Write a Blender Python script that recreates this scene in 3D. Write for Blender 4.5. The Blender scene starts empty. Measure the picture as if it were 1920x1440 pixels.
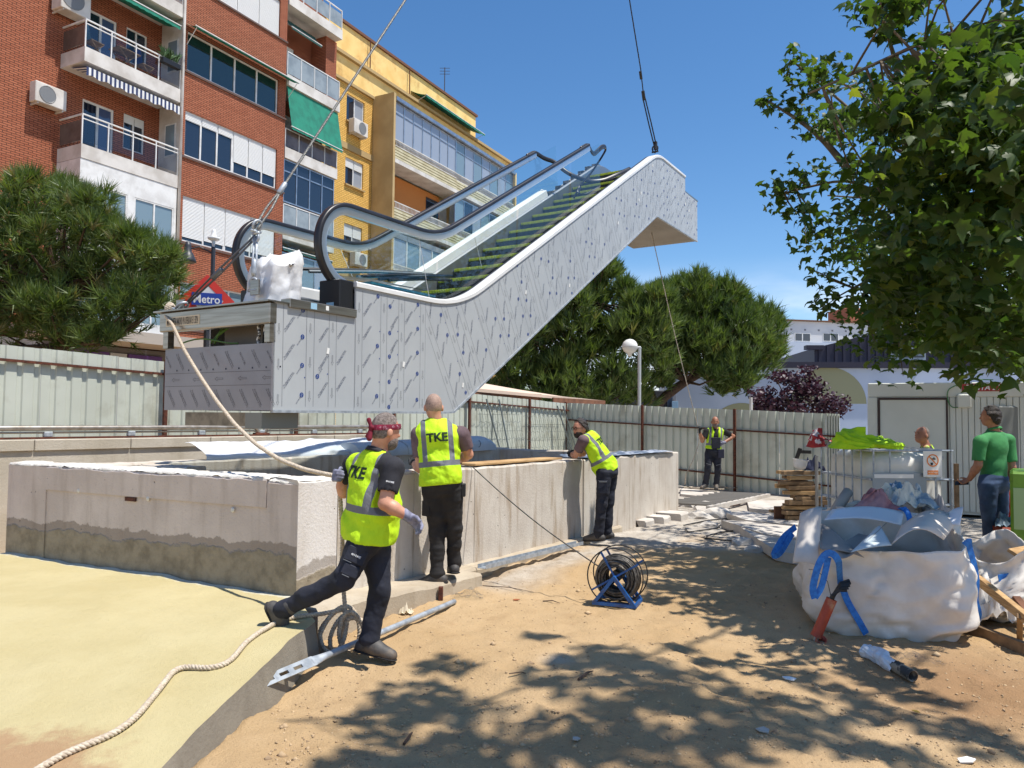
import bpy, bmesh, math, random
import numpy as np
from mathutils import Vector, Matrix
random.seed(7)
RNG = np.random.default_rng(7)
scene = bpy.context.scene
COL = scene.collection

# ------------------------------------------------------------------ camera
CAM_H, CAM_F, CAM_ROLL = 1.65, 1420.0, 0.010
CAM_P = math.atan(65.0 / CAM_F)
FW = np.array([0, math.cos(CAM_P), math.sin(CAM_P)])
UP0 = np.array([0, -math.sin(CAM_P), math.cos(CAM_P)])
RT0 = np.array([1.0, 0, 0])
RT = math.cos(CAM_ROLL) * RT0 + math.sin(CAM_ROLL) * UP0
UP = -math.sin(CAM_ROLL) * RT0 + math.cos(CAM_ROLL) * UP0
CAM_C = np.array([0, 0, CAM_H])
cd = bpy.data.cameras.new('camera')
cd.sensor_width = 36.0
cd.lens = CAM_F / 1920.0 * 36.0
cd.clip_start = 0.05
cd.clip_end = 2000.0
cam = bpy.data.objects.new('camera', cd)
COL.objects.link(cam)
cam.matrix_world = Matrix(((RT[0], UP[0], -FW[0], 0), (RT[1], UP[1], -FW[1], 0), (RT[2], UP[2], -FW[2], CAM_H), (0, 0, 0, 1)))
scene.camera = cam
scene.render.resolution_x, scene.render.resolution_y = 1024, 768

# ------------------------------------------------------------------ sun, sky, exposure
SUN_EL = math.radians(68.0)
SUN_H = np.array([0.945, -0.327, 0.0]); SUN_H /= np.linalg.norm(SUN_H)     # horizontal direction towards the sun
SUN_D = SUN_H * math.cos(SUN_EL) + np.array([0, 0, math.sin(SUN_EL)])
sd = bpy.data.lights.new('sun', 'SUN')
sd.energy = 4.7
sd.angle = math.radians(0.53)
sd.color = (1.0, 0.955, 0.88)
sun = bpy.data.objects.new('sun', sd)
COL.objects.link(sun)
sun.rotation_euler = Vector((-SUN_D).tolist()).to_track_quat('-Z', 'Y').to_euler()
world = bpy.data.worlds.new('World')
scene.world = world
world.use_nodes = True
nt = world.node_tree
nt.nodes.clear()
wo = nt.nodes.new('ShaderNodeOutputWorld')
bg = nt.nodes.new('ShaderNodeBackground')
sky = nt.nodes.new('ShaderNodeTexSky')
sky.sky_type = 'NISHITA'
sky.sun_disc = False
sky.sun_elevation = SUN_EL
sky.sun_rotation = math.atan2(SUN_H[0], SUN_H[1])
sky.altitude = 650
sky.air_density = 1.0
sky.dust_density = 0.35
sky.ozone_density = 2.0
bg.inputs['Strength'].default_value = 0.15
# thin summer clouds low over the horizon, all the way round
tc = nt.nodes.new('ShaderNodeTexCoord')
mp = nt.nodes.new('ShaderNodeMapping'); mp.inputs['Scale'].default_value = (1.0, 1.0, 3.6); mp.inputs['Location'].default_value = (0.7, 1.9, 0.1)
ns = nt.nodes.new('ShaderNodeTexNoise'); ns.inputs['Scale'].default_value = 3.4; ns.inputs['Detail'].default_value = 7; ns.inputs['Roughness'].default_value = 0.55
sx = nt.nodes.new('ShaderNodeSeparateXYZ')
r1 = nt.nodes.new('ShaderNodeMapRange'); r1.interpolation_type = 'SMOOTHSTEP'
r1.inputs[1].default_value = 0.36; r1.inputs[2].default_value = 0.66
r2 = nt.nodes.new('ShaderNodeMapRange'); r2.interpolation_type = 'SMOOTHSTEP'
r2.inputs[1].default_value = 0.21; r2.inputs[2].default_value = 0.10
mu = nt.nodes.new('ShaderNodeMath'); mu.operation = 'MULTIPLY'
mu2 = nt.nodes.new('ShaderNodeMath'); mu2.operation = 'MULTIPLY'; mu2.inputs[1].default_value = 0.8
mx = nt.nodes.new('ShaderNodeMix'); mx.data_type = 'RGBA'
mx.inputs['B'].default_value = (6.2, 6.4, 6.9, 1)
L = nt.links.new
L(tc.outputs['Generated'], mp.inputs['Vector']); L(mp.outputs[0], ns.inputs['Vector'])
L(tc.outputs['Generated'], sx.inputs[0]); L(sx.outputs['Z'], r2.inputs[0]); L(ns.outputs['Fac'], r1.inputs[0])
L(r1.outputs[0], mu.inputs[0]); L(r2.outputs[0], mu.inputs[1]); L(mu.outputs[0], mu2.inputs[0])
hs = nt.nodes.new('ShaderNodeHueSaturation'); hs.inputs['Saturation'].default_value = 1.24; hs.inputs['Value'].default_value = 0.84; L(sky.outputs[0], hs.inputs['Color'])
L(mu2.outputs[0], mx.inputs['Factor']); L(hs.outputs[0], mx.inputs['A']); L(mx.outputs['Result'], bg.inputs['Color'])
L(bg.outputs[0], wo.inputs['Surface'])
vs = scene.view_settings
vs.view_transform = 'Standard'; vs.look = 'None'; vs.exposure = 0.38; vs.gamma = 1.0; vs.use_curve_mapping = False
scene.cycles.use_denoising = True
scene.cycles.max_bounces = 7
scene.cycles.diffuse_bounces = 3
scene.cycles.glossy_bounces = 3
scene.cycles.transmission_bounces = 6
scene.cycles.transparent_max_bounces = 12
scene.cycles.caustics_reflective = False
scene.cycles.caustics_refractive = False

# ------------------------------------------------------------------ geometry helpers
def ray(px, py):
 return FW + (px - 960) / CAM_F * RT - (py - 720) / CAM_F * UP
def P(px, py, Y):
 d = ray(px, py); return CAM_C + d * (Y / d[1])
def G(px, py, z=0.0):
 d = ray(px, py); return CAM_C + d * ((z - CAM_H) / d[2])
def V3(*a): return np.array(a, float)
def nrm(v):
 v = np.asarray(v, float); return v / (np.linalg.norm(v) + 1e-12)

class FR:
 """local frame: origin o, axes a b c (rows)"""
 def __init__(s, o, a=(1, 0, 0), b=(0, 1, 0), c=(0, 0, 1)):
  s.o = np.asarray(o, float); s.m = np.array([a, b, c], float)
 def __call__(s, p): return s.o + np.asarray(p, float) @ s.m
def rotz_frame(o, ang):
 c, s = math.cos(ang), math.sin(ang)
 return FR(o, (c, s, 0), (-s, c, 0), (0, 0, 1))
def axis_frame(p0, p1, up=(0, 0, 1)):
 c = nrm(np.asarray(p1, float) - np.asarray(p0, float))
 up = np.asarray(up, float)
 if abs(c @ up) > 0.95: up = np.array([1.0, 0, 0])
 a = nrm(np.cross(up, c)); b = np.cross(c, a)
 return FR(p0, a, b, c)
ID = FR((0, 0, 0))

class MB:
 def __init__(s, f=ID):
  s.v = []; s.f = []; s.m = []; s.fr = f; s.mi = 0
 def add(s, pts, faces, fr=None, mi=None):
  fr = fr or s.fr
  n = len(s.v)
  s.v.extend(fr(np.asarray(pts, float)).tolist())
  for f in faces:
   s.f.append([i + n for i in f]); s.m.append(s.mi if mi is None else mi)
  return s
 def box(s, lo, hi, fr=None, mi=None):
  x0, y0, z0 = lo; x1, y1, z1 = hi
  return s.add([(x0, y0, z0), (x1, y0, z0), (x1, y1, z0), (x0, y1, z0), (x0, y0, z1), (x1, y0, z1), (x1, y1, z1), (x0, y1, z1)],
      [(0, 3, 2, 1), (4, 5, 6, 7), (0, 1, 5, 4), (1, 2, 6, 5), (2, 3, 7, 6), (3, 0, 4, 7)], fr, mi)
 def cbox(s, c, d, fr=None, mi=None):
  return s.box([c[i] - d[i] / 2 for i in range(3)], [c[i] + d[i] / 2 for i in range(3)], fr, mi)
 def bbox(s, lo, hi, b=0.01, fr=None, mi=None):
  """box with chamfered edges"""
  x0, y0, z0 = lo; x1, y1, z1 = hi
  pts = []; idx = {}
  for i, X in enumerate((x0, x1)):
   for j, Y in enumerate((y0, y1)):
    for k, Z in enumerate((z0, z1)):
     sx_, sy_, sz_ = (1 - 2 * i), (1 - 2 * j), (1 - 2 * k)
     for ax in range(3):
      p = [X + sx_ * b, Y + sy_ * b, Z + sz_ * b]; p[ax] = (X, Y, Z)[ax]
      idx[(i, j, k, ax)] = len(pts); pts.append(p)
  fs = []
  for ax in range(3):
   o = [a for a in range(3) if a != ax]
   for e in (0, 1):
    q = []
    for (a, c) in ((0, 0), (1, 0), (1, 1), (0, 1)):
     t = [0, 0, 0]; t[ax] = e; t[o[0]] = a; t[o[1]] = c
     q.append(idx[(t[0], t[1], t[2], ax)])
    fs.append(q if (e == 1) == (ax != 1) else q[::-1])
  for ax in range(3):            # edges along ax
   o = [a for a in range(3) if a != ax]
   for a in (0, 1):
    for c in (0, 1):
     t0 = [0, 0, 0]; t0[o[0]] = a; t0[o[1]] = c; t1 = list(t0); t1[ax] = 1
     q = [idx[(*t0, o[0])], idx[(*t1, o[0])], idx[(*t1, o[1])], idx[(*t0, o[1])]]
     fs.append(q)
  for i in (0, 1):
   for j in (0, 1):
    for k in (0, 1):
     fs.append([idx[(i, j, k, a)] for a in range(3)])
  return s.add(pts, fs, fr, mi)
 def poly(s, pts, fr=None, mi=None):
  return s.add(pts, [list(range(len(pts)))], fr, mi)
 def prism(s, poly, h0, h1, fr=None, mi=None):
  """polygon in local xy extruded along local z"""
  n = len(poly)
  pts = [(p[0], p[1], h0) for p in poly] + [(p[0], p[1], h1) for p in poly]
  fs = [list(range(n))[::-1], list(range(n, 2 * n))] + [(i, (i + 1) % n, n + (i + 1) % n, n + i) for i in range(n)]
  return s.add(pts, fs, fr, mi)
 def tube(s, path, r, n=8, caps=True, closed=False, mi=None, sq=None):
  path = np.asarray(path, float); k = len(path)
  rr = np.full(k, r, float) if np.isscalar(r) else np.asarray(r, float)
  tg = np.zeros_like(path)
  if closed:
   tg = np.roll(path, -1, 0) - np.roll(path, 1, 0)
  else:
   tg[1:-1] = path[2:] - path[:-2]; tg[0] = path[1] - path[0]; tg[-1] = path[-1] - path[-2]
  tg /= (np.linalg.norm(tg, axis=1)[:, None] + 1e-12)
  u = np.array([0, 0, 1.0])
  if abs(tg[0] @ u) > 0.9: u = np.array([1.0, 0, 0])
  pts = []
  for i in range(k):
   u = u - tg[i] * (u @ tg[i]); u = nrm(u)
   w = np.cross(tg[i], u)
   for j in range(n):
    a = 2 * math.pi * (j + 0.5) / n
    ca, sa = math.cos(a), math.sin(a)
    if sq: ca *= sq[0]; sa *= sq[1]
    pts.append(path[i] + rr[i] * (u * ca + w * sa))
  fs = []
  m = k if closed else k - 1
  for i in range(m):
   i2 = (i + 1) % k
   for j in range(n):
    j2 = (j + 1) % n
    fs.append((i * n + j, i * n + j2, i2 * n + j2, i2 * n + j))
  if caps and not closed:
   fs.append(list(range(n))[::-1]); fs.append(list(range((k - 1) * n, k * n)))
  return s.add(pts, fs, None, mi)
 def cyl(s, p0, p1, r, n=12, mi=None):
  fr = s.fr; s2 = [np.asarray(p0, float), np.asarray(p1, float)]
  return s.tube(s2, r, n, True, False, mi)
 def lathe(s, prof, n=16, fr=None, mi=None, a0=0, a1=2 * math.pi):
  full = abs(a1 - a0 - 2 * math.pi) < 1e-6
  k = n if full else n + 1
  pts = []
  for i in range(k):
   a = a0 + (a1 - a0) * i / n
   for (r, z) in prof: pts.append((r * math.cos(a), r * math.sin(a), z))
  m = len(prof); fs = []
  for i in range(n):
   i2 = (i + 1) % k
   for j in range(m - 1):
    fs.append((i * m + j, i2 * m + j, i2 * m + j + 1, i * m + j + 1))
  return s.add(pts, fs, fr, mi)
 def grid(s, fn, nu, nv, fr=None, mi=None):
  pts = [fn(i / nu, j / nv) for i in range(nu + 1) for j in range(nv + 1)]
  w = nv + 1
  return s.add(pts, [(i * w + j, (i + 1) * w + j, (i + 1) * w + j + 1, i * w + j + 1) for i in range(nu) for j in range(nv)], fr, mi)
 def raw(s, verts, faces, mi=None):
  n = len(s.v); s.v.extend(np.asarray(verts).tolist())
  for f in faces: s.f.append([int(i) + n for i in f]); s.m.append(s.mi if mi is None else mi)
  return s
 def build(s, name, mats, parent=None, smooth=False, origin=None):
  me = bpy.data.meshes.new(name)
  if parent is not None: o = np.array(parent['_o'])
  elif origin is not None: o = np.asarray(origin, float)
  else:
   a = np.array(s.v); o = (a.min(0) + a.max(0)) / 2; o[2] = a[:, 2].min()
  vv = (np.array(s.v) - o)
  me.from_pydata(vv.tolist(), [], s.f)
  if not isinstance(mats, (list, tuple)): mats = [mats]
  for m in mats: me.materials.append(m)
  if len(mats) > 1: me.polygons.foreach_set('material_index', s.m)
  if smooth: me.polygons.foreach_set('use_smooth', [True] * len(me.polygons))
  me.update()
  ob = bpy.data.objects.new(name, me)
  COL.objects.link(ob)
  if parent is not None:
   ob.parent = parent if not parent.get('_part') else parent
   ob['_o'] = o.tolist(); ob['_part'] = 1
  else:
   ob.location = o.tolist(); ob['_o'] = o.tolist()
  return ob
def smooth_by_angle(ob, deg=40):
 me = ob.data
 me.polygons.foreach_set('use_smooth', [True] * len(me.polygons))
 bm = bmesh.new(); bm.from_mesh(me)
 ca = math.radians(deg)
 for e in bm.edges:
  if len(e.link_faces) == 2 and e.calc_face_angle(0) > ca: e.smooth = False
 bm.to_mesh(me); bm.free()
 return ob
def recalc(ob):
 bm = bmesh.new(); bm.from_mesh(ob.data)
 bmesh.ops.recalc_face_normals(bm, faces=bm.faces); bm.to_mesh(ob.data); bm.free(); return ob
def tag(o, label=None, cat=None, group=None, kind=None):
 if label: o['label'] = label
 if cat: o['category'] = cat
 if group: o['group'] = group
 if kind: o['kind'] = kind
 return o
def thing(name, loc, label, cat, group=None):
 o = bpy.data.objects.new(name, None); COL.objects.link(o)
 o.empty_display_size = 0.2
 o.location = [float(x) for x in loc]; o['_o'] = [float(x) for x in loc]
 return tag(o, label, cat, group)
def array_mesh(name, verts, faces, mats, parent=None, mat_idx=None, attr=None, origin=None, smooth=False):
 """fast numpy mesh: faces is an (n,k) int array (or list of such arrays)"""
 verts = np.asarray(verts, np.float64)
 o = np.array(parent['_o']) if parent is not None else (np.asarray(origin, float) if origin is not None else np.array([verts[:, 0].mean(), verts[:, 1].mean(), verts[:, 2].min()]))
 fl = faces if isinstance(faces, list) else [faces]
 me = bpy.data.meshes.new(name)
 me.vertices.add(len(verts)); me.vertices.foreach_set('co', (verts - o).astype(np.float32).ravel())
 loops = np.concatenate([f.ravel() for f in fl]); tot = np.concatenate([np.full(len(f), f.shape[1]) for f in fl])
 me.loops.add(len(loops)); me.loops.foreach_set('vertex_index', loops.astype(np.int32))
 st = np.concatenate([[0], np.cumsum(tot)[:-1]])
 me.polygons.add(len(tot)); me.polygons.foreach_set('loop_start', st.astype(np.int32)); me.polygons.foreach_set('loop_total', tot.astype(np.int32))
 if not isinstance(mats, (list, tuple)): mats = [mats]
 for m in mats: me.materials.append(m)
 if mat_idx is not None: me.polygons.foreach_set('material_index', np.asarray(mat_idx, np.int32))
 if smooth: me.polygons.foreach_set('use_smooth', np.ones(len(tot), bool))
 me.update(calc_edges=True)
 if attr:
  for k, a in attr.items():
   a = np.asarray(a, np.float32)
   if a.ndim == 1:
    at = me.attributes.new(k, 'FLOAT', 'POINT'); at.data.foreach_set('value', a)
   else:
    at = me.attributes.new(k, 'FLOAT_VECTOR', 'POINT'); at.data.foreach_set('vector', a.ravel())
 ob = bpy.data.objects.new(name, me); COL.objects.link(ob)
 if parent is not None: ob.parent = parent; ob['_part'] = 1
 else: ob.location = o.tolist()
 ob['_o'] = o.tolist()
 return ob

# ------------------------------------------------------------------ numpy noise
def _hash(ix, iy, iz, seed):
 h = (ix * 374761393 + iy * 668265263 + iz * 2147483647 + seed * 1274126177) & 0xFFFFFFFF
 h = ((h ^ (h >> 13)) * 1274126177) & 0xFFFFFFFF
 return ((h ^ (h >> 16)) & 0xFFFF) / 65535.0
def vnoise(x, y, z=0.0, seed=0):
 x, y, z = np.broadcast_arrays(np.asarray(x, float), np.asarray(y, float), np.asarray(z, float))
 ix, iy, iz = np.floor(x).astype(np.int64), np.floor(y).astype(np.int64), np.floor(z).astype(np.int64)
 fx, fy, fz = x - ix, y - iy, z - iz
 fx, fy, fz = fx * fx * (3 - 2 * fx), fy * fy * (3 - 2 * fy), fz * fz * (3 - 2 * fz)
 r = 0
 for a in (0, 1):
  for b in (0, 1):
   for c in (0, 1):
    w = (fx if a else 1 - fx) * (fy if b else 1 - fy) * (fz if c else 1 - fz)
    r = r + w * _hash(ix + a, iy + b, iz + c, seed)
 return r * 2 - 1
def fbm(x, y, z=0.0, oct=4, seed=0, gain=0.5):
 r = 0; a = 1.0; f = 1.0
 for i in range(oct):
  r = r + a * vnoise(np.asarray(x) * f, np.asarray(y) * f, np.asarray(z) * f, seed + i * 17); a *= gain; f *= 2.03
 return r

# ------------------------------------------------------------------ text -> flat triangles
_tx = {}
def text_tris(s, res=2, bold=0.0, shear=0.0):
 """returns (verts Nx2 for cap height about 1, faces); centred"""
 key = (s, res, bold, shear)
 if key in _tx: return _tx[key]
 c = bpy.data.curves.new('t', 'FONT'); c.body = s; c.size = 1.0; c.resolution_u = res; c.offset = bold; c.shear = shear
 c.align_x = 'CENTER'
 o = bpy.data.objects.new('t', c)
 me = o.to_mesh()
 v = np.array([p.co[:2] for p in me.vertices]); f = [list(p.vertices) for p in me.polygons]
 o.to_mesh_clear(); bpy.data.objects.remove(o); bpy.data.curves.remove(c)
 if len(v):
  v = v - (v.max(0) + v.min(0)) / 2; h = np.ptp(v[:, 1]); v = v / 0.7
 _tx[key] = (v, f)
 return v, f
# ------------------------------------------------------------------ materials
_mats = {}
def srgb(r, g, b):
 f = lambda c: (c / 255) / 12.92 if c / 255 <= 0.04045 else ((c / 255 + 0.055) / 1.055) ** 2.4
 return (f(r), f(g), f(b))
def nn(t, typ, **kw):
 n = t.nodes.new(typ)
 for k, v in kw.items():
  if k.startswith('i_'):
   n.inputs[k[2:].replace('_', ' ')].default_value = v
  else: setattr(n, k, v)
 return n
def mixc(t, fac, a, b, mode='MIX'):
 m = t.nodes.new('ShaderNodeMix'); m.data_type = 'RGBA'; m.blend_type = mode; m.clamp_result = False
 for s, x in (('Factor', fac), ('A', a), ('B', b)):
  if hasattr(x, 'is_output'): t.links.new(x, m.inputs[s])
  elif s == 'Factor': m.inputs[s].default_value = x
  else: m.inputs[s].default_value = (*x[:3], 1)
 return m.outputs['Result']
def ramp(t, x, lo, hi, a=0.0, b=1.0, smooth=True):
 r = t.nodes.new('ShaderNodeMapRange')
 if smooth: r.interpolation_type = 'SMOOTHSTEP'
 t.links.new(x, r.inputs[0])
 for i, v in zip((1, 2, 3, 4), (lo, hi, a, b)): r.inputs[i].default_value = v
 return r.outputs[0]
def mth(t, op, a, b=None, c=None):
 m = t.nodes.new('ShaderNodeMath'); m.operation = op
 for i, x in enumerate((a, b, c)):
  if x is None: continue
  if hasattr(x, 'is_output'): t.links.new(x, m.inputs[i])
  else: m.inputs[i].default_value = x
 return m.outputs[0]
def noise(t, scale, detail=4, rough=0.55, vec=None, sc3=None, dist=0.0, off=None):
 n = t.nodes.new('ShaderNodeTexNoise'); n.inputs['Scale'].default_value = scale; n.inputs['Detail'].default_value = detail
 n.inputs['Roughness'].default_value = rough; n.inputs['Distortion'].default_value = dist
 v = vec
 if v is None:
  v = t.nodes.new('ShaderNodeTexCoord').outputs['Object']
 if sc3 or off:
  mp_ = t.nodes.new('ShaderNodeMapping'); mp_.inputs['Scale'].default_value = sc3 or (1, 1, 1); mp_.inputs['Location'].default_value = off or (0, 0, 0)
  t.links.new(v, mp_.inputs['Vector']); v = mp_.outputs[0]
 t.links.new(v, n.inputs['Vector'])
 return n.outputs['Fac']
def new_mat(name):
 m = bpy.data.materials.new(name); m.use_nodes = True
 t = m.node_tree; b = t.nodes['Principled BSDF']
 return m, t, b
def M(name, col, rough=0.6, metal=0.0, col2=None, vs=6.0, vdet=4, vlo=0.35, vhi=0.68, bump=None, bs=60.0, spec=None, sc3=None, coat=0.0, dirt=None, dsc=3.0, sheen=0.0):
 """base colour with noise variation, optional dirt patches, optional bump"""
 if name in _mats: return _mats[name]
 m, t, b = new_mat(name)
 c = None
 if col2 is not None:
  c = mixc(t, ramp(t, noise(t, vs, vdet, sc3=sc3), vlo, vhi), col, col2)
 if dirt is not None:
  d = ramp(t, noise(t, dsc, 6, 0.62, off=(7, 3, 1)), 0.52, 0.72)
  c = mixc(t, mth(t, 'MULTIPLY', d, 0.7), c if c is not None else col, dirt)
 if c is not None: t.links.new(c, b.inputs['Base Color'])
 else: b.inputs['Base Color'].default_value = (*col, 1)
 b.inputs['Roughness'].default_value = rough; b.inputs['Metallic'].default_value = metal
 if spec is not None: b.inputs['Specular IOR Level'].default_value = spec
 if coat: b.inputs['Coat Weight'].default_value = coat
 if sheen: b.inputs['Sheen Weight'].default_value = sheen
 if bump:
  bn = t.nodes.new('ShaderNodeBump'); bn.inputs['Strength'].default_value = bump; bn.inputs['Distance'].default_value = 0.02
  t.links.new(noise(t, bs, 5, 0.6), bn.inputs['Height']); t.links.new(bn.outputs[0], b.inputs['Normal'])
 _mats[name] = m
 return m
def bump_link(t, b, h, strength=0.5, dist=0.02):
 bn = t.nodes.new('ShaderNodeBump'); bn.inputs['Strength'].default_value = strength; bn.inputs['Distance'].default_value = dist
 t.links.new(h, bn.inputs['Height']); t.links.new(bn.outputs[0], b.inputs['Normal'])

# sandy ground --------------------------------------------------------------
m, t, b = new_mat('sand')
geo = t.nodes.new('ShaderNodeNewGeometry'); pos = geo.outputs['Position']
n1 = noise(t, 0.55, 5, 0.6, pos); n2 = noise(t, 5.0, 6, 0.65, pos); n3 = noise(t, 70.0, 4, 0.7, pos); n4 = noise(t, 320.0, 2, 0.6, pos)
c = mixc(t, ramp(t, n1, 0.3, 0.7), srgb(180, 150, 110), srgb(196, 168, 130))
c = mixc(t, mth(t, 'MULTIPLY', ramp(t, n2, 0.5, 0.78), 0.55), c, srgb(164, 134, 98))
c = mixc(t, mth(t, 'MULTIPLY', ramp(t, n3, 0.56, 0.72), 0.5), c, srgb(140, 114, 84))
c = mixc(t, mth(t, 'MULTIPLY', ramp(t, n4, 0.6, 0.75), 0.35), c, srgb(206, 188, 160))
at = t.nodes.new('ShaderNodeAttribute'); at.attribute_name = 'grey'
gc = mixc(t, ramp(t, n2, 0.35, 0.7), srgb(196, 188, 176), srgb(160, 150, 138))
gc = mixc(t, mth(t, 'MULTIPLY', ramp(t, n3, 0.5, 0.75), 0.6), gc, srgb(120, 110, 100))
c = mixc(t, at.outputs['Fac'], c, gc)
# burnt ash spot and dry earth by the plank
at2 = t.nodes.new('ShaderNodeAttribute'); at2.attribute_name = 'earth'
c = mixc(t, at2.outputs['Fac'], c, mixc(t, n2, srgb(128, 98, 70), srgb(170, 132, 96)))
t.links.new(c, b.inputs['Base Color']); b.inputs['Roughness'].default_value = 0.95; b.inputs['Specular IOR Level'].default_value = 0.15
h = mth(t, 'ADD', mth(t, 'MULTIPLY', n2, 0.9), mth(t, 'ADD', mth(t, 'MULTIPLY', n3, 0.35), mth(t, 'MULTIPLY', n4, 0.10)))
bump_link(t, b, h, 0.95, 0.035)
SAND = m
# cast concrete -------------------------------------------------------------
def concrete(name, c1, c2, stain, streak=0.5, holes=True, sc=1.0, z_damp=None):
 m, t, b = new_mat(name)
 pos = t.nodes.new('ShaderNodeNewGeometry').outputs['Position']
 a = noise(t, 1.6 * sc, 5, 0.6, pos); s = noise(t, 3.0, 5, 0.6, pos, sc3=(2.6, 2.6, 0.35)); f = noise(t, 45, 4, 0.7, pos)
 c = mixc(t, ramp(t, a, 0.3, 0.7), c1, c2)
 c = mixc(t, mth(t, 'MULTIPLY', ramp(t, s, 0.48, 0.72), streak), c, stain)
 c = mixc(t, mth(t, 'MULTIPLY', ramp(t, f, 0.55, 0.8), 0.3), c, [x * 0.55 for x in stain])
 h = mth(t, 'ADD', mth(t, 'MULTIPLY', f, 0.5), mth(t, 'MULTIPLY', a, 0.4))
 if holes:
  vo = t.nodes.new('ShaderNodeTexVoronoi'); vo.inputs['Scale'].default_value = 9.0
  t.links.new(pos, vo.inputs['Vector'])
  sel = ramp(t, noise(t, 2.4, 2, 0.5, pos), 0.5, 0.62)
  hole = mth(t, 'MULTIPLY', ramp(t, vo.outputs['Distance'], 0.10, 0.05), sel)
  c = mixc(t, mth(t, 'MULTIPLY', hole, 0.75), c, srgb(70, 62, 55))
  h = mth(t, 'SUBTRACT', h, mth(t, 'MULTIPLY', hole, 1.2))
 if z_damp is not None:
  sp = t.nodes.new('ShaderNodeSeparateXYZ'); t.links.new(pos, sp.inputs[0])
  edge = mth(t, 'ADD', sp.outputs['Z'], mth(t, 'MULTIPLY', noise(t, 2.2, 6, 0.62, pos), 0.34))
  d = ramp(t, edge, z_damp + 0.015, z_damp - 0.005)
  rend = mixc(t, ramp(t, noise(t, 7, 6, 0.65, pos), 0.35, 0.7), srgb(160, 148, 128), srgb(132, 121, 103))
  d2 = ramp(t, edge, z_damp + 0.09, z_damp + 0.075)
  c = mixc(t, mth(t, 'MULTIPLY', d2, 0.6), c, srgb(118, 104, 90))
  c = mixc(t, d, c, rend)
  h = mth(t, 'ADD', h, mth(t, 'MULTIPLY', d, mth(t, 'ADD', 0.5, noise(t, 16, 6, 0.7, pos))))
 t.links.new(c, b.inputs['Base Color']); b.inputs['Roughness'].default_value = 0.9; b.inputs['Specular IOR Level'].default_value = 0.25
 bump_link(t, b, h, 0.55, 0.02)
 _mats[name] = m
 return m
CONC = concrete('cast_concrete', srgb(210, 202, 190), srgb(192, 181, 168), srgb(156, 136, 112), 0.75)
CONC_S = concrete('cast_concrete_front', srgb(216, 202, 193), srgb(198, 184, 175), srgb(166, 150, 138), 0.4, True, 1.0, 0.70)
CONC_C = concrete('cast_concrete_end', srgb(222, 216, 210), srgb(208, 200, 192), srgb(184, 170, 152), 0.25, True, 1.0, 0.56)
CONC_F = concrete('footing_concrete', srgb(190, 178, 158), srgb(168, 154, 134), srgb(150, 132, 108), 0.3, False)
CONC_G = concrete('grey_render', srgb(142, 134, 120), srgb(120, 112, 100), srgb(104, 96, 84), 0.3, False)
STONE = concrete('coping_stone', srgb(205, 196, 180), srgb(186, 176, 158), srgb(165, 152, 132), 0.3, False)
RUBBLE = concrete('old_pavement', srgb(206, 200, 192), srgb(186, 178, 168), srgb(160, 150, 138), 0.2, False)
# pale yellow coated slab ----------------------------------------------------
m, t, b = new_mat('yellow_coating')
pos = t.nodes.new('ShaderNodeNewGeometry').outputs['Position']
n1 = noise(t, 1.2, 6, 0.62, pos); n2 = noise(t, 26, 5, 0.65, pos); n3 = noise(t, 190, 3, 0.7, pos)
c = mixc(t, ramp(t, n1, 0.3, 0.7), srgb(184, 170, 126), srgb(194, 181, 139))
c = mixc(t, mth(t, 'MULTIPLY', ramp(t, n2, 0.55, 0.8), 0.35), c, srgb(166, 154, 110))
c = mixc(t, mth(t, 'MULTIPLY', ramp(t, n3, 0.55, 0.75), 0.4), c, srgb(152, 140, 100))
at = t.nodes.new('ShaderNodeAttribute'); at.attribute_name = 'dust'
dn = mth(t, 'ADD', at.outputs['Fac'], mth(t, 'MULTIPLY', mth(t, 'SUBTRACT', noise(t, 6, 6, 0.7, pos), 0.5), 0.9))
c = mixc(t, ramp(t, dn, 0.38, 0.72), c, mixc(t, n2, srgb(176, 146, 112), srgb(158, 128, 96)))
at = t.nodes.new('ShaderNodeAttribute'); at.attribute_name = 'lime'
ln = mth(t, 'ADD', at.outputs['Fac'], mth(t, 'MULTIPLY', mth(t, 'SUBTRACT', noise(t, 9, 5, 0.7, pos), 0.5), 0.7))
c = mixc(t, ramp(t, ln, 0.45, 0.7), c, srgb(206, 202, 184))
t.links.new(c, b.inputs['Base Color']); b.inputs['Roughness'].default_value = 0.92; b.inputs['Specular IOR Level'].default_value = 0.2
bump_link(t, b, mth(t, 'ADD', mth(t, 'MULTIPLY', n2, 0.6), mth(t, 'MULTIPLY', n3, 0.4)), 0.7, 0.02)
YELLOW = m
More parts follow.
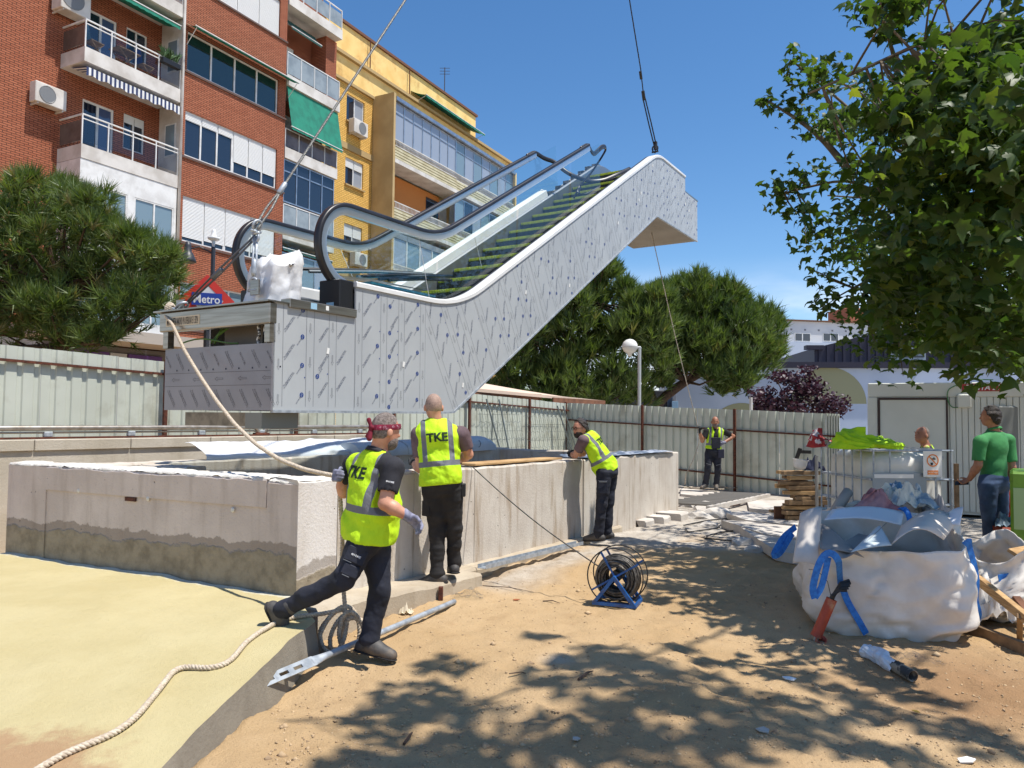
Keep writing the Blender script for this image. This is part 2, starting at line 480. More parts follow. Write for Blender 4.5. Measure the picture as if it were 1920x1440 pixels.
# brick -----------------------------------------------------------------------
def brick(name, c1, c2, mort, w=0.25, hh=0.068, mo=0.011):
 m, t, b = new_mat(name)
 uv = t.nodes.new('ShaderNodeAttribute'); uv.attribute_name = 'fuv'
 br = t.nodes.new('ShaderNodeTexBrick')
 br.inputs['Scale'].default_value = 1.0; br.inputs['Brick Width'].default_value = w; br.inputs['Row Height'].default_value = hh
 br.inputs['Mortar Size'].default_value = mo; br.inputs['Mortar Smooth'].default_value = 0.1; br.inputs['Bias'].default_value = -0.1
 br.inputs['Color1'].default_value = (*c1, 1); br.inputs['Color2'].default_value = (*c2, 1); br.inputs['Mortar'].default_value = (*mort, 1)
 t.links.new(uv.outputs['Vector'], br.inputs['Vector'])
 n = noise(t, 0.7, 5, 0.6, uv.outputs['Vector']); n2 = noise(t, 14, 3, 0.6, uv.outputs['Vector'])
 c = mixc(t, mth(t, 'MULTIPLY', ramp(t, n, 0.45, 0.75), 0.3), br.outputs['Color'], [x * 0.55 for x in c1])
 c = mixc(t, mth(t, 'MULTIPLY', ramp(t, n2, 0.5, 0.8), 0.25), c, [min(1, x * 1.35) for x in c2])
 t.links.new(c, b.inputs['Base Color']); b.inputs['Roughness'].default_value = 0.88; b.inputs['Specular IOR Level'].default_value = 0.2
 bump_link(t, b, mth(t, 'SUBTRACT', 1.0, br.outputs['Fac']), 0.7, 0.015)
 return m
BRICK = brick('red_brick', srgb(178, 110, 82), srgb(160, 94, 68), srgb(92, 60, 48))
YBRICK = brick('yellow_brick', srgb(236, 192, 108), srgb(222, 176, 92), srgb(182, 138, 74), 0.25, 0.085, 0.014)
YPLAST = M('yellow_plaster', srgb(240, 206, 134), 0.85, 0, srgb(228, 188, 112), 1.3, dirt=srgb(186, 140, 74), dsc=0.9)
TAN = M('tan_plaster', srgb(190, 164, 116), 0.85, 0, srgb(170, 144, 98), 0.7, bump=0.1)
WHITEP = M('white_paint', srgb(226, 226, 224), 0.55, 0, srgb(206, 205, 202), 3.0)
WHITEW = M('white_wall', srgb(214, 210, 204), 0.8, 0, srgb(188, 182, 174), 1.5)
CREAMW = M('cream_slats', srgb(206, 198, 166), 0.7, 0, srgb(186, 176, 140), 2.0)
ALU = M('aluminium', srgb(190, 192, 195), 0.35, 0.9, srgb(165, 168, 172), 4.0)
def shutter_mat(name, c):
 m, t, b = new_mat(name); b.inputs['Base Color'].default_value = (*c, 1); b.inputs['Roughness'].default_value = 0.6; return m
SHUT = shutter_mat('shutter_slats', srgb(222, 222, 220))
def glass_mat(name, col, rough=0.03, spec=1.0):
 m, t, b = new_mat(name)
 b.inputs['Base Color'].default_value = (*col, 1); b.inputs['Roughness'].default_value = rough; b.inputs['Specular IOR Level'].default_value = spec
 b.inputs['IOR'].default_value = 1.52
 bump_link(t, b, noise(t, 0.8, 2), 0.03, 0.05)
 return m
WGLASS = glass_mat('window_glass', srgb(30, 38, 52))
WGLASS2 = glass_mat('window_glass_blind', srgb(120, 140, 150))
WGLASS3 = glass_mat('window_glass_curtain', srgb(150, 158, 170))
def clear_glass(name, tint, rough=0.0, mixf=0.12, alpha_tint=None):
 """thin architectural glass: mostly transparent with a fresnel reflection"""
 m = bpy.data.materials.new(name); m.use_nodes = True; t = m.node_tree; t.nodes.clear()
 o = t.nodes.new('ShaderNodeOutputMaterial'); tr = t.nodes.new('ShaderNodeBsdfTransparent'); gl = t.nodes.new('ShaderNodeBsdfGlossy')
 tr.inputs['Color'].default_value = (*tint, 1); gl.inputs['Roughness'].default_value = 0.02
 fr = t.nodes.new('ShaderNodeLayerWeight'); fr.inputs['Blend'].default_value = 0.5
 ff = mth(t, 'ADD', mth(t, 'MULTIPLY', mth(t, 'POWER', fr.outputs['Facing'], 4.0), 0.55), 0.03)
 mx_ = t.nodes.new('ShaderNodeMixShader'); t.links.new(ff, mx_.inputs[0]); t.links.new(tr.outputs[0], mx_.inputs[1]); t.links.new(gl.outputs[0], mx_.inputs[2])
 t.links.new(mx_.outputs[0], o.inputs['Surface'])
 return m
CGLASS = clear_glass('balustrade_glass', (0.94, 0.975, 0.97))
FROST = M('frosted_glass', srgb(150, 160, 165), 0.25, 0, srgb(128, 138, 144), 2.0)
SMOKED = M('smoked_glass', srgb(92, 80, 74), 0.15, 0, srgb(112, 100, 94), 2.0)
# film covered steel -------------------------------------------------------------
FILM = M('protective_film', srgb(178, 182, 184), 0.45, 0.05, srgb(170, 174, 177), 1.2, bump=0.03, bs=2.5)
FILM_SHADED = M('protective_film_shaded', srgb(140, 138, 144), 0.35, 0.25, srgb(130, 128, 134), 1.5, bump=0.03, bs=2.5)  # same film, colour darkened to stand for shade on the end face
INK = M('film_ink', srgb(58, 70, 98), 0.5)
BLUEINK = M('film_logo_ink', srgb(20, 62, 140), 0.5)
LINEINK = M('film_line_ink', srgb(66, 70, 80), 0.5)
STEEL = M('brushed_steel', srgb(176, 168, 156), 0.32, 0.9, srgb(150, 142, 130), 5.0, sc3=(0.3, 0.3, 9))
GALV = M('galvanised', srgb(182, 188, 194), 0.5, 0.4, srgb(150, 157, 165), 14.0, vdet=2)
WTRIM = M('white_trim', srgb(232, 232, 230), 0.3, 0.0, srgb(220, 220, 218), 2.0)
SILVER = M('balustrade_profile', srgb(206, 208, 212), 0.3, 0.85)
RUBBERB = M('black_rubber', srgb(28, 27, 28), 0.38, 0, srgb(42, 40, 42), 3.0)
DARKST = M('step_metal', srgb(78, 82, 86), 0.5, 0.6, srgb(60, 64, 68), 6.0)
YSTRIP = M('step_yellow', srgb(206, 214, 60), 0.5, 0, srgb(178, 188, 60), 20.0)
SKIRT = M('skirt_panel', srgb(150, 152, 154), 0.35, 0.7)
SOFFIT = M('soffit_sheet', srgb(150, 140, 126), 0.5, 0.3, srgb(132, 122, 108), 1.0)
BLACKP = M('black_plastic', srgb(24, 24, 26), 0.45)
BLUEFILM = M('blue_film', srgb(92, 190, 222), 0.3, 0, srgb(60, 160, 205), 5.0)
# fence ----------------------------------------------------------------------------
FENCE = M('hoarding_sheet', srgb(204, 208, 194), 0.5, 0.05, srgb(194, 198, 184), 1.2, dirt=srgb(160, 158, 140), dsc=1.3)
RUST = M('rusty_steel', srgb(110, 62, 44), 0.85, 0.2, srgb(78, 46, 36), 18.0, bump=0.3, bs=80)
WIRE = M('wire_galv', srgb(120, 126, 124), 0.45, 0.6)
# rope etc -----------------------------------------------------------------------------
def twist(name, c1, c2, scale, rough, metal=0.0):
 """laid rope: uses attribute 'tw' (turns) to shade the strands in relief"""
 m, t, b = new_mat(name)
 n = noise(t, 60, 3, 0.6)
 c = mixc(t, ramp(t, n, 0.35, 0.65), c1, c2)
 t.links.new(c, b.inputs['Base Color']); b.inputs['Roughness'].default_value = rough; b.inputs['Metallic'].default_value = metal
 return m
ROPE = twist('rope_fibre', srgb(206, 192, 172), srgb(176, 160, 140), 1, 0.9)
WROPE = twist('wire_rope', srgb(150, 148, 142), srgb(112, 110, 106), 1, 0.5, 0.5)
WROPED = twist('dark_wire_rope', srgb(60, 60, 62), srgb(40, 40, 42), 1, 0.5, 0.4)
SHEET = M('white_sheeting', srgb(228, 230, 234), 0.5, 0, srgb(208, 212, 220), 2.0, bump=0.25, bs=4)
GREYPL = M('grey_plastic_cover', srgb(196, 202, 208), 0.5, 0, srgb(184, 190, 198), 2.0)
# people ---------------------------------------------------------------------------------
SKIN = M('skin', srgb(206, 152, 124), 0.5, 0, srgb(186, 128, 102), 9.0)
SKIN2 = M('skin_tan', srgb(176, 122, 94), 0.5, 0, srgb(152, 100, 76), 9.0)
TROUS = M('navy_work_trousers', srgb(38, 41, 54), 0.85, 0, srgb(27, 29, 38), 7.0, bump=0.35, bs=14)
TROUSB = M('black_work_trousers', srgb(40, 38, 38), 0.85, 0, srgb(26, 25, 26), 7.0, bump=0.35, bs=14)
JEANS = M('denim', srgb(74, 96, 130), 0.9, 0, srgb(50, 68, 98), 5.0, bump=0.2, bs=20)
POLO_B = M('dark_polo', srgb(46, 46, 52), 0.9, 0, srgb(34, 34, 40), 8.0, bump=0.2, bs=14)
TEE_M = M('mauve_tee', srgb(112, 92, 96), 0.9, 0, srgb(90, 72, 76), 8.0, bump=0.2, bs=14)
TEE_K = M('black_tee', srgb(26, 26, 28), 0.9, 0, srgb(38, 38, 40), 8.0)
POLO_G = M('green_polo', srgb(66, 140, 82), 0.85, 0, srgb(52, 120, 68), 6.0, bump=0.2, bs=14)
BOOT = M('work_boot', srgb(56, 54, 54), 0.65, 0, srgb(86, 82, 78), 10.0, dirt=srgb(120, 104, 86), dsc=8.0)
SOLE = M('boot_sole', srgb(30, 29, 29), 0.8)
HAIRG = M('grey_hair', srgb(138, 126, 118), 0.8, 0, srgb(96, 86, 80), 60.0, bump=0.5, bs=120)
HAIRS = M('shaved_hair', srgb(168, 140, 124), 0.75, 0, srgb(140, 116, 104), 60.0)
HAIRD = M('dark_hair', srgb(46, 34, 28), 0.6, 0, srgb(26, 20, 18), 50.0, bump=0.6, bs=90)
GLOVE = M('grey_glove', srgb(140, 140, 160), 0.85, 0, srgb(100, 100, 116), 30.0)
GLOVEK = M('black_glove', srgb(34, 34, 36), 0.8)
BANDANA = M('bandana', srgb(120, 22, 50), 0.85, 0, srgb(150, 40, 70), 22.0, vlo=0.5, vhi=0.6, dirt=srgb(220, 190, 200), dsc=38.0)
REFL = M('reflective_tape', srgb(120, 122, 126), 0.4, 0.3)
WHITEINK = M('white_print', srgb(225, 225, 225), 0.6)
BLACKINK = M('dark_print', srgb(24, 46, 20), 0.7)
def vest_mat(name, c1, c2, bands):
 m, t, b = new_mat(name)
 a = t.nodes.new('ShaderNodeAttribute'); a.attribute_name = 'tl'
 sp = t.nodes.new('ShaderNodeSeparateXYZ'); t.links.new(a.outputs['Vector'], sp.inputs[0])
 X = mth(t, 'ABSOLUTE', sp.outputs['X']); Z = sp.outputs['Z']
 n = noise(t, 5, 4, 0.6)
 c = mixc(t, ramp(t, n, 0.35, 0.7), c1, c2)
 def band(v, lo, hi):
  return mth(t, 'MULTIPLY', mth(t, 'GREATER_THAN', v, lo), mth(t, 'LESS_THAN', v, hi))
 f = None
 for (v, lo, hi, cond) in bands:
  g = band(X if v == 'x' else Z, lo, hi)
  if cond: g = mth(t, 'MULTIPLY', g, band(Z, cond[0], cond[1]))
  f = g if f is None else mth(t, 'MAXIMUM', f, g)
 c = mixc(t, f, c, srgb(112, 114, 120))
 t.links.new(c, b.inputs['Base Color']); b.inputs['Roughness'].default_value = 0.75
 bump_link(t, b, noise(t, 11, 5, 0.6, sc3=(1, 1, .45)), 0.6, 0.03)
 return m
VEST = vest_mat('hi_vis_vest', srgb(196, 236, 24), srgb(182, 224, 12), [('z', 0.27, 0.365, None), ('x', 0.100, 0.145, (0.32, 1.3))])
HIVIS = M('hi_vis_cloth', srgb(188, 232, 20), 0.75, 0, srgb(170, 212, 10), 5.0, bump=0.5, bs=12)
# misc ---------------------------------------------------------------------------------------
CONTW = M('container_panel', srgb(206, 208, 198), 0.45, 0, srgb(196, 198, 188), 1.0)
WOOD = M('raw_wood', srgb(196, 160, 112), 0.85, 0, srgb(158, 122, 80), 4.0, sc3=(1, 1, 12), bump=0.2, bs=30)
WOODO = M('old_wood', srgb(146, 118, 86), 0.9, 0, srgb(104, 82, 58), 5.0, bump=0.3, bs=30)
WOODR = M('brown_board', srgb(126, 84, 60), 0.85, 0, srgb(104, 68, 48), 4.0)
BAGW = M('bag_fabric', srgb(222, 216, 206), 0.55, 0, srgb(206, 198, 188), 3.0, bump=0.35, bs=6)
BLUEST = M('blue_strap', srgb(46, 126, 206), 0.7, 0, srgb(30, 100, 180), 30.0)
BLUEM = M('blue_paint_metal', srgb(34, 98, 168), 0.45, 0.1, srgb(24, 74, 134), 10.0, dirt=srgb(90, 74, 60), dsc=9.0)
ORANGEP = M('orange_conduit', srgb(186, 74, 46), 0.55, 0, srgb(160, 62, 40), 8.0, dirt=srgb(196, 160, 120), dsc=6)
OFFCUT = M('sheet_metal_offcut', srgb(214, 206, 196), 0.65, 0.0, srgb(196, 188, 178), 3.0)
PINK = M('pink_insulation', srgb(206, 150, 146), 0.9, 0, srgb(160, 96, 100), 4.0, bump=0.5, bs=30)
REDP = M('red_paint', srgb(170, 34, 30), 0.5)
GREENP = M('green_paint', srgb(112, 158, 44), 0.45, 0, srgb(92, 136, 34), 4.0)
IBCW = M('ibc_tank', srgb(232, 230, 222), 0.4, 0, srgb(214, 212, 202), 2.0)
PLATE = M('grey_label_plate', srgb(138, 150, 160), 0.45, 0.3)
PAPER = M('paper', srgb(232, 232, 228), 0.7)
ORANGEK = M('orange_print', srgb(226, 130, 50), 0.6)
REDSIGN = M('metro_red', srgb(212, 52, 34), 0.35, 0, srgb(196, 44, 30), 2.0)
BLUESIGN = M('metro_blue', srgb(28, 60, 150), 0.35)
GREEN_AWN = M('green_awning', srgb(22, 128, 104), 0.8, 0, srgb(16, 110, 90), 3.0, bump=0.15, bs=8)
GREEN_AWN2 = M('dark_green_awning', srgb(34, 84, 78), 0.8)
PURPLE = M('purple_shopfront', srgb(86, 56, 130), 0.5)
PLASTIC = clear_glass('clear_plastic', (0.9, 0.91, 0.92))
PLASTICW = M('milky_plastic', srgb(220, 222, 226), 0.3, 0, srgb(196, 204, 212), 8.0)
BARK = M('bark', srgb(92, 72, 58), 0.9, 0, srgb(64, 50, 42), 10.0, bump=0.6, bs=25)
def leaf_mat(name, c1, c2, c3, trans=0.35, tcol=None, rough=0.5):
 m = bpy.data.materials.new(name); m.use_nodes = True; t = m.node_tree; b = t.nodes['Principled BSDF']; o = t.nodes['Material Output']
 a = t.nodes.new('ShaderNodeAttribute'); a.attribute_name = 'rnd'
 c = mixc(t, ramp(t, a.outputs['Fac'], 0.0, 0.6, smooth=False), c1, c2)
 c = mixc(t, ramp(t, a.outputs['Fac'], 0.75, 1.0, smooth=False), c, c3)
 t.links.new(c, b.inputs['Base Color']); b.inputs['Roughness'].default_value = rough
 tr = t.nodes.new('ShaderNodeBsdfTranslucent')
 tc_ = mixc(t, 1.0, c, tcol or (1.6, 1.7, 0.7), 'MULTIPLY')
 t.links.new(tc_, tr.inputs['Color'])
 mx_ = t.nodes.new('ShaderNodeMixShader'); mx_.inputs[0].default_value = trans
 t.links.new(b.outputs[0], mx_.inputs[1]); t.links.new(tr.outputs[0], mx_.inputs[2]); t.links.new(mx_.outputs[0], o.inputs['Surface'])
 return m
PINE_L = leaf_mat('pine_needles', (0.062, 0.105, 0.024), (0.115, 0.165, 0.040), (0.20, 0.17, 0.07), 0.30)
PINE_F = leaf_mat('pine_needles_far', (0.062, 0.105, 0.024), (0.12, 0.17, 0.040), (0.19, 0.18, 0.06), 0.30)
PLANE_L = leaf_mat('plane_leaves', (0.028, 0.062, 0.013), (0.064, 0.110, 0.018), (0.20, 0.23, 0.03), 0.45)
PLUM_L = leaf_mat('plum_leaves', (0.030, 0.012, 0.022), (0.055, 0.020, 0.036), (0.11, 0.045, 0.05), 0.2, (1.5, 0.7, 0.8))
# ================================================================== layout of the pit walls
ZS = 0.25                                   # top of the slab round the pit
C0 = G(555, 1120, ZS)                       # near corner of the concrete pit wall
A0 = G(10, 1038, ZS)                        # left end of the front wall
E0 = G(1272, 955, 0.05)                     # far end of the long wall
dW = nrm([E0[0] - C0[0], E0[1] - C0[1], 0]); LW = float(np.linalg.norm((E0 - C0)[:2]))
dL = nrm([A0[0] - C0[0], A0[1] - C0[1], 0]); LL = float(np.linalg.norm((A0 - C0)[:2]))
nW = V3(dW[1], -dW[0], 0)                   # outward normal of the long wall (towards the sun)
nL = V3(dL[1], -dL[0], 0); nL = nL if nL[1] < 0 else -nL
def WL(t, off, z): return V3(*(C0 + dW * t + nW * off)[:2], z)
def FL(t, off, z): return V3(*(C0 + dL * t + nL * off)[:2], z)
ZT = 1.145
PIT = [FL(0.3, -0.3, 0)[:2] + 0, WL(LW - 0.3, -0.3, 0)[:2], (WL(LW - 0.3, -0.3, 0) + dL * (LL - 0.55))[:2], (FL(LL - 0.3, -0.3, 0))[:2]]
def in_poly(x, y, poly):
 r = np.zeros(np.shape(x), bool); n = len(poly)
 for i in range(n):
  x0, y0 = poly[i]; x1, y1 = poly[(i + 1) % n]
  c = ((y0 > y) != (y1 > y)) & (x < (x1 - x0) * (y - y0) / (y1 - y0 + 1e-12) + x0)
  r ^= c
 return r
def seg_dist(x, y, p, q):
 px, py = p[:2]; qx, qy = q[:2]; dx, dy = qx - px, qy - py
 t_ = np.clip(((x - px) * dx + (y - py) * dy) / (dx * dx + dy * dy), 0, 1)
 return np.hypot(x - px - t_ * dx, y - py - t_ * dy)
SLAB = [A0, C0, G(592, 1166, ZS), G(540, 1204, 0.24), G(300, 1439, 0.10), G(120, 1640, 0.03)]
_r = np.random.default_rng(77); DENT = [(_r.uniform(-1.5, 4.5), 2.8 + 6.5 * _r.random() ** 1.3, _r.uniform(0, 3.14), _r.uniform(.04, .07), _r.uniform(.07, .15), _r.uniform(.006, .018)) for _ in range(330)]
def ground_z(x, y):
 x = np.atleast_1d(np.asarray(x, float)); y = np.atleast_1d(np.asarray(y, float))
 z = 0.030 * fbm(x * 0.55, y * 0.55, 0, 4, 3) + 0.020 * fbm(x * 2.2, y * 2.2, 0, 4, 9) + 0.012 * fbm(x * 8, y * 8, 0, 3, 21)
 near = np.clip((15.0 - y) / 4, 0, 1); z = z * (0.25 + 0.75 * near)
 # worn hump in front of the bag, heap by the conduit, hollow by the pipe
 for (c, r, h) in ((G(1180, 1330), 0.9, 0.06), (G(1520, 1215), 0.28, 0.06), (G(1450, 1160), 0.5, 0.05), (G(620, 1300), 0.5, -0.03), (G(1350, 1390), 0.7, 0.05), (G(1000, 1400), 0.6, -0.03), (G(1640, 1270), 0.5, -0.03)):
  z = z + h * np.exp(-(((x - c[0]) ** 2 + (y - c[1]) ** 2) / r ** 2))
 for k in range(len(DENT)):
  cx, cy, a, w, l, h = DENT[k]; dx, dy = x - cx, y - cy; m = (np.abs(dx) < .5) & (np.abs(dy) < .5)
  if not np.any(m): continue
  u = (dx[m] * math.cos(a) + dy[m] * math.sin(a)) / l; v = (-dx[m] * math.sin(a) + dy[m] * math.cos(a)) / w; r = u * u + v * v
  z[m] += h * (-np.exp(-r * 1.5) + .55 * np.exp(-((np.sqrt(r) - 1.45) / .35) ** 2))
 # ridge from a wheel track
 d = seg_dist(x, y, G(1010, 1440), G(1120, 1290)); z = z + 0.03 * np.exp(-(d / 0.07) ** 2) * (0.7 + 0.5 * fbm(x * 4, y * 4, 0, 2, 5))
 # higher street level beyond the old wall on the left
 st = np.clip((-(x - -6.76) * 0.81 + (y - 10.0) * 0.585 + 1.2) / 1.2, 0, 1) * np.clip((2.5 - x) / 6, 0, 1)
 z = z + 0.55 * st * np.clip((60 - y) / 20, 0, 1)
 return z
def axis(a, b, fine0, fine1, step, grow=1.18):
 xs = list(np.arange(fine0, fine1 + 1e-6, step)); s = step
 while xs[-1] < b: s *= grow; xs.append(xs[-1] + s)
 s = step
 while xs[0] > a: s *= grow; xs.insert(0, xs[0] - s)
 return np.array(xs)
gx = axis(-400, 400, -4.2, 6.2, 0.042); gy = axis(-40, 600, 2.4, 11.0, 0.042)
X, Y = np.meshgrid(gx, gy, indexing='ij')
Z = ground_z(X, Y)
inpit = in_poly(X, Y, PIT)
Z = np.where(inpit, -3.0, Z)
insl = in_poly(X, Y, [p[:2] for p in SLAB] + [(-14, 2.0), (-14, 9.0)]) & ~inpit
Z = np.where(insl, np.minimum(Z, -0.02 + 0 * Z) - 0.10, Z)
wallz = (seg_dist(X, Y, C0 - nW * 0.17, E0 - nW * 0.17) < 0.16) | (seg_dist(X, Y, C0 - nL * 0.17, A0 - nL * 0.17) < 0.16)
Z = np.where(wallz & ~inpit, -0.15, Z)
nx, ny = X.shape
idx = np.arange(nx * ny).reshape(nx, ny)
faces = np.stack([idx[:-1, :-1], idx[1:, :-1], idx[1:, 1:], idx[:-1, 1:]], -1).reshape(-1, 4)
# grey broken pavement near the far gate, brown earth by the plank on the right
edge = fbm(X * 0.9, Y * 0.9, 0, 3, 44) * 0.9
grey = np.clip((Y - 9.6 + edge - 0.06 * X) / 0.7, 0, 1) * np.clip((X + 6) / 2, 0, 1)
grey = np.maximum(grey, np.clip(1.1 - seg_dist(X, Y, C0 + nW * 0.5 + dW * 2.2, E0 + nW * 0.35) / (0.36 + 0.2 * edge), 0, 1) * 0.75)
ash = np.exp(-((X - G(1045, 1245)[0]) ** 2 + (Y - G(1045, 1245)[1]) ** 2) / 0.10 ** 2)
grey = np.maximum(grey, 0.6 * ash)
earth = np.clip(1.2 - np.hypot(X - G(1830, 1290)[0], (Y - G(1830, 1290)[1]) * 1.0) / 1.0 + 0.3 * edge, 0, 1) * 0.8
earth = np.maximum(earth, np.clip(1 - np.hypot(X - G(1200, 1420)[0], Y - G(1200, 1420)[1]) / 1.2 + 0.3 * edge, 0, 1) * 0.25)
ground = array_mesh('ground', np.stack([X, Y, Z], -1).reshape(-1, 3), faces, SAND, attr={'grey': grey.ravel(), 'earth': earth.ravel()}, origin=(0, 0, 0), smooth=True)
tag(ground, kind='structure')

# ------------------------------------------------------------------ yellow coated slab beside the pit
def slab_sheet():
 pl = [p for p in SLAB]
 # left boundary points that pair with the right boundary
 Lft = [A0 + dL * 3.5 + V3(0, 0, 0), A0 + dL * 3.0 - V3(0, .5, 0), V3(-7.5, 5.5, .2), V3(-7.0, 4.4, .16), V3(-6.4, 3.0, .06), V3(-5.6, 1.9, 0.0)]
 rows = [A0, C0, SLAB[2], SLAB[3], SLAB[4], SLAB[5]]
 # dense grid by interpolating rows
 right = [C0, SLAB[2], SLAB[3], SLAB[4], SLAB[5]]
 left = [A0, V3(-6.2, 6.4, .24), V3(-6.1, 5.5, .22), V3(-5.2, 3.2, .07), V3(-4.6, 2.0, .0)]
 t_ = np.linspace(0, 1, 90); k = np.linspace(0, 1, len(right))
 R = np.stack([np.interp(t_, k, [r[i] for r in right]) for i in range(3)], -1)
 Lf = np.stack([np.interp(t_, k, [r[i] for r in left]) for i in range(3)], -1)
 u_ = np.linspace(0, 1, 110)
 g = R[:, None] * (1 - u_[None, :, None]) + Lf[:, None] * u_[None, :, None]
 n = 0.010 * fbm(g[..., 0] * 1.3, g[..., 1] * 1.3, 0, 4, 70) + 0.004 * fbm(g[..., 0] * 7, g[..., 1] * 7, 0, 3, 71)
 g[..., 2] += n
 # the coating runs a few centimetres up the wall, unevenly
 dist = seg_dist(g[..., 0], g[..., 1], C0, A0)
 g[..., 2] += np.clip(1 - dist / 0.10, 0, 1) * (0.012 + 0.012 * fbm(g[..., 0] * 3, g[..., 1] * 3, 0, 3, 8))
 return g
g = slab_sheet(); nx, ny = g.shape[:2]; idx = np.arange(nx * ny).reshape(nx, ny)
faces = np.stack([idx[:-1, :-1], idx[:-1, 1:], idx[1:, 1:], idx[1:, :-1]], -1).reshape(-1, 4)
dst = np.clip(1.45 - (g[..., 1] - 3.0) / 0.75 - np.abs(g[..., 0] + 2.9) * 0.0, 0, 1) * np.clip((-(g[..., 0]) - 1.35) / 0.7, 0, 1)
lime = np.clip(1 - seg_dist(g[..., 0], g[..., 1], C0, A0) / 0.16, 0, 1) * 0.9
slab = array_mesh('yellow_slab', g.reshape(-1, 3), faces, YELLOW, attr={'dust': dst.ravel(), 'lime': lime.ravel()}, origin=(0, 0, 0), smooth=True)
tag(slab, 'pale yellow coated slab sloping down beside the concrete pit wall', kind='structure')
mb = MB()                                   # its grey rendered edge, thinning towards the viewer
prof = []
for i in range(23, 90):
 p = g[i, 0]; f = .5
 q = np.array([p[0] + 0.05 + 0.03 * f, p[1] - 0.02, float(ground_z(p[0], p[1])[0]) - 0.12])
 prof.append((p, q))
for (p, q), (p2, q2) in zip(prof[:-1], prof[1:]):
 mb.poly([p.tolist(), q.tolist(), q2.tolist(), p2.tolist()])
o = mb.build('slab_edge', CONC_G, slab, smooth=True)

# ------------------------------------------------------------------ concrete pit wall
pw = thing('concrete_pit_wall', (C0 + E0) / 2 * V3(1, 1, 0), 'raw cast concrete wall round the open escalator pit, yellow slab at its foot', 'concrete wall')
def wall_box(mb, p0, p1, n_in, th, z0, z1, z1b=None, rough=0.0):
 """slightly uneven wall panel from p0 to p1, thickness th inwards, with a broken top edge"""
 z1b = z1 if z1b is None else z1b
 L_ = float(np.linalg.norm((p1 - p0)[:2])); nu = max(2, int(L_ / 0.06));
 us_ = np.linspace(0, 1, nu + 1)
 rows = []
 for u_ in us_:
  p = p0 + (p1 - p0) * u_; zt = z1 + (z1b - z1) * u_
  zt += rough * float(fbm(u_ * L_ * 7, p[0], 0, 3, 12)) * 0.5
  f = -n_in
  rows.append([V3(*p[:2], z0), V3(*(p)[:2], zt - 0.02), V3(*(p - f * 0.015)[:2], zt), V3(*(p + n_in * (th - 0.015))[:2], zt + rough * 0.3 * float(fbm(u_ * L_ * 5, 3.3, 0, 2, 5))), V3(*(p + n_in * th)[:2], zt - 0.02), V3(*(p + n_in * th)[:2], z0)])
 k = 6; pts = [q for r in rows for q in r]; fs = []
 for i in range(nu):
  for j in range(k - 1):
   fs.append((i * k + j, (i + 1) * k + j, (i + 1) * k + j + 1, i * k + j + 1))
 fs += [list(range(k))[::-1], list(range(nu * k, (nu + 1) * k))]
 mb.add(pts, fs)
 return mb
def px_t(px, py=1000):
 """distance along the long wall where the pixel column px meets its face"""
 d = ray(px, py); n = nW; q = CAM_C + d * (((C0 - CAM_C) @ n) / (d @ n)); return float((q - C0) @ dW)
TJ = [0.0, px_t(632), px_t(775), px_t(889), px_t(1092), px_t(1190), LW]
zt_at = lambda t_: ZT - 0.065 * t_ / LW
for i in range(6):
 mb = MB(); a, b_ = TJ[i] + (0.004 if i else 0.0), TJ[i + 1] - 0.004
 off = 0.0 if i != 4 else 0.02
 if i == 5: off = 0.0
 wall_box(mb, WL(a, off, 0), WL(b_, off, 0), -nW, 0.33, -3.0, zt_at(a), zt_at(b_), 0.012)
 o = mb.build('wall_panel', CONC_C if i == 0 else CONC, pw); recalc(o)
# front wall: lower pour, a thicker band on top, pillars at the ends
mb = MB(); wall_box(mb, FL(0.006, -0.012, 0), FL(LL, -0.012, 0), -nL, 0.31, -3.0, ZT - 0.02, None, 0.0)
recalc(mb.build('wall_panel', CONC_S, pw))
mb = MB(); wall_box(mb, FL(0.33, 0.006, 0), FL(LL - 0.62, 0.006, 0), -nL, 0.34, 0.92, ZT + 0.005, None, 0.02)
o = recalc(mb.build('top_band', CONC_S, pw)); o['label'] = 'rougher top band of the shaded front wall'
mb = MB(); wall_box(mb, FL(0.004, 0.0, 0), FL(0.326, 0.0, 0), -nL, 0.32, 0.0, ZT - 0.012, None, 0.008)
recalc(mb.build('wall_pier', CONC_S, pw))
mb = MB(); wall_box(mb, FL(LL - 0.616, 0.0, 0), FL(LL, 0.0, 0), -nL, 0.32, 0.0, ZT + 0.01, None, 0.008)
recalc(mb.build('wall_pier', CONC_S, pw))
def crust(p0, p1, n_in, th, z, seed, name='mortar_crust'):
 L_ = float(np.linalg.norm((p1 - p0)[:2])); n = int(L_ / .025); pts = []
 for i in range(n + 1):
  p = p0 + (p1 - p0) * (i / n); a = .02 * float(fbm(i * .31, seed, 0, 3, seed)); b_ = .05 * float(fbm(i * .2, seed + 3, 0, 3, seed))
  for k, (o_, dz) in enumerate(((.004, -.008 + a * .5), (.008 + a * .3, .006), (th * .5, .016 + b_ * .2), (th * .8 + b_, .014), (th * .8 + b_ + .01, -.01))): pts.append(V3(*(p + n_in * o_)[:2], z + dz + .006 * float(fbm(i * .5, k, 0, 2, seed))))
 MB().add(pts, [(i * 5 + k, i * 5 + k + 1, (i + 1) * 5 + k + 1, (i + 1) * 5 + k) for i in range(n) for k in range(4)]).build(name, MORTAR, pw, smooth=True)
MORTAR = M('pale_mortar', srgb(226, 222, 214), .95, 0, srgb(200, 194, 184), 8, bump=.6, bs=30)
crust(FL(LL - .02, .006, 0), FL(.3, .006, 0), -nL, .33, ZT + .006, 2); crust(FL(.31, 0, 0), FL(.02, 0, 0), -nL, .3, ZT - .01, 5); crust(WL(.02, 0, 0), WL(px_t(775), 0, 0), -nW, .33, ZT - .004, 9)
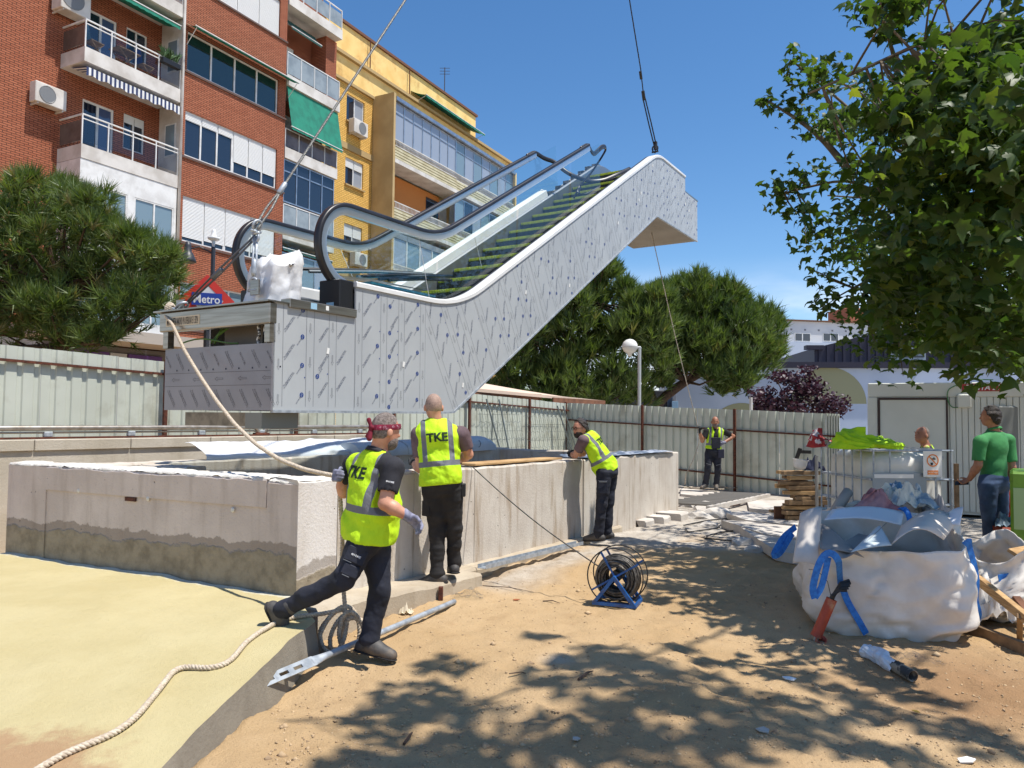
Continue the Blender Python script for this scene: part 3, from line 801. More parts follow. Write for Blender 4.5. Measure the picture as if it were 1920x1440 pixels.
# back wall of the pit and far end
Bk = C0 + dL * LL
mb = MB(); wall_box(mb, V3(*(Bk + dW * 0.3)[:2], 0), V3(*(Bk + dW * LW)[:2], 0), -dL, 0.36, -3.0, ZT - 0.03, ZT - 0.08, 0.015)
recalc(mb.build('back_wall', CONC, pw))
mb = MB(); wall_box(mb, V3(*(Bk - dL * 0.36 + dW * 1.15)[:2], 0), V3(*(Bk - dL * 1.1 + dW * 1.15)[:2], 0), dW, 0.25, -3.0, ZT - 0.05, None, 0.012)
recalc(mb.build('cross_wall', CONC, pw))
mb = MB(); wall_box(mb, V3(*(E0 - nW * 0.33 - dW * 0.3)[:2], 0), V3(*(E0 + dL * (LL - .36) - dW * 0.3)[:2], 0), dW, 0.3, -3.0, 1.05, None, 0.012)
recalc(mb.build('end_wall', CONC, pw))
# tie holes and the rusty patch on the shaded front
mb = MB()
for (px, py) in ((147, 920), (277, 935), (436, 956)):
 d = ray(px, py); q = CAM_C + d * (((C0 + nL * 0.004 - CAM_C) @ nL) / (d @ nL))
 mb.lathe([(0.0, 0.006), (0.010, 0.008), (0.018, 0.004), (0.022, 0.0)], 10, FR(q, dL, (0, 0, 1), nL))
mb.build('tie_hole', M('plug', srgb(214, 210, 202), 0.9), pw)
d = ray(244, 936); q = CAM_C + d * (((C0 + nL * 0.004 - CAM_C) @ nL) / (d @ nL))
MB(FR(q, dL, (0, 0, 1), nL)).box((-0.07, -0.018, -0.01), (0.07, 0.018, 0.003)).build('steel_plate', RUST, pw)
# stepped footing at the foot of the long wall
ft = thing('wall_footing', C0 + dW * 2, 'stepped concrete footing running along the foot of the sunlit pit wall', 'footing')
def zfoot(t_): return float(np.interp(t_, [-.2, px_t(640), px_t(732), px_t(889), px_t(1085)], [ZS + .002, .215, .17, .125, .085]))
def foot(t0, t1, o1, z1, m=CONC_F, o0=0.0, slope=True):
 mb = MB(FR(C0 * V3(1, 1, 0), dW, nW, (0, 0, 1)))
 n = max(2, int((t1 - t0) / 0.08)); pts = []; fs = []
 for i in range(n + 1):
  t_ = t0 + (t1 - t0) * i / n; z1 = zfoot(t_) if slope else z1; w = 0.012 * float(fbm(t_ * 4, o1, 0, 3, 31)); h = 0.010 * float(fbm(t_ * 5, z1, 0, 3, 33))
  pts += [(t_, o0, z1 + h), (t_, o1 - 0.02 + w, z1 + h), (t_, o1 + w, z1 - 0.025 + h), (t_, o1 + 0.01 + w, -0.25)]
 for i in range(n):
  for j in range(3): fs.append((i * 4 + j, i * 4 + j + 1, (i + 1) * 4 + j + 1, (i + 1) * 4 + j))
 fs += [(0, 1, 2, 3), tuple(n * 4 + j for j in (3, 2, 1, 0))]
 mb.add(pts, fs); return recalc(mb.build('footing_block', m, ft))
def px_o(px, off, py=1000):
 d = ray(px, py); q0 = C0 + nW * off; q = CAM_C + d * (((q0 - CAM_C) @ nW) / (d @ nW)); return float((q - C0) @ dW), float(q[1])
foot(-0.16, px_t(690), 0.40, ZS + 0.002)
foot(px_t(690), px_t(842), 0.40, ZS - 0.01)
foot(px_t(842), px_t(925), 0.20, 0.19)
foot(px_t(925), px_t(1085), 0.16, 0.17); foot(px_t(1087), px_t(1158), 0.08, 0.08, slope=False)
for k, (a, b_) in enumerate(((1192, 1208), (1212, 1226), (1230, 1242), (1246, 1256))):
 foot(px_t(a), px_t(b_), 0.16 + 0.08 * (k % 3) + 0.06 * k, 0.07 + 0.02 * ((k * 7) % 3), RUBBLE, slope=False)
mb = MB(); p = WL(px_o(828, .44)[0], 0.44, 0)          # steel stake beside the boot
mb.bbox((p[0] - 0.02, p[1] - 0.02, -0.1), (p[0] + 0.02, p[1] + 0.02, 0.15), 0.004); o = mb.build('steel_stake', RUST); tag(o, 'short rusty steel stake standing against the footing below a boot', 'stake')

# ------------------------------------------------------------------ old entrance wall with its handrail
ow0 = P(-160, 822, 8.2); ow1 = P(735, 815, 14.2)
dO = nrm([ow1[0] - ow0[0], ow1[1] - ow0[1], 0]); nO = V3(dO[1], -dO[0], 0); LO = float(np.linalg.norm((ow1 - ow0)[:2]))
ow0[2] = 0; OFR = FR(ow0, dO, nO, (0, 0, 1))
old = thing('old_entrance_wall', ow0 + dO * LO / 2, 'old stone parapet with a steel handrail in front of the grey hoarding', 'parapet')
MB(OFR).box((0, -0.30, -0.3), (LO, 0.0, 1.20)).build('wall', STONE, old)
k = 0; x = 0.0
while x < LO - 0.02:
 w = min(1.18, LO - x)
 MB(OFR).bbox((x + 0.004, -0.33, 1.203), (x + w - 0.004, 0.03, 1.34), 0.008).build('coping_stone', STONE, old)
 x += w; k += 1
MB(OFR).box((0.1, -0.19, 1.343), (LO - 0.1, -0.11, 1.365)).build('base_rail', RUST, old)
def ofr(x, y, z): return OFR((x, y, z))
x = 0.35; sp = 1.05
while x < LO - 0.2:
 MB(OFR).bbox((x - 0.05, -0.18, 1.366), (x + 0.05, -0.12, 1.43), 0.006).build('rail_bracket', GALV, old); x += sp
# handrail in two runs whose ends turn down to a joint post
xj = LO * 0.62
for (xa, xb, e) in ((0.0, xj - 0.05, 1), (xj + 0.05, LO - 0.05, -1)):
 pts = [ofr(xx, -0.15, 1.475) for xx in np.linspace(xa, xb, 12)]
 if e == 1:
  pts = pts[:-1] + [ofr(xb - 0.10, -0.15, 1.475)] + [ofr(xb - 0.10 + 0.10 * math.sin(a), -0.15, 1.475 - 0.10 + 0.10 * math.cos(a)) for a in np.linspace(0.3, 1.57, 5)]
 else:
  pts = [ofr(xa + 0.10 - 0.10 * math.sin(a), -0.15, 1.475 - 0.10 + 0.10 * math.cos(a)) for a in np.linspace(1.57, 0.3, 5)] + [ofr(xa + 0.10, -0.15, 1.475)] + pts[1:]
 mb = MB(); mb.tube(pts, 0.034, 10); mb.build('handrail', M('old_steel_rail', srgb(178, 172, 164), 0.4, 0.7, srgb(150, 140, 128), 9), old, smooth=True)
 mb = MB(); mb.tube([p + V3(0, 0, -0.055) for p in pts[2:-2]], 0.014, 8); mb.build('lower_rail', STEEL, old, smooth=True)
MB(OFR).bbox((xj - 0.13, -0.20, 1.343), (xj + 0.13, -0.10, 1.39), 0.01).build('joint_plate', RUST, old)

# ------------------------------------------------------------------ white sheeting and grey covers over the back wall
def sheet_on_wall(name, t0, t1, bulge, zt, mat, label, seed):
 """a crumpled sheet draped over the top of the back wall, overhanging on the pit side"""
 n = 70; k = 12; pts = []
 for i in range(n + 1):
  t_ = t0 + (t1 - t0) * i / n
  base = Bk + dW * t_
  for j in range(k + 1):
   s_ = j / k
   a = -0.25 + s_ * 1.0                       # from the outer edge over the top to the pit side
   off = (s_ - 0.35) * 0.6
   if s_ < 0.8: z = zt + .16 * (1 - s_ / .8) + bulge * math.sin(math.pi * min(1, s_ / 0.8)) + 0.02 * float(fbm(t_ * 3, s_ * 3, 0, 3, seed))
   else: z = zt - (s_ - 0.8) * 0.35 + 0.03 * float(fbm(t_ * 2.5, 1.7, 0, 3, seed + 1)); off = 0.6 * 0.45 + 0.03 * float(fbm(t_ * 4, 8, 0, 2, seed))
   z += 0.05 * bulge * 4 * float(fbm(t_ * 1.1, 2.0, 0, 2, seed + 4))
   p = base - dL * off
   pts.append((p[0], p[1], z))
 mb = MB(); w = k + 1
 mb.add(pts, [(i * w + j, (i + 1) * w + j, (i + 1) * w + j + 1, i * w + j + 1) for i in range(n) for j in range(k)])
 o = mb.build(name, mat, smooth=True); tag(o, label, 'plastic sheet'); return o
sheet_on_wall('plastic_sheet', 2.1, 5.6, 0.045, ZT + 0.0, SHEET, 'crumpled white plastic sheet draped over the far pit wall behind the rope', 5)
cv = thing('grey_pit_cover', Bk + dW * 6, 'row of rounded grey plastic covers along the far pit wall', 'plastic cover')
for k, (a, b_, h) in enumerate(((4.6, 5.75, 0.22), (5.76, 7.2, 0.24), (7.21, 8.45, 0.27))):
 poly = []
 for aa in np.linspace(math.pi, 0, 13): poly.append((0.02 + 0.24 * math.cos(aa) , h - 0.16 + 0.16 * math.sin(aa)))
 poly = [(-0.22, 0.0)] + poly + [(0.26, 0.0)]
 fr = FR(Bk + dW * a - dL * 0.2 + V3(0, 0, ZT - 0.10 - Bk[2]), -dL, (0, 0, 1), dW)
 n = 14; pts = []; m_ = len(poly)
 for i in range(n + 1):
  f = i / n; e = 1.0
  if k == 2 and f > 0.75: e = math.sqrt(max(0.05, 1 - ((f - 0.75) / 0.25) ** 2))
  for (x, z) in poly: pts.append((x, z * (0.5 + 0.5 * e) if z > 0 else 0, f * (b_ - a)))
 fs = [(i * m_ + j, (i + 1) * m_ + j, (i + 1) * m_ + j + 1, i * m_ + j + 1) for i in range(n) for j in range(m_ - 1)] + [list(range(m_)), list(range(n * m_, (n + 1) * m_))[::-1]]
 mb = MB(fr); mb.add(pts, fs); o = recalc(mb.build('cover_section', GREYPL, cv)); smooth_by_angle(o, 50)
 for cx in ((b_ - a) * 0.5,):
  mb = MB(); ring = [fr((0.262 + 0.006 * 0, 0.13 + 0.06 * math.cos(q), cx + 0.06 * math.sin(q))) - dL * 0.0 for q in np.linspace(0, math.pi, 9)]
  mb.tube(ring, 0.006, 5); mb.build('grip_mark', M('cover_mark', srgb(104, 112, 122), 0.6), cv)
# ragged mortar / foil edge lying along the near wall top by the leaning man
mb = MB(); n = 60; pts = []
for i in range(n + 1):
 t_ = px_t(1095) + (px_t(1262) - px_t(1095)) * i / n
 for j, off in enumerate((0.03, -0.12, -0.30, -0.38)):
  q = WL(t_, off + 0.015 * float(fbm(t_ * 5, j, 0, 2, 3)), zt_at(t_) + 0.022 + 0.03 * abs(float(fbm(t_ * 4, j * 2, 0, 3, 6))) * (j not in (0,)))
  pts.append(q)
mb.add(pts, [(i * 4 + j, i * 4 + j + 1, (i + 1) * 4 + j + 1, (i + 1) * 4 + j) for i in range(n) for j in range(3)])
o = mb.build('bitumen_sheet', M('foil_membrane', srgb(120, 132, 150), 0.35, 0.4, srgb(206, 212, 222), 7.0, vlo=0.45, vhi=0.55, bump=0.4, bs=20), smooth=True); tag(o, 'crinkled silver and blue foil membrane lying on top of the far pit wall', 'membrane')
# timber board lying on top of the near wall
ta, tb = px_t(893), px_t(1056)
pl = MB(FR(WL(ta, 0, zt_at(ta)), nrm(WL(tb, 0, zt_at(tb)) - WL(ta, 0, zt_at(ta))), nW, (0, 0, 1)))
pl.bbox((0, -0.28, 0.016), (tb - ta, -0.02, 0.040), 0.004); o = pl.build('timber_board', WOOD); tag(o, 'long thin pale timber board lying on top of the pit wall', 'board')
# ================================================================== grey sheet hoarding
KF = V3(1.6, 21.6, 0); FL0 = V3(-8.2, 8.0, 0); FR1 = V3(7.0, 16.2, 0)
def hoarding(name, p0, p1, zt0, zt1, label, hgt=2.0, wp=1.05, post_every=2.45, rails=(0.28, 1.72), posts_front=True, phase=0.0, rd=0.02):
 d = nrm([p1[0] - p0[0], p1[1] - p0[1], 0]); n = V3(d[1], -d[0], 0); n = n if n @ (CAM_C - p0) > 0 else -n
 Ltot = float(np.linalg.norm((p1 - p0)[:2]))
 root = thing(name, (p0 + p1) / 2, label, 'hoarding')
 # rib profile of one panel (x along, y depth towards the viewer)
 rib = []; pitch = wp / 5
 for k in range(5):
  x0 = k * pitch
  rib += [(x0, 0.0), (x0 + pitch * 0.56, 0.0), (x0 + pitch * 0.64, -rd), (x0 + pitch * 0.88, -rd), (x0 + pitch * 0.96, 0.0)]
 rib.append((wp, 0.0))
 x = 0.0; i = 0
 while x < Ltot - 0.05:
  w = min(wp, Ltot - x); sc = w / wp
  za = zt0 + (zt1 - zt0) * x / Ltot; zb = zt0 + (zt1 - zt0) * (x + w) / Ltot
  jig = 0.012 * ((i * 37 % 11) / 11 - 0.5); mb = MB(FR(p0, d, n, (0, 0, 1))); pts = []; fs = []
  for (rx, ry) in rib:
   f = rx / wp; zz = za + (zb - za) * f + jig
   pts += [(x + rx * sc * 0.996, ry + (0.004 if i % 2 else 0.0), zz - hgt), (x + rx * sc * 0.996, ry + (0.004 if i % 2 else 0.0), zz)]
  m_ = len(rib)
  for k in range(m_ - 1): fs.append((2 * k, 2 * k + 2, 2 * k + 3, 2 * k + 1))
  mb.add(pts, fs); mb.build('sheet_panel', FENCE, root)
  x += wp; i += 1
 x = phase
 while x < Ltot:
  z = zt0 + (zt1 - zt0) * x / Ltot
  MB(FR(p0, d, n, (0, 0, 1))).bbox((x - 0.03, 0.062, z - hgt - 0.2), (x + 0.03, 0.115, z + 0.02), 0.005).build('post', RUST, root); x += post_every
 for r in rails:
  MB(FR(p0, d, n, (0, 0, 1))).add([(0, 0.012, zt0 - hgt + r), (Ltot, 0.012, zt1 - hgt + r), (Ltot, 0.055, zt1 - hgt + r), (0, 0.055, zt0 - hgt + r), (0, 0.012, zt0 - hgt + r + 0.035), (Ltot, 0.012, zt1 - hgt + r + 0.035), (Ltot, 0.055, zt1 - hgt + r + 0.035), (0, 0.055, zt0 - hgt + r + 0.035)],
   [(0, 3, 2, 1), (4, 5, 6, 7), (0, 1, 5, 4), (1, 2, 6, 5), (2, 3, 7, 6), (3, 0, 4, 7)]).build('rail', RUST, root)
 return root, d, n, Ltot
zl = 1.65 + (776 - 645) / 1420 * 9.95
d_l = nrm(KF - P(0, 700, 10.0) * V3(1, 1, 0)); FL0 = P(0, 700, 10.0) * V3(1, 1, 0) - d_l * 1.6
L_all = float(np.linalg.norm(KF - FL0)); zl0 = zl + 0.5 * 1.6 / L_all * 1.0
hl, hd, hn, hL = hoarding('sheet_hoarding', FL0, KF, zl0, 2.10, 'light grey ribbed sheet hoarding running away behind the hanging escalator', 2.0, 1.05, 2.5, (0.35, 1.78), True, 1.35)
hr, hd2, hn2, hL2 = hoarding('sheet_hoarding', KF, FR1, 2.12, 1.82, 'shaded grey ribbed sheet hoarding behind the man who holds the rope', 1.95, 1.05, 2.62, (0.38, 1.45), True, 0.0, .04)
# ------------------------------------------------------------------ welded mesh panels leaning on the hoarding
def mesh_panel(x0, x1, z0, z1, lean0, label, bars):
 f0 = FR(FL0, hd, hn, (0, 0, 1)); root = thing('wire_mesh_panel', f0((x0, 0.5, 0)), label, 'mesh panel', 'wire mesh panels leaning on the hoarding')
 def q(x, z): return f0((x, 0.18 + lean0 * (1 - (z - z0) / (z1 - z0)), z))
 for (x, sl) in bars:
  mb = MB(); mb.tube([q(x + sl, z0), q(x, z1 + 0.12)], 0.022, 6); mb.build('upright', WIRE, root)
 mb = MB()
 for x in np.arange(x0 + 0.08, x1, 0.10): mb.tube([q(x, z0), q(x, z1)], 0.0035, 3, False)
 mb.build('vertical_wires', WIRE, root)['kind'] = 'stuff'
 mb = MB()
 for z in np.arange(z0 + 0.1, z1 + 0.01, 0.2):
  pts = []
  for x in np.arange(x0, x1 + 0.01, 0.05): pts.append(q(x, z + (0.03 if (int(round((x - x0) / 0.05)) % 4 in (1, 2)) and int(round((z - z0) / 0.2)) % 2 else 0)))
  mb.tube(pts, 0.0045, 3, False)
 mb.build('horizontal_wires', WIRE, root)['kind'] = 'stuff'
def fx(px, Yg=None):
 """distance along the left hoarding for a pixel column"""
 d = ray(px, 800); q = CAM_C + d * (((FL0 - CAM_C) @ hn) / (d @ hn)); return float((q - FL0) @ hd)
mesh_panel(fx(880), fx(960), 0.25, 2.0, 0.45, 'wire mesh panel leaning on the hoarding nearest the escalator', [(fx(902), 0.25), (fx(926), 0.0)])
mesh_panel(fx(968), fx(1050), 0.2, 1.9, 0.45, 'wire mesh panel leaning on the hoarding beside the brown corner post', [(fx(1036), 0.35), (fx(1047), 0.3)])
# little blue tag on top of the right hoarding and things that hang on it
f2 = FR(KF, hd2, hn2, (0, 0, 1))
def fx2(px, py=850):
 d = ray(px, py); q = CAM_C + d * (((KF - CAM_C) @ hn2) / (d @ hn2)); return float((q - KF) @ hd2), float(q[2])
x_, z_ = fx2(1266, 756); MB(f2).bbox((x_ - 0.09, 0.0, z_ - 0.12), (x_ + 0.09, 0.012, z_ + 0.05), 0.004).build('site_tag', M('pale_blue_board', srgb(150, 190, 220), 0.6)); bpy.context.scene.objects['site_tag']['label'] = 'small pale blue board stuck above the right hoarding'; bpy.context.scene.objects['site_tag']['category'] = 'board'
# ================================================================== the hanging escalator
ETH, ETI = 0.551, 0.007
EO = V3(-2.202, 6.974, 1.703)
_u = V3(math.sin(ETH), math.cos(ETH), 0); EN = V3(-math.cos(ETH), math.sin(ETH), 0); _z = V3(0, 0, 1)
EU = _u * math.cos(ETI) + _z * math.sin(ETI); EV = _z * math.cos(ETI) - _u * math.sin(ETI)
EF = FR(EO, EU, EN, EV)                      # local (s along, w across away from the viewer, v up)
def E(s, w, v): return EF((s, w, v))
def ES(px, py, w):
 d = ray(px, py); n = EN; return CAM_C + d * (((EO + EN * w - CAM_C) @ n) / (d @ n))
def fillet(pts, rad):
 out = [np.array(pts[0], float)]
 for i in range(1, len(pts) - 1):
  p0, p1, p2 = (np.array(pts[k], float) for k in (i - 1, i, i + 1))
  a = nrm(p0 - p1); b_ = nrm(p2 - p1); ang = math.acos(max(-1, min(1, a @ b_))); r = rad[i - 1]
  tl = r / math.tan(ang / 2); q0 = p1 + a * tl; q1 = p1 + b_ * tl
  n = 10; c = p1 + nrm(a + b_) * (r / math.sin(ang / 2))
  a0 = math.atan2(*(q0 - c)[::-1]); a1 = math.atan2(*(q1 - c)[::-1])
  while a1 - a0 > math.pi: a1 -= 2 * math.pi
  while a1 - a0 < -math.pi: a1 += 2 * math.pi
  out += [c + r * V3(math.cos(x), math.sin(x)) for x in np.linspace(a0, a1, n + 1)]
 out.append(np.array(pts[-1], float)); return np.array(out)
def resample(p, step):
 d = np.r_[0, np.cumsum(np.linalg.norm(np.diff(p, axis=0), axis=1))]; n = max(2, int(d[-1] / step))
 t_ = np.linspace(0, d[-1], n + 1); return np.stack([np.interp(t_, d, p[:, i]) for i in range(p.shape[1])], -1)
SK = fillet([(1.068, 1.316), (2.93, 1.316), (9.9, 5.344), (11.61, 5.344)], (2.2, 1.3))      # cladding top line
BT = [(0, 0), (2.815, 0), (9.83, 4.06), (12.47, 4.06)]                                        # cladding bottom line
def off2(path, d):
 t_ = np.gradient(path, axis=0); t_ /= np.linalg.norm(t_, axis=1)[:, None]; return path + np.stack([-t_[:, 1], t_[:, 0]], -1) * d
def sk_at(s): return float(np.interp(s, SK[:, 0], SK[:, 1]))
esc = thing('escalator', V3(*E(6, 0.8, 0)[:2], 1.70), 'new escalator in printed grey protective film hanging from crane cables over the pit', 'escalator')
def sweep(mb, path, prof, close=True):
 """profile (w, dv) swept along path of (s,v), dv measured along the path normal"""
 path = np.asarray(path, float); t_ = np.gradient(path, axis=0); t_ /= np.linalg.norm(t_, axis=1)[:, None]; nn_ = np.stack([-t_[:, 1], t_[:, 0]], -1)
 m_ = len(prof); pts = []
 for i in range(len(path)):
  for (w, dv) in prof: q = path[i] + nn_[i] * dv; pts.append((q[0], w, q[1]))
 fs = []
 for i in range(len(path) - 1):
  for j in range(m_ if close else m_ - 1):
   j2 = (j + 1) % m_; fs.append((i * m_ + j, i * m_ + j2, (i + 1) * m_ + j2, (i + 1) * m_ + j))
 if close: fs += [list(range(m_))[::-1], list(range((len(path) - 1) * m_, len(path) * m_))]
 mb.add(pts, fs, EF); return mb
# ---- cladding panels on the visible side
ce, se = math.cos(math.radians(30)), math.sin(math.radians(30)); ed = V3(ce, se); pd = V3(-se, ce)
def seam(q):
 lo = V3(2.815, 0) + ed * q
 for h in np.arange(0.3, 1.8, 0.01):
  p = lo + pd * h
  if p[1] > sk_at(p[0]): break
 return lo, p
def top_between(a, b_): return [tuple(p) for p in SK if a < p[0] < b_]
cuts = [('f', 0.0), ('f', 1.068), ('f', 2.25), ('i', 1.1), ('i', 2.7), ('i', 4.3), ('i', 5.9), ('v', 9.9), ('v', 11.2), ('v', 12.47)]
panels = []
for (k0, c0), (k1, c1) in zip(cuts[:-1], cuts[1:]):
 def ends(k, c):
  if k == 'f' and c == 0.0: return (0, 0), (0, 1.005)
  if k == 'f': return (c, 0), (c, 1.005 if c < 1.07 else 1.316)
  if k == 'i': a, b_ = seam(c); return tuple(a), tuple(b_)
  bz = 4.06 if c > 9.83 else 0
  return (c, 4.06), (c, sk_at(c) if c < 11.61 else 4.99)
 lo0, hi0 = ends(k0, c0); lo1, hi1 = ends(k1, c1)
 if (k0, c0) == ('f', 1.068): hi0 = (1.068, 1.316)
 poly = [lo0] + [p for p in BT if lo0[0] + 1e-6 < p[0] < lo1[0] - 1e-6] + [lo1, hi1]
 tb_ = top_between(hi0[0] + 1e-3, hi1[0] - 1e-3)
 if c1 == 12.47: tb_ = [(11.2, 5.344), (11.61, 5.344), (11.61, 5.0)][1:]
 poly += tb_[::-1] + [hi0] if c1 != 12.47 else tb_[::-1] + [hi0]
 c = np.mean(np.array(poly), 0)
 poly = [tuple(np.array(p) + (c - np.array(p)) / np.linalg.norm(c - np.array(p)) * 0.0025) for p in poly]
 panels.append((k0, c0, k1, c1, poly))
def flatpoly(mb, poly, w0, w1):
 n = len(poly); pts = [(p[0], w0, p[1]) for p in poly] + [(p[0], w1, p[1]) for p in poly]
 mb.add(pts, [list(range(n)), list(range(n, 2 * n))[::-1]] + [(i, n + i, n + (i + 1) % n, (i + 1) % n) for i in range(n)], EF)
# ---- film print, drawn as flat ink on each panel
def place2(v, f, pos, ang, sc):
 c, s = math.cos(ang), math.sin(ang); return (np.asarray(v) * sc) @ np.array([[c, s], [-s, c]]) + pos, f
def disc(r, n=14): return np.array([(r * math.cos(a), r * math.sin(a)) for a in np.linspace(0, 2 * math.pi, n, endpoint=False)]), [list(range(n))]
def ringp(r0, r1, n=14):
 v = [(r * math.cos(a), r * math.sin(a)) for r in (r0, r1) for a in np.linspace(0, 2 * math.pi, n, endpoint=False)]
 return np.array(v), [(i, (i + 1) % n, n + (i + 1) % n, n + i) for i in range(n)]
T1, T2, TN, TNN = text_tris('The Novacel Solution', 1, 0.01), text_tris('for LASER Fiber & CO2', 1, 0.01), text_tris('NOVACEL', 1), text_tris('N', 1, 0.02)
def arrow_ink(L_=0.10, hw=0.016, sh=0.006, lw=0.0022):
 """hollow arrow pointing to -y, as thin strips"""
 out = [(-sh, L_ / 2), (sh, L_ / 2), (sh, -L_ / 2 + 0.03), (hw, -L_ / 2 + 0.03), (0, -L_ / 2), (-hw, -L_ / 2 + 0.03), (-sh, -L_ / 2 + 0.03)]
 v = []; f = []
 for i in range(len(out)):
  a, b_ = V3(*out[i]), V3(*out[(i + 1) % len(out)]); t_ = nrm(b_ - a); n_ = V3(-t_[1], t_[0]) * lw / 2
  k = len(v); v += [a - n_, b_ - n_, b_ + n_, a + n_]; f.append((k, k + 1, k + 2, k + 3))
 return np.array(v), f
ARW = arrow_ink()
def inpoly1(p, poly): return bool(in_poly(np.array([p[0]]), np.array([p[1]]), poly)[0])
def print_film(name, parent, poly, mapf, toloc, x0, x1, y0, y1, w, wd=1, ink=(INK, BLUEINK, LINEINK), seed=0, arr_ang=0.0, t_ang=math.radians(52), first=0):
 """film coordinates (x,y) -> mapf -> panel (s,v); marks kept only inside poly"""
 mb = MB(EF); rs = random.Random(seed)
 shr = [np.array(p) for p in poly]
 def ok(pts): return all(inpoly1(mapf(p), poly) for p in pts)
 def emit(v, f, mi):
  q = np.array([mapf(p) for p in v]); mb.add([toloc(a) for a in q], f, EF, mi)
 x = x0 + first; k = 0
 while x < x1:
  strip, zone = 0.10, (0.29 if k % 2 == 0 else 0.20)
  for xx in (x, x + strip):
   # guide line in short runs so that it can stop at the panel edge
   ys = np.arange(y0, y1, 0.04)
   run = None
   for yy in ys:
    good = ok([(xx, yy), (xx, yy + 0.04)])
    if good and run is None: run = yy
    if (not good or yy == ys[-1]) and run is not None:
     emit(np.array([(xx - 0.0013, run), (xx + 0.0013, run), (xx + 0.0013, yy), (xx - 0.0013, yy)]), [(0, 1, 2, 3)], 2); run = None
  for yy in np.arange(y0 + 0.1 + 0.04 * (k % 3), y1, 0.33):
   if ok([(x + strip / 2, yy - 0.06), (x + strip / 2, yy + 0.06)]):
    v, f = place2(*ARW, np.array([x + strip / 2, yy]), arr_ang, 1.0); emit(v, f, 2)
  zx = x + strip; m_ = 0
  for yy in np.arange(y0 + 0.02 + 0.05 * (k % 2), y1, 0.135):
   ca, sa = math.cos(t_ang), math.sin(t_ang)
   kind = (m_ + k) % 4; yy = yy + rs.uniform(-.02, .02)
   if kind in (0, 2):
    pos = np.array([zx + (0.075 if m_ % 2 == 0 else zone - 0.075), yy])
    if ok([pos + V3(ca, sa) * 0.075, pos - V3(ca, sa) * 0.075]):
     for (tt, dy) in ((T1, 0.008), (T2, -0.008)):
      v, f = place2(*tt, pos + V3(-sa, ca) * dy, t_ang, 0.0140); emit(v, f, 0)
   else:
    pos = np.array([zx + (0.05 if m_ % 2 == 0 else zone - 0.05), yy])
    if rs.random() < .7 and ok([pos + V3(0.03, 0.03), pos - V3(0.03, 0.03)]):
     v, f = place2(*ringp(0.0165, 0.024), pos, 0, 1); emit(v, f, 1)
     v, f = place2(*TNN, pos, 0, 0.034); emit(v, f, 1)
     q = pos + V3(ca, sa) * (0.062 if m_ % 2 == 0 else -0.062)
     if ok([q + V3(ca, sa) * 0.04, q - V3(ca, sa) * 0.04]):
      v, f = place2(*TN, q, t_ang, 0.0140); emit(v, f, 0)
   if m_ % 2 == 0 and rs.random() < .45:
    pos = np.array([zx + zone - 0.014, yy + 0.03])
    if ok([pos]): v, f = place2(*disc(0.007, 8), pos, 0, 1); emit(v, f, 1)
   m_ += 1
  x += strip + zone; k += 1
 if mb.v: mb.build('film_print', list(ink), parent)
cl = []
for pi, (k0, c0, k1, c1, poly) in enumerate(panels):
 mb = MB(); flatpoly(mb, poly, 0.0, 0.018); o = recalc(mb.build('cladding_panel', FILM, esc)); cl.append(o)
 toloc = lambda a: (a[0], -0.0022, a[1])
 if k0 == 'f' and k1 == 'f':
  print_film('p', o, poly, lambda p: p, toloc, poly[0][0] + 0.006, c1, 0, 1.34, 0, seed=pi)
 elif k0 == 'v' and k1 == 'v':
  print_film('p', o, poly, lambda p: p, toloc, c0, c1, 4.0, 5.36, 0, seed=pi)
 else:
  mf = lambda p: (2.815 + ed[0] * p[0] + pd[0] * p[1], ed[1] * p[0] + pd[1] * p[1])
  qs = [(-0.9 if k0 == 'f' else c0), (c1 if k1 == 'i' else 8.6)]
  print_film('p', o, poly, mf, toloc, qs[0] + (0.9 if k0 == 'f' else 0.0) + 0.02, qs[1], -0.35, 1.75, 0, seed=pi)
  if k0 == 'f': pass
# white paper stickers
stk = [(615, 658), (757, 683), (868, 722), (986, 548), (1068, 535), (1159, 418), (1198, 375), (1202, 362), (1224, 310), (1285, 382), (1292, 395)]
for (px, py) in stk:
 p = ES(px, py, -0.003); q = (p - EO) @ EF.m.T; sz = 0.022
 MB(EF).add([(q[0] - sz, -0.0045, q[2] - sz * 1.2), (q[0] + sz * 0.5, -0.0045, q[2] - sz * 1.5), (q[0] + sz, -0.0045, q[2] + sz * 1.2), (q[0] - sz * .4, -0.0045, q[2] + sz * 1.5)], [(0, 1, 2, 3)]).build('sticker', PAPER, esc)
# bottom angle along the cladding edge, soffits and far side
mb = MB(); sweep(mb, resample(np.array(BT), 0.2), [(-0.012, -0.02), (0.03, -0.02), (0.03, 0.004), (-0.012, 0.004)]); mb.build('edge_angle', GALV, esc)
mb = MB(EF); mb.add([(0, 0.03, -0.004), (2.815, 0.03, -0.004), (9.83, 0.03, 4.056), (12.47, 0.03, 4.056), (0, 1.6, -0.004), (2.815, 1.6, -0.004), (9.83, 1.6, 4.056), (12.47, 1.6, 4.056)], [(0, 1, 5, 4), (1, 2, 6, 5), (2, 3, 7, 6)]); mb.build('soffit', SOFFIT, esc)
far = [(0.5, 0), (2.815, 0), (9.83, 4.06), (12.47, 4.06), (12.47, 4.99), (11.61, 5.0), (11.61, 5.30)] + [tuple(p) for p in SK[::-1][1:-1]] + [(1.068, 1.29), (1.068, 1.0), (0.5, 1.0)]
mb = MB(); flatpoly(mb, far, 1.58, 1.6); recalc(mb.build('far_cladding', FILM, esc))
MB(EF).box((12.45, 0.02, 4.07), (12.47, 1.58, 4.98)).build('end_plate', STEEL, esc)
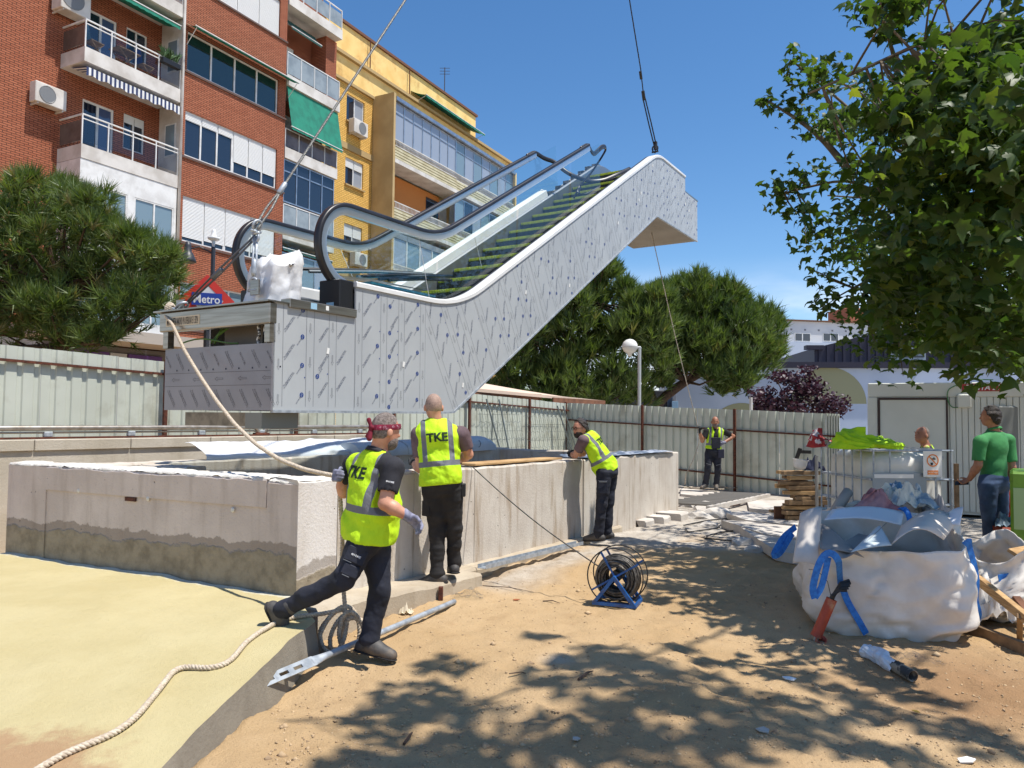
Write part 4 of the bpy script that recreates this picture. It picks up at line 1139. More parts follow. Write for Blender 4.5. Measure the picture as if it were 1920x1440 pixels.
MB(EF).box((11.6, 0.0, 5.0), (12.52, 1.6, 5.03)).build('upper_plate', STEEL, esc)
MB(EF).box((11.595, 0.02, 5.032), (11.615, 1.58, 5.36)).build('comb_riser', BLACKP, esc)
# ---- lower end: beam, film sheet with shade painted into its colour, opening
mb = MB(EF); mb.box((-0.02, -0.0, 0.0), (-0.002, 1.6, 0.625)); dk = mb.build('end_sheet', FILM_SHADED, esc); dk['label'] = 'film covered sheet closing the lower end, shade painted into its colour'
# print on the end sheet (x across from the far side to the near side)
ep = [(0.02, 0.02), (1.58, 0.02), (1.58, 0.61), (0.02, 0.61)]
mbp = MB(EF)
def emit_e(v, f, mi): mbp.add([(-0.0225, 1.6 - a[0], a[1]) for a in v], f, EF, mi)
for yy in (0.24, 0.37):
 emit_e(np.array([(0.01, yy - 0.0015), (1.59, yy - 0.0015), (1.59, yy + 0.0015), (0.01, yy + 0.0015)]), [(0, 1, 2, 3)], 2)
for i in range(5):
 v, f = place2(*ARW, np.array([0.18 + i * 0.34, 0.305]), -math.pi / 2, 1.2); emit_e(v, f, 2)
for i in range(9):
 ang = math.radians(-56)
 for (yy, x_) in ((0.12, 0.12 + i * 0.185), (0.49, 0.06 + i * 0.19)):
  pos = np.array([x_, yy])
  if (i + (yy > 0.3)) % 2 == 0 or yy < 0.3:
   for (tt, dy) in ((T1, 0.011), (T2, -0.011)):
    v, f = place2(*tt, pos + V3(-math.sin(ang), math.cos(ang)) * dy, ang, 0.0145); emit_e(v, f, 0)
  else:
   v, f = place2(*TN, pos, ang, 0.022); emit_e(v, f, 0)
 v, f = place2(*disc(0.010, 8), np.array([0.2 + i * 0.19, 0.40]), 0, 1); emit_e(v, f, 1)
mbp.build('film_print', [M('shaded_ink', srgb(66, 64, 72), .5), M('shaded_ink2', srgb(40, 44, 66), .5), M('shaded_ink3', srgb(70, 68, 76), .5)], dk)  # film inks dulled to go with the shade painted into this sheet
MB(EF).bbox((-0.06, -0.005, 0.80), (0.035, 1.66, 1.0), 0.012).build('end_beam', STEEL, esc)
MB(EF).box((-0.09, -0.02, 1.003), (0.16, 1.72, 1.018)).build('beam_flange', STEEL, esc)
MB(EF).box((-0.05, 0.0, 0.63), (0.02, 0.07, 0.797)).build('end_post', STEEL, esc)
MB(EF).box((-0.05, 1.52, 0.63), (0.02, 1.6, 0.797)).build('end_post', STEEL, esc)
lb = MB(EF); lb.box((-0.0635, 1.0, 0.85), (-0.0605, 1.54, 0.945)); lb_o = lb.build('name_plate', M('plate_beige', srgb(206, 192, 166), 0.6), esc)
v, f = text_tris('MADRID METRO MADRID PROSPERIDAD E3  ESP24', 1, 0.01)
sc = 0.50 / np.ptp(v[:, 0])
mbp = MB(EF); mbp.add([(-0.066, 1.27 - a[0] * sc, 0.897 + a[1] * 0.072) for a in v], f); mbp.build('lettering', M('plate_ink', srgb(50, 44, 40), .6), lb_o)
# things seen in the opening: cable bundle, green wires, inner box
mb = MB(EF); mb.box((0.25, 0.45, 0.62), (0.9, 1.02, 0.98)); mb.build('control_box', M('control_box_grey', srgb(112, 108, 104), 0.6), esc)
mb = MB(); mb.tube([E(0.05, 0.16 + 0.02 * math.sin(i * 1.7), 0.99 - i * 0.05) for i in range(9)], 0.022, 6); mb.tube([E(0.03, 0.24 + 0.015 * math.sin(i * 2.3), 0.97 - i * 0.05) for i in range(8)], 0.016, 6); mb.build('cable_chain', M('pale_chain', srgb(190, 188, 184), .5, .3, srgb(60, 60, 62), 40, vlo=.45, vhi=.55), esc)
mb = MB(); mb.tube([E(0.02, 1.4 - i * 0.11, 0.68 + 0.035 * math.sin(i * .6)) for i in range(9)], 0.008, 5); mb.tube([E(0.04, 0.9, 0.66), E(0.05, .86, .74), E(0.1, .72, .84), E(.1, .66, .9)], 0.012, 5); mb.tube([E(0.04, 0.95, 0.67), E(0.05, .9, .72), E(0.1, .8, .86)], 0.009, 5); mb.build('green_wires', M('green_wire', srgb(70, 104, 40), .6), esc)
# lower landing plate edge
MB(EF).bbox((0.16, -0.03, 0.975), (1.066, 0.10, 1.06), 0.006).build('landing_edge', STEEL, esc)
MB(EF).box((0.1, 0.10, 1.0), (1.9, 1.55, 1.03)).build('landing_plate', STEEL, esc)
MB(EF).box((0.62, -0.0315, 1.0), (0.66, -0.0305, 1.045)).build('sticker', PAPER, esc)
MB(EF).box((0.42, -0.0315, 0.99), (0.50, -0.0305, 1.05)).build('sticker', M('pale_blue_tape', srgb(150, 190, 214), .6), esc)
MB(EF).bbox((0.86, 0.02, 1.035), (1.064, 0.32, 1.36), 0.01).build('handrail_inlet', BLACKP, esc)
MB(EF).bbox((0.86, 1.28, 1.035), (1.064, 1.56, 1.36), 0.01).build('handrail_inlet', BLACKP, esc)
MB(EF).box((0.85, 0.10, 1.05), (0.858, 0.2, 1.12)).build('sticker', M('pale_blue_tape', (0.5, 0.6, 0.7)), esc)
# beam hung underneath
MB(EF).box((-0.02, 0.35, -0.15), (0.12, 1.25, -0.02)).build('support_beam', M('weathered_steel', srgb(150, 138, 118), .6, .4, srgb(112, 102, 86), 7.0), esc)
MB(EF).box((-0.02, 0.12, -0.17), (0.42, 0.349, -0.02)).build('support_block', M('block_grey', srgb(132, 132, 124), .6, .2), esc)
# ---- decks and skirts
SKd = resample(SK, 0.12)
mb = MB(); sweep(mb, SKd, [(-0.018, -0.012), (-0.018, 0.030), (0.0, 0.045), (0.12, 0.045), (0.14, 0.03), (0.14, -0.012)]); o = mb.build('deck_trim', WTRIM, esc); smooth_by_angle(o, 35); recalc(o)
mb = MB(); sweep(mb, SKd, [(0.142, 0.03), (0.25, 0.00), (0.29, -0.10), (0.29, -0.42), (0.25, -0.42)]); recalc(mb.build('skirt_panel', SKIRT, esc))
mb = MB(); sweep(mb, SKd, [(0.1425, 0.031), (0.1425, 0.046), (0.160, 0.046), (0.160, 0.031)]); recalc(mb.build('skirt_seal', RUBBERB, esc))
SKf = SKd[SKd[:, 0] < 7.8]
mb = MB(); sweep(mb, SKf, [(1.36, 0.16), (1.46, 0.20), (1.6, 0.10), (1.6, -0.02), (1.36, -0.02)]); o = recalc(mb.build('deck_trim', WTRIM, esc)); smooth_by_angle(o, 35)
mb = MB(); sweep(mb, SKd, [(1.31, 0.03), (1.34, 0.05), (1.358, 0.05), (1.358, -0.45), (1.31, -0.45)]); recalc(mb.build('skirt_panel', SKIRT, esc))
mb = MB()
for s in np.arange(7.9, 9.9, 0.33):
 mb.box((s, 1.37, sk_at(s) + 0.02), (s + 0.12, 1.5, sk_at(s) + 0.10), EF); mb.box((s + 0.15, 1.40, sk_at(s) - 0.02), (s + 0.24, 1.52, sk_at(s) + 0.13), EF)
mb.build('drive_fittings', M('fittings', srgb(150, 140, 124), .5, .5, srgb(60, 58, 54), 22, vlo=.45, vhi=.55), esc)
# ---- steps
RISE = 0.4 * math.tan(math.radians(30)); s0 = 3.0
prof = None
for i in range(18):
 s = s0 + 0.4 * i; v = sk_at(s + 0.2) - 0.20
 if s > 9.7: v = min(v, 5.344 - 0.16)
 mb = MB(EF); mb.box((s, 0.305, v - 0.03), (s + 0.40, 1.305, v))
 # curved ribbed riser
 nr = 34; pts = []; fs = []
 for j in range(nr * 2 + 1):
  w = 0.31 + 0.99 * j / (nr * 2); dep = 0.008 if j % 2 else 0.0
  for kk, (a, dz) in enumerate(((0.004, -0.031), (0.018, -0.13), (0.05, -RISE - 0.02))): pts.append((s + a + dep, w, v + dz))
 for j in range(nr * 2):
  for kk in range(2): fs.append((j * 3 + kk, j * 3 + kk + 1, (j + 1) * 3 + kk + 1, (j + 1) * 3 + kk))
 mb.add(pts, fs); st = mb.build('step', DARKST, esc)
 if 0 <= i < 17:
  yb = MB(EF)
  yb.box((s - 0.004, 0.31, v - 0.030), (s + 0.045, 1.30, v + 0.004))
  for w in np.arange(0.32, 1.30, 0.03): yb.box((s - 0.010, w, v - 0.038), (s + 0.03, w + 0.015, v + 0.010))
  yb.build('step_edge', YSTRIP, st)
# ---- balustrade glass, profile and handrail
RC = (1.15, 1.742); RR = 0.425
def rail_path(send):
 up = off2(resample(SK, 0.05), 0.85); up = up[(up[:, 0] > 1.2) & (up[:, 0] < send)]
 arc = np.array([(RC[0] + RR * math.cos(a), RC[1] + RR * math.sin(a)) for a in np.linspace(math.radians(-72), math.radians(-270), 30)])
 arc[:, 1] += (up[0, 1] - arc[-1, 1]) * np.linspace(0, 1, 30) ** 2
 return np.vstack([arc, up])
for (w, send, cuts_) in ((0.18, 7.0, (2.7, 4.6, 6.3)), (1.45, 7.35, (2.7, 4.6, 6.3))):
 rp = rail_path(send); rp = resample(rp, 0.04)
 mb = MB(); sweep(mb, rp, [(w - 0.042, 0.012), (w - 0.042, 0.042), (w - 0.030, 0.056), (w + 0.030, 0.056), (w + 0.042, 0.042), (w + 0.042, 0.012)][::1]); o = mb.build('handrail_belt', RUBBERB, esc); recalc(o); smooth_by_angle(o, 50)
 mb = MB(); sweep(mb, rp, [(w - 0.026, -0.07), (w - 0.030, -0.055), (w - 0.030, 0.010), (w + 0.030, 0.010), (w + 0.030, -0.055), (w + 0.026, -0.07)]); o = mb.build('handrail_profile', SILVER, esc); recalc(o); smooth_by_angle(o, 40)
 # glass panes
 ip = off2(rp, -0.03)
 ends = [0.0] + list(cuts_) + [send + (0.5 if w < 1 else 0.9)]
 for a, b_ in zip(ends[:-1], ends[1:]):
  if a == 0.0:
   top = [tuple(p) for p in ip if p[0] < b_ - 0.004]
   poly = top + [(b_ - 0.004, sk_at(b_) + 0.03)] + [tuple(p + V3(0, 0.03)) for p in SKd[::-1] if 1.1 < p[0] < b_ - 0.05] + [(1.1, 1.345)]
  else:
   L2 = off2(SKd, 0.85 - 0.03 if b_ < 7 else 0.80)
   if b_ > 7: b2 = b_
   tops = [tuple(p) for p in L2 if a + 0.004 < p[0] < b_ - 0.004]
   poly = tops + [(b_ - 0.004, sk_at(b_ - 0.0) + 0.05)] + [tuple(p + V3(0, 0.03)) for p in SKd[::-1] if a + 0.02 < p[0] < b_ - 0.02] + [(a + 0.004, sk_at(a) + 0.03)]
  n = len(poly); mb = MB(); flatpoly(mb, poly, w - 0.006, w + 0.006); recalc(mb.build('glass_pane', CGLASS, esc))
# loose belts looping at the top, not yet fitted
def belt(pts, r=0.045):
 p = resample(np.array(pts), 0.05)
 k = np.ones(5) / 5; q = p.copy()
 for i in range(3): q[2:-2, i] = np.convolve(p[:, i], k, 'valid')
 mb = MB(); mb.tube(q, r, 8, sq=(1.0, 0.35)); o = mb.build('loose_belt', RUBBERB, esc, smooth=True); return o
rpn = rail_path(7.0)[-1]; rpf = rail_path(7.35)[-1]
belt([E(rpn[0] - 0.3, 0.18, rpn[1] - 0.3 * 0.577 + 0.04), E(rpn[0], 0.18, rpn[1] + 0.04), ES(1112, 291, .2), ES(1130, 274, .22), ES(1138, 277, .25), ES(1130, 292, .3), ES(1108, 325, .45), ES(1086, 350, .6), ES(1076, 372, .7)])
belt([E(rpf[0] - 0.3, 1.45, rpf[1] - 0.3 * 0.577 + 0.04), E(rpf[0], 1.45, rpf[1] + 0.04), ES(1019, 297, 1.4), ES(1040, 303, 1.3), ES(1060, 322, 1.1), ES(1080, 332, .9), ES(1105, 340, .6), ES(1132, 338, .4), ES(1160, 326, .25), ES(1182, 316, .2)])
belt([ES(1088, 350, .5), ES(1080, 362, .55), ES(1094, 366, .4), ES(1120, 352, .3)], 0.035)
# thin cord tied across the balustrade
mb = MB(); mb.tube([E(2.32, 0.17, 2.1), E(2.55, .17, 1.36)], 0.004, 4); mb.tube([E(2.3, 1.44, 2.1), E(2.62, 1.3, 1.4)], 0.004, 4); mb.tube([ES(890, 445, .17), ES(903, 500, .3)], 0.004, 4); mb.build('tie_cord', WHITEP, esc)
# ---- loose parts lying on the lower landing
lp = thing('blue_film_sheet', E(2.4, 0.8, 1.1), 'blue film covered panel lying on the escalator landing', 'panel')
mb = MB(EF); mb.bbox((1.7, 0.35, 1.46), (2.9, 1.2, 1.49), 0.004); mb.build('panel', BLUEFILM, lp)
mb = MB(EF); mb.add([(1.55, 0.3, 1.50), (2.9, 0.3, 1.52), (3.1, 0.9, 1.66), (2.2, 1.2, 1.66), (1.5, 0.9, 1.58), (2.2, .7, 1.58)], [(0, 1, 5), (1, 2, 5), (2, 3, 5), (3, 4, 5), (4, 0, 5)]); mb.build('loose_film', BLUEFILM, lp, smooth=True)
for k, (a, b_) in enumerate((((1.35, 1.25, 1.50), (3.3, 0.9, 1.74)), ((1.45, 1.1, 1.47), (3.35, 0.75, 1.72)), ((1.7, 0.5, 1.40), (3.4, 0.62, 1.70)), ((1.9, 0.42, 1.39), (3.45, 0.5, 1.69)), ((2.0, 0.36, 1.39), (3.3, 0.4, 1.60)), ((1.75, .62, 1.41), (3.2, .85, 1.66)))):
 mb = MB(); mb.tube([E(*a) + V3(0, 0, .16), E(*[(x + y) / 2 for x, y in zip(a, b_)]) + V3(0, 0, .17), E(*b_) + V3(0, 0, .15)], 0.022, 6); o = mb.build('black_profile', RUBBERB if k % 2 == 0 else M('grey_profile', srgb(96, 104, 108), .4, .3))
 tag(o, ['black profile rod lying uppermost across the landing', 'grey profile rod just under the uppermost black one', 'black profile rod slanting up the lower steps', 'grey profile rod beside the near skirt', 'short black profile rod nearest the white trim', 'grey profile rod crossing the blue film'][k], 'rod', 'profile rods on the escalator landing')
# ---- white wrapped box standing on the landing
wb = MB(); n = 16
def wrap_pt(u_, v_):
 a = u_ * 2 * math.pi; ca, sa = math.cos(a), math.sin(a)
 k = 1.0 / max(abs(ca), abs(sa)) ** 0.96
 rx, ry = 0.19 * k, 0.18 * k
 wr = 0.016 * float(fbm(ca * 3 + 5, sa * 3 + 2, v_ * 3, 3, 77)) + 0.010 * abs(float(fbm(ca * 7, sa * 7, v_ * 6, 2, 7)))
 h = v_ * 0.50
 if v_ > 0.85: rx *= 1 - (v_ - 0.85) * 1.6; ry *= 1 - (v_ - 0.85) * 1.6; h += 0.05 * float(fbm(ca * 2, sa * 2, 1, 2, 5))
 lean = 0.12 * v_
 return (0.36 + (rx + wr) * ca + lean * 0.3, 0.47 + (ry + wr) * sa - lean * 0.6, 1.035 + h * (1 + 0.1 * ca))
wb.grid(wrap_pt, 56, 18, EF)
top = [wrap_pt(i / 56, 1.0) for i in range(56)]; wb.poly(top, EF)
o = wb.build('wrapped_box', M('white_wrap', srgb(236, 236, 236), 0.5, 0, srgb(218, 220, 224), 4, bump=0.4, bs=9), smooth=True); tag(o, 'box wrapped in crumpled white plastic standing between the two handrail newels', 'wrapped box')

# ================================================================== lifting gear
def helix(mb, path, r, pitch, strands=3, n=5, k=0.56, step=None):
 path = resample(np.asarray(path, float), step or pitch / 9)
 d = np.r_[0, np.cumsum(np.linalg.norm(np.diff(path, axis=0), axis=1))]
 tg = np.gradient(path, axis=0); tg /= np.linalg.norm(tg, axis=1)[:, None] + 1e-12
 u = V3(0, 0, 1) if abs(tg[0][2]) < 0.9 else V3(1, 0, 0); U = []
 for i in range(len(path)):
  u = nrm(u - tg[i] * (u @ tg[i])); U.append(u)
 U = np.array(U); W = np.cross(tg, U)
 for s_ in range(strands):
  a = 2 * math.pi * (d / pitch + s_ / strands)
  mb.tube(path + (U * np.cos(a)[:, None] + W * np.sin(a)[:, None]) * r * 0.5, r * k, n)
 return mb
HK = P(1097, -515, 11.5)
def shackle(mb, c, ax, up, r=0.05, th=0.013):
 """bow shackle: c pin centre, ax pin axis, up direction of the bow"""
 ax, up = nrm(ax), nrm(up)
 pts = [c - ax * r * 0.7] + [c + up * (r * 1.2) + ax * r * math.cos(a) + up * r * math.sin(a) for a in np.linspace(math.pi, 0, 9)] + [c + ax * r * 0.7]
 mb.tube(pts, th, 7); mb.tube([c - ax * r * 1.15, c + ax * r * 1.15], th * 1.1, 7); return mb
jn = P(480, 428, 7.35); lug_n = ES(474, 548, 0.42); lug_f = E(0.05, 1.50, 1.02)
sl = thing('wire_sling', lug_n, 'pale steel wire rope sling holding the lower end of the escalator', 'sling')
fer = P(527, 356, 7.35 + 0.25)
mb = MB(); helix(mb, [fer, HK], 0.0145, 0.09, 4, 4, 0.6, 0.02); mb.build('wire_rope', WROPE, sl, smooth=True)
dir_ = nrm(HK - fer)
mb = MB(); mb.tube([fer - dir_ * 0.05, fer - dir_ * 0.04, fer + dir_ * 0.08, fer + dir_ * 0.10], [0.022, 0.027, 0.027, 0.018], 10); mb.build('ferrule', GALV, sl, smooth=True)
mb = MB(); side = nrm(np.cross(dir_, FW)) * 0.016
helix(mb, [fer - dir_ * 0.05 + side * 0.4, (fer + jn) / 2 + side * 1.6, jn + side * 1.0], 0.013, 0.08, 4, 4, 0.6, 0.02); helix(mb, [fer - dir_ * 0.05 - side * 0.4, (fer + jn) / 2 - side * 1.6, jn - side * 1.0], 0.013, 0.08, 4, 4, 0.6, 0.02); mb.build('wire_loop', WROPE, sl, smooth=True)
mb = MB(); shackle(mb, jn + V3(0, 0, -0.03), EU, V3(0.2, 0, 1)); shackle(mb, jn + V3(0, 0, -0.05), EN, V3(0, 0, -1), 0.04); mb.build('shackle', GALV, sl, smooth=True)
for k, q in enumerate((lug_n, lug_f)):
 j = jn + V3(0, 0, -0.08); d_ = nrm(q - j); Lq = float(np.linalg.norm(q - j)); sd_ = nrm(np.cross(d_, V3(.3, 1, .2))) * 0.022
 e = q - d_ * 0.16
 mb = MB(); mb.tube([j + sd_ * 0.5, j + d_ * Lq * 0.45 + sd_, e + sd_ * 0.5], 0.011, 7); mb.tube([j - sd_ * 0.5, j + d_ * Lq * 0.45 - sd_, e - sd_ * 0.5], 0.011, 7); mb.build('sling_leg', GALV if k == 0 else M('dark_sling', srgb(92, 92, 96), .45, .5), sl, smooth=True)
 mb = MB(); c = j + d_ * Lq * 0.42; mb.tube([c, c + d_ * 0.02, c + d_ * 0.14, c + d_ * 0.16], [0.020, 0.028, 0.028, 0.020], 10); mb.build('sling_sleeve', GALV if k == 0 else M('dark_sleeve', srgb(96, 98, 104), .4, .5), sl, smooth=True)
 mb = MB(); shackle(mb, q + V3(0, 0, 0.02), EU if k else EN, nrm(j - q), 0.055, 0.014); mb.build('shackle', GALV, sl, smooth=True)
 lf = FR(q + V3(0, 0, 0.02), EU, EN, EV)
 MB(lf).bbox((-0.012, -0.09, -0.05), (0.012, 0.03, 0.10), 0.004).build('lifting_lug', STEEL, sl)
ap = E(9.92, 0.07, 5.39)
s2 = thing('wire_sling', ap, 'dark doubled wire sling holding the upper end of the escalator against the sky', 'sling')
up2 = HK + V3(0.2, 0, 0); dd = nrm(up2 - ap); s_ = nrm(np.cross(dd, FW)) * 0.022
c1 = P(1207, 182, ap[1] - 0.5); c2 = P(1229, 275, ap[1] - 0.05); c0 = P(1201, 128, ap[1] - 0.8)
mb = MB(); mb.tube([ap, c2], 0.016, 6); helix(mb, [c2 + s_, (c1 + c2) / 2 + s_ * 1.2, c1 + s_], 0.014, 0.09, 3, 4); helix(mb, [c2 - s_, (c1 + c2) / 2 - s_ * 1.2, c1 - s_], 0.014, 0.09, 3, 4); helix(mb, [c1, c0 , HK], 0.013, 0.1, 3, 4, 0.6, 0.03); mb.build('wire_rope', WROPED, s2, smooth=True)
mb = MB(); mb.tube([c2 + V3(0, 0, -0.06), c2 + V3(0, 0, 0.1)], 0.04, 8); mb.build('coupling', M('dark_coupling', srgb(58, 56, 56), .5, .4), s2)
mb = MB(); mb.tube([c1 - dd * 0.06, c1 + dd * 0.12], 0.034, 8); mb.build('ferrule', M('dark_coupling', srgb(58, 56, 56)), s2)
mb = MB(); mb.tube([c1 + dd * 0.35, c1 + dd * 0.5], 0.028, 8); mb.build('ferrule', M('dark_coupling', srgb(58, 56, 56)), s2)
mb = MB(); shackle(mb, ap + V3(0, 0, 0.03), EN, V3(0, 0, 1), 0.06, 0.016); mb.build('shackle', WROPED, s2)

# ================================================================== tag ropes
hand1 = P(634, 893, 5.34)
tie = lug_f + EN * 0.12 + V3(0, 0, 0.03)
hang = [tie, tie + EN * 0.02 + V3(-0.03, -0.08, -0.06)]
for (px, py, yy) in ((322, 605, 7.60), (345, 655, 7.4), (372, 700, 7.15), (405, 750, 6.85), (440, 795, 6.55), (480, 833, 6.25), (525, 862, 5.95), (570, 880, 5.7), (610, 889, 5.45)): hang.append(P(px, py, yy))
hang.append(hand1)
rp_ = thing('tag_rope', G(640, 1210, 0.1), 'thick white laid rope from the escalator corner to a coil and across the yellow slab', 'rope')
def smooth_path(pts, step=0.05, it=2):
 p = resample(np.array(pts), step)
 for _ in range(it):
  q = p.copy(); q[1:-1] = (p[:-2] + 2 * p[1:-1] + p[2:]) / 4; p = q
 return p
mb = MB(); helix(mb, smooth_path(hang), 0.0165, 0.062, 3, 5, 0.6); mb.build('hanging_run', ROPE, rp_, smooth=True)
mb = MB()
for k in range(3):
 c = tie + V3(0, 0, -0.01); rr = 0.05 + 0.012 * k
 helix(mb, [c + EU * rr * math.cos(a) * 0.7 + V3(0, 0, 1) * rr * math.sin(a) + EN * 0.018 * (k - 1 + a * .15) for a in np.linspace(0, 6.1, 14)], 0.0155, 0.062, 3, 5)
mb.build('knot', ROPE, rp_, smooth=True)
mb = MB(); helix(mb, smooth_path([hand1, hand1 + V3(0.015, 0, -0.12), hand1 + V3(0.03, 0.05, -0.45), P(640, 1060, 5.5), P(648, 1150, 5.42)]), 0.0165, 0.062, 3, 5); mb.build('hand_tail', ROPE, rp_, smooth=True)
cc = P(652, 1168, 5.42)
mb = MB()
for k in range(5):
 a_ = 0.09 + 0.022 * ((k * 2) % 3); b_ = 0.140 + 0.018 * ((k * 3) % 4)
 cx = cc + V3(-0.10 + 0.045 * k, 0.02 * ((k % 3) - 1), -0.05 - 0.016 * ((k * 2) % 5))
 pts = [cx + V3(a_ * math.cos(t_) * (1 - .2 * max(0, math.sin(t_))) + (.05 - .02 * k) * max(0, math.sin(t_)), 0.035 * math.sin(t_ + k), b_ * math.sin(t_)) for t_ in np.linspace(0.5 * math.pi, 2.5 * math.pi, 26)]
 helix(mb, pts, 0.0165, 0.062, 3, 5)
mb.build('coil', ROPE, rp_, smooth=True)
def on_slab(px, py):
 q = G(px, py, 0.2)
 for _ in range(6):
  d = np.hypot(q[0] - g[..., 0], q[1] - g[..., 1]); k = np.unravel_index(np.argmin(d), d.shape); zz = g[k][2]; q = G(px, py, zz + 0.017)
 return q
tr = [cc + V3(-0.05, 0.0, 0.09), P(600, 1152, 5.42)]
tr += [on_slab(px, py) for (px, py) in ((572, 1154), (545, 1158), (520, 1166), (490, 1183), (460, 1205), (445, 1225), (428, 1243), (400, 1253), (370, 1252), (343, 1249), (325, 1258), (312, 1275), (285, 1310), (255, 1345), (220, 1372), (180, 1390), (140, 1404), (105, 1422), (75, 1440), (40, 1462))]
mb = MB(); helix(mb, smooth_path(tr, 0.04, 2), 0.0165, 0.062, 3, 5); mb.build('trailing_run', ROPE, rp_, smooth=True)
mb = MB()
sft = E(11.15, 0.62, 4.05); hand4 = P(1309, 803, 17.0)
mid = [sft * (1 - f) + hand4 * f + V3(0, 0, -0.10 * math.sin(math.pi * f)) for f in np.linspace(0, 1, 16)]
helix(mb, mid + [P(1311, 830, 17.0), P(1300, 862, 17.05), P(1286, 890, 17.1), G(1284, 912, 0.02)], 0.012, 0.09, 3, 4, 0.6, 0.05)
o = mb.build('tag_line', M('thin_rope', srgb(196, 184, 166), .9, 0, srgb(150, 140, 126), 20), smooth=True); tag(o, 'thin cord from the underside of the upper end down to the man by the hoarding', 'rope')
mb = MB()
for k in range(6):
 c = G(1300 + 16 * k, 914 + (k % 3) * 2, 0.03);
 mb.tube([c + V3(0.28 * math.cos(a + k), 0.20 * math.sin(a * 1.3), 0.01 + 0.01 * k) for a in np.linspace(0, 5.2, 14)], 0.014, 5)
o = mb.build('rope_heap', M('thin_rope', srgb(196, 184, 166)), smooth=True); tag(o, 'untidy heap of thin rope on the ground by the right hoarding', 'rope')
# ================================================================== street facade on the left
fD = nrm([.462, .887, 0]); fN = V3(fD[1], -fD[0], 0); FO = P(340, 288, 25.8) * V3(1, 1, 0)
FF = FR(FO, fD, fN, (0, 0, 1))               # (along the street, out from the bay front, height)
def fbuild(mb, name, mat, parent, **k):
 o = mb.build(name, mat, parent, **k); me = o.data
 co = np.empty(len(me.vertices) * 3, np.float32); me.vertices.foreach_get('co', co); co = co.reshape(-1, 3) + np.array(o['_o'])
 q = (co - FO) @ FF.m.T
 at_ = me.attributes.new('fuv', 'FLOAT_VECTOR', 'POINT'); at_.data.foreach_set('vector', np.stack([q[:, 0] - q[:, 1] * 0.97, q[:, 2], 0 * q[:, 0]], -1).astype(np.float32).ravel())
 return o
def wall_holes(mb, a0, a1, z0, z1, off, holes, dep=0.12):
 """front face with rectangular openings and their reveals"""
 xs = sorted({a0, a1, *[h[0] for h in holes], *[h[1] for h in holes]}); zs = sorted({z0, z1, *[h[2] for h in holes], *[h[3] for h in holes]})
 for i in range(len(xs) - 1):
  for j in range(len(zs) - 1):
   cx, cz = (xs[i] + xs[i + 1]) / 2, (zs[j] + zs[j + 1]) / 2
   if any(h[0] < cx < h[1] and h[2] < cz < h[3] for h in holes): continue
   mb.poly([(xs[i], off, zs[j]), (xs[i + 1], off, zs[j]), (xs[i + 1], off, zs[j + 1]), (xs[i], off, zs[j + 1])], FF)
 for (x0, x1, y0, y1) in [h[:4] for h in holes]:
  mb.poly([(x0, off, y0), (x0, off, y1), (x0, off - dep, y1), (x0, off - dep, y0)], FF); mb.poly([(x1, off, y0), (x1, off - dep, y0), (x1, off - dep, y1), (x1, off, y1)], FF)
  mb.poly([(x0, off, y1), (x1, off, y1), (x1, off - dep, y1), (x0, off - dep, y1)], FF); mb.poly([(x0, off, y0), (x0, off - dep, y0), (x1, off - dep, y0), (x1, off, y0)], FF)
def window(root, a0, a1, z0, z1, off, n=2, glass=None, shut=None, dep=0.10, fw=0.055, frame=None, mullion=None, name='window', trans=None):
 """frame part with pane and shutter sub-parts; shut = list of closed fractions per leaf (None = open)"""
 frame = frame or WHITEP; glass = glass or WGLASS
 o1 = off - dep + 0.05; mb = MB(FF)
 mb.box((a0, o1 - 0.05, z0), (a0 + fw, o1, z1)); mb.box((a1 - fw, o1 - 0.05, z0), (a1, o1, z1)); mb.box((a0 + fw, o1 - 0.05, z0), (a1 - fw, o1, z0 + fw)); mb.box((a0 + fw, o1 - 0.05, z1 - fw), (a1 - fw, o1, z1))
 w = (a1 - a0) / n
 for i in range(1, n): mb.box((a0 + w * i - fw * 0.55, o1 - 0.048, z0 + fw), (a0 + w * i + fw * 0.55, o1 - 0.002, z1 - fw))
 if trans:
  for i in range(n): mb.box((a0 + w * i + fw, o1 - 0.046, trans - 0.025), (a0 + w * (i + 1) - fw, o1 - 0.004, trans + 0.025))
 wo_ = mb.build(name, frame, root)
 for i in range(n):
  x0, x1 = a0 + w * i + fw * 0.5, a0 + w * (i + 1) - fw * 0.5
  gm = glass[i % len(glass)] if isinstance(glass, (list, tuple)) else glass
  MB(FF).poly([(x0, o1 - 0.03, z0 + 0.02), (x1, o1 - 0.03, z0 + 0.02), (x1, o1 - 0.03, z1 - 0.02), (x0, o1 - 0.03, z1 - 0.02)]).build('pane', gm, wo_)
  if shut and shut[i] is not None and shut[i] > 0:
   zb = z1 - (z1 - z0) * shut[i]; sm = MB(FF); z = z1; k = 0; pts = [];
   while z > zb + 0.02:
    h = min(0.05, z - zb); pts += [(z, o1 + 0.012), (z - h * 0.75, o1 + 0.022), (z - h * 0.8, o1 + 0.006)]; z -= h
   pts.append((zb, o1 + 0.012)); v = []; f = []
   for (zz, oo) in pts: v += [(x0, oo, zz), (x1, oo, zz)]
   for q in range(len(pts) - 1): f.append((2 * q, 2 * q + 1, 2 * q + 3, 2 * q + 2))
   sm.add(v, f); sm.build('shutter', SHUT, wo_)
 return wo_
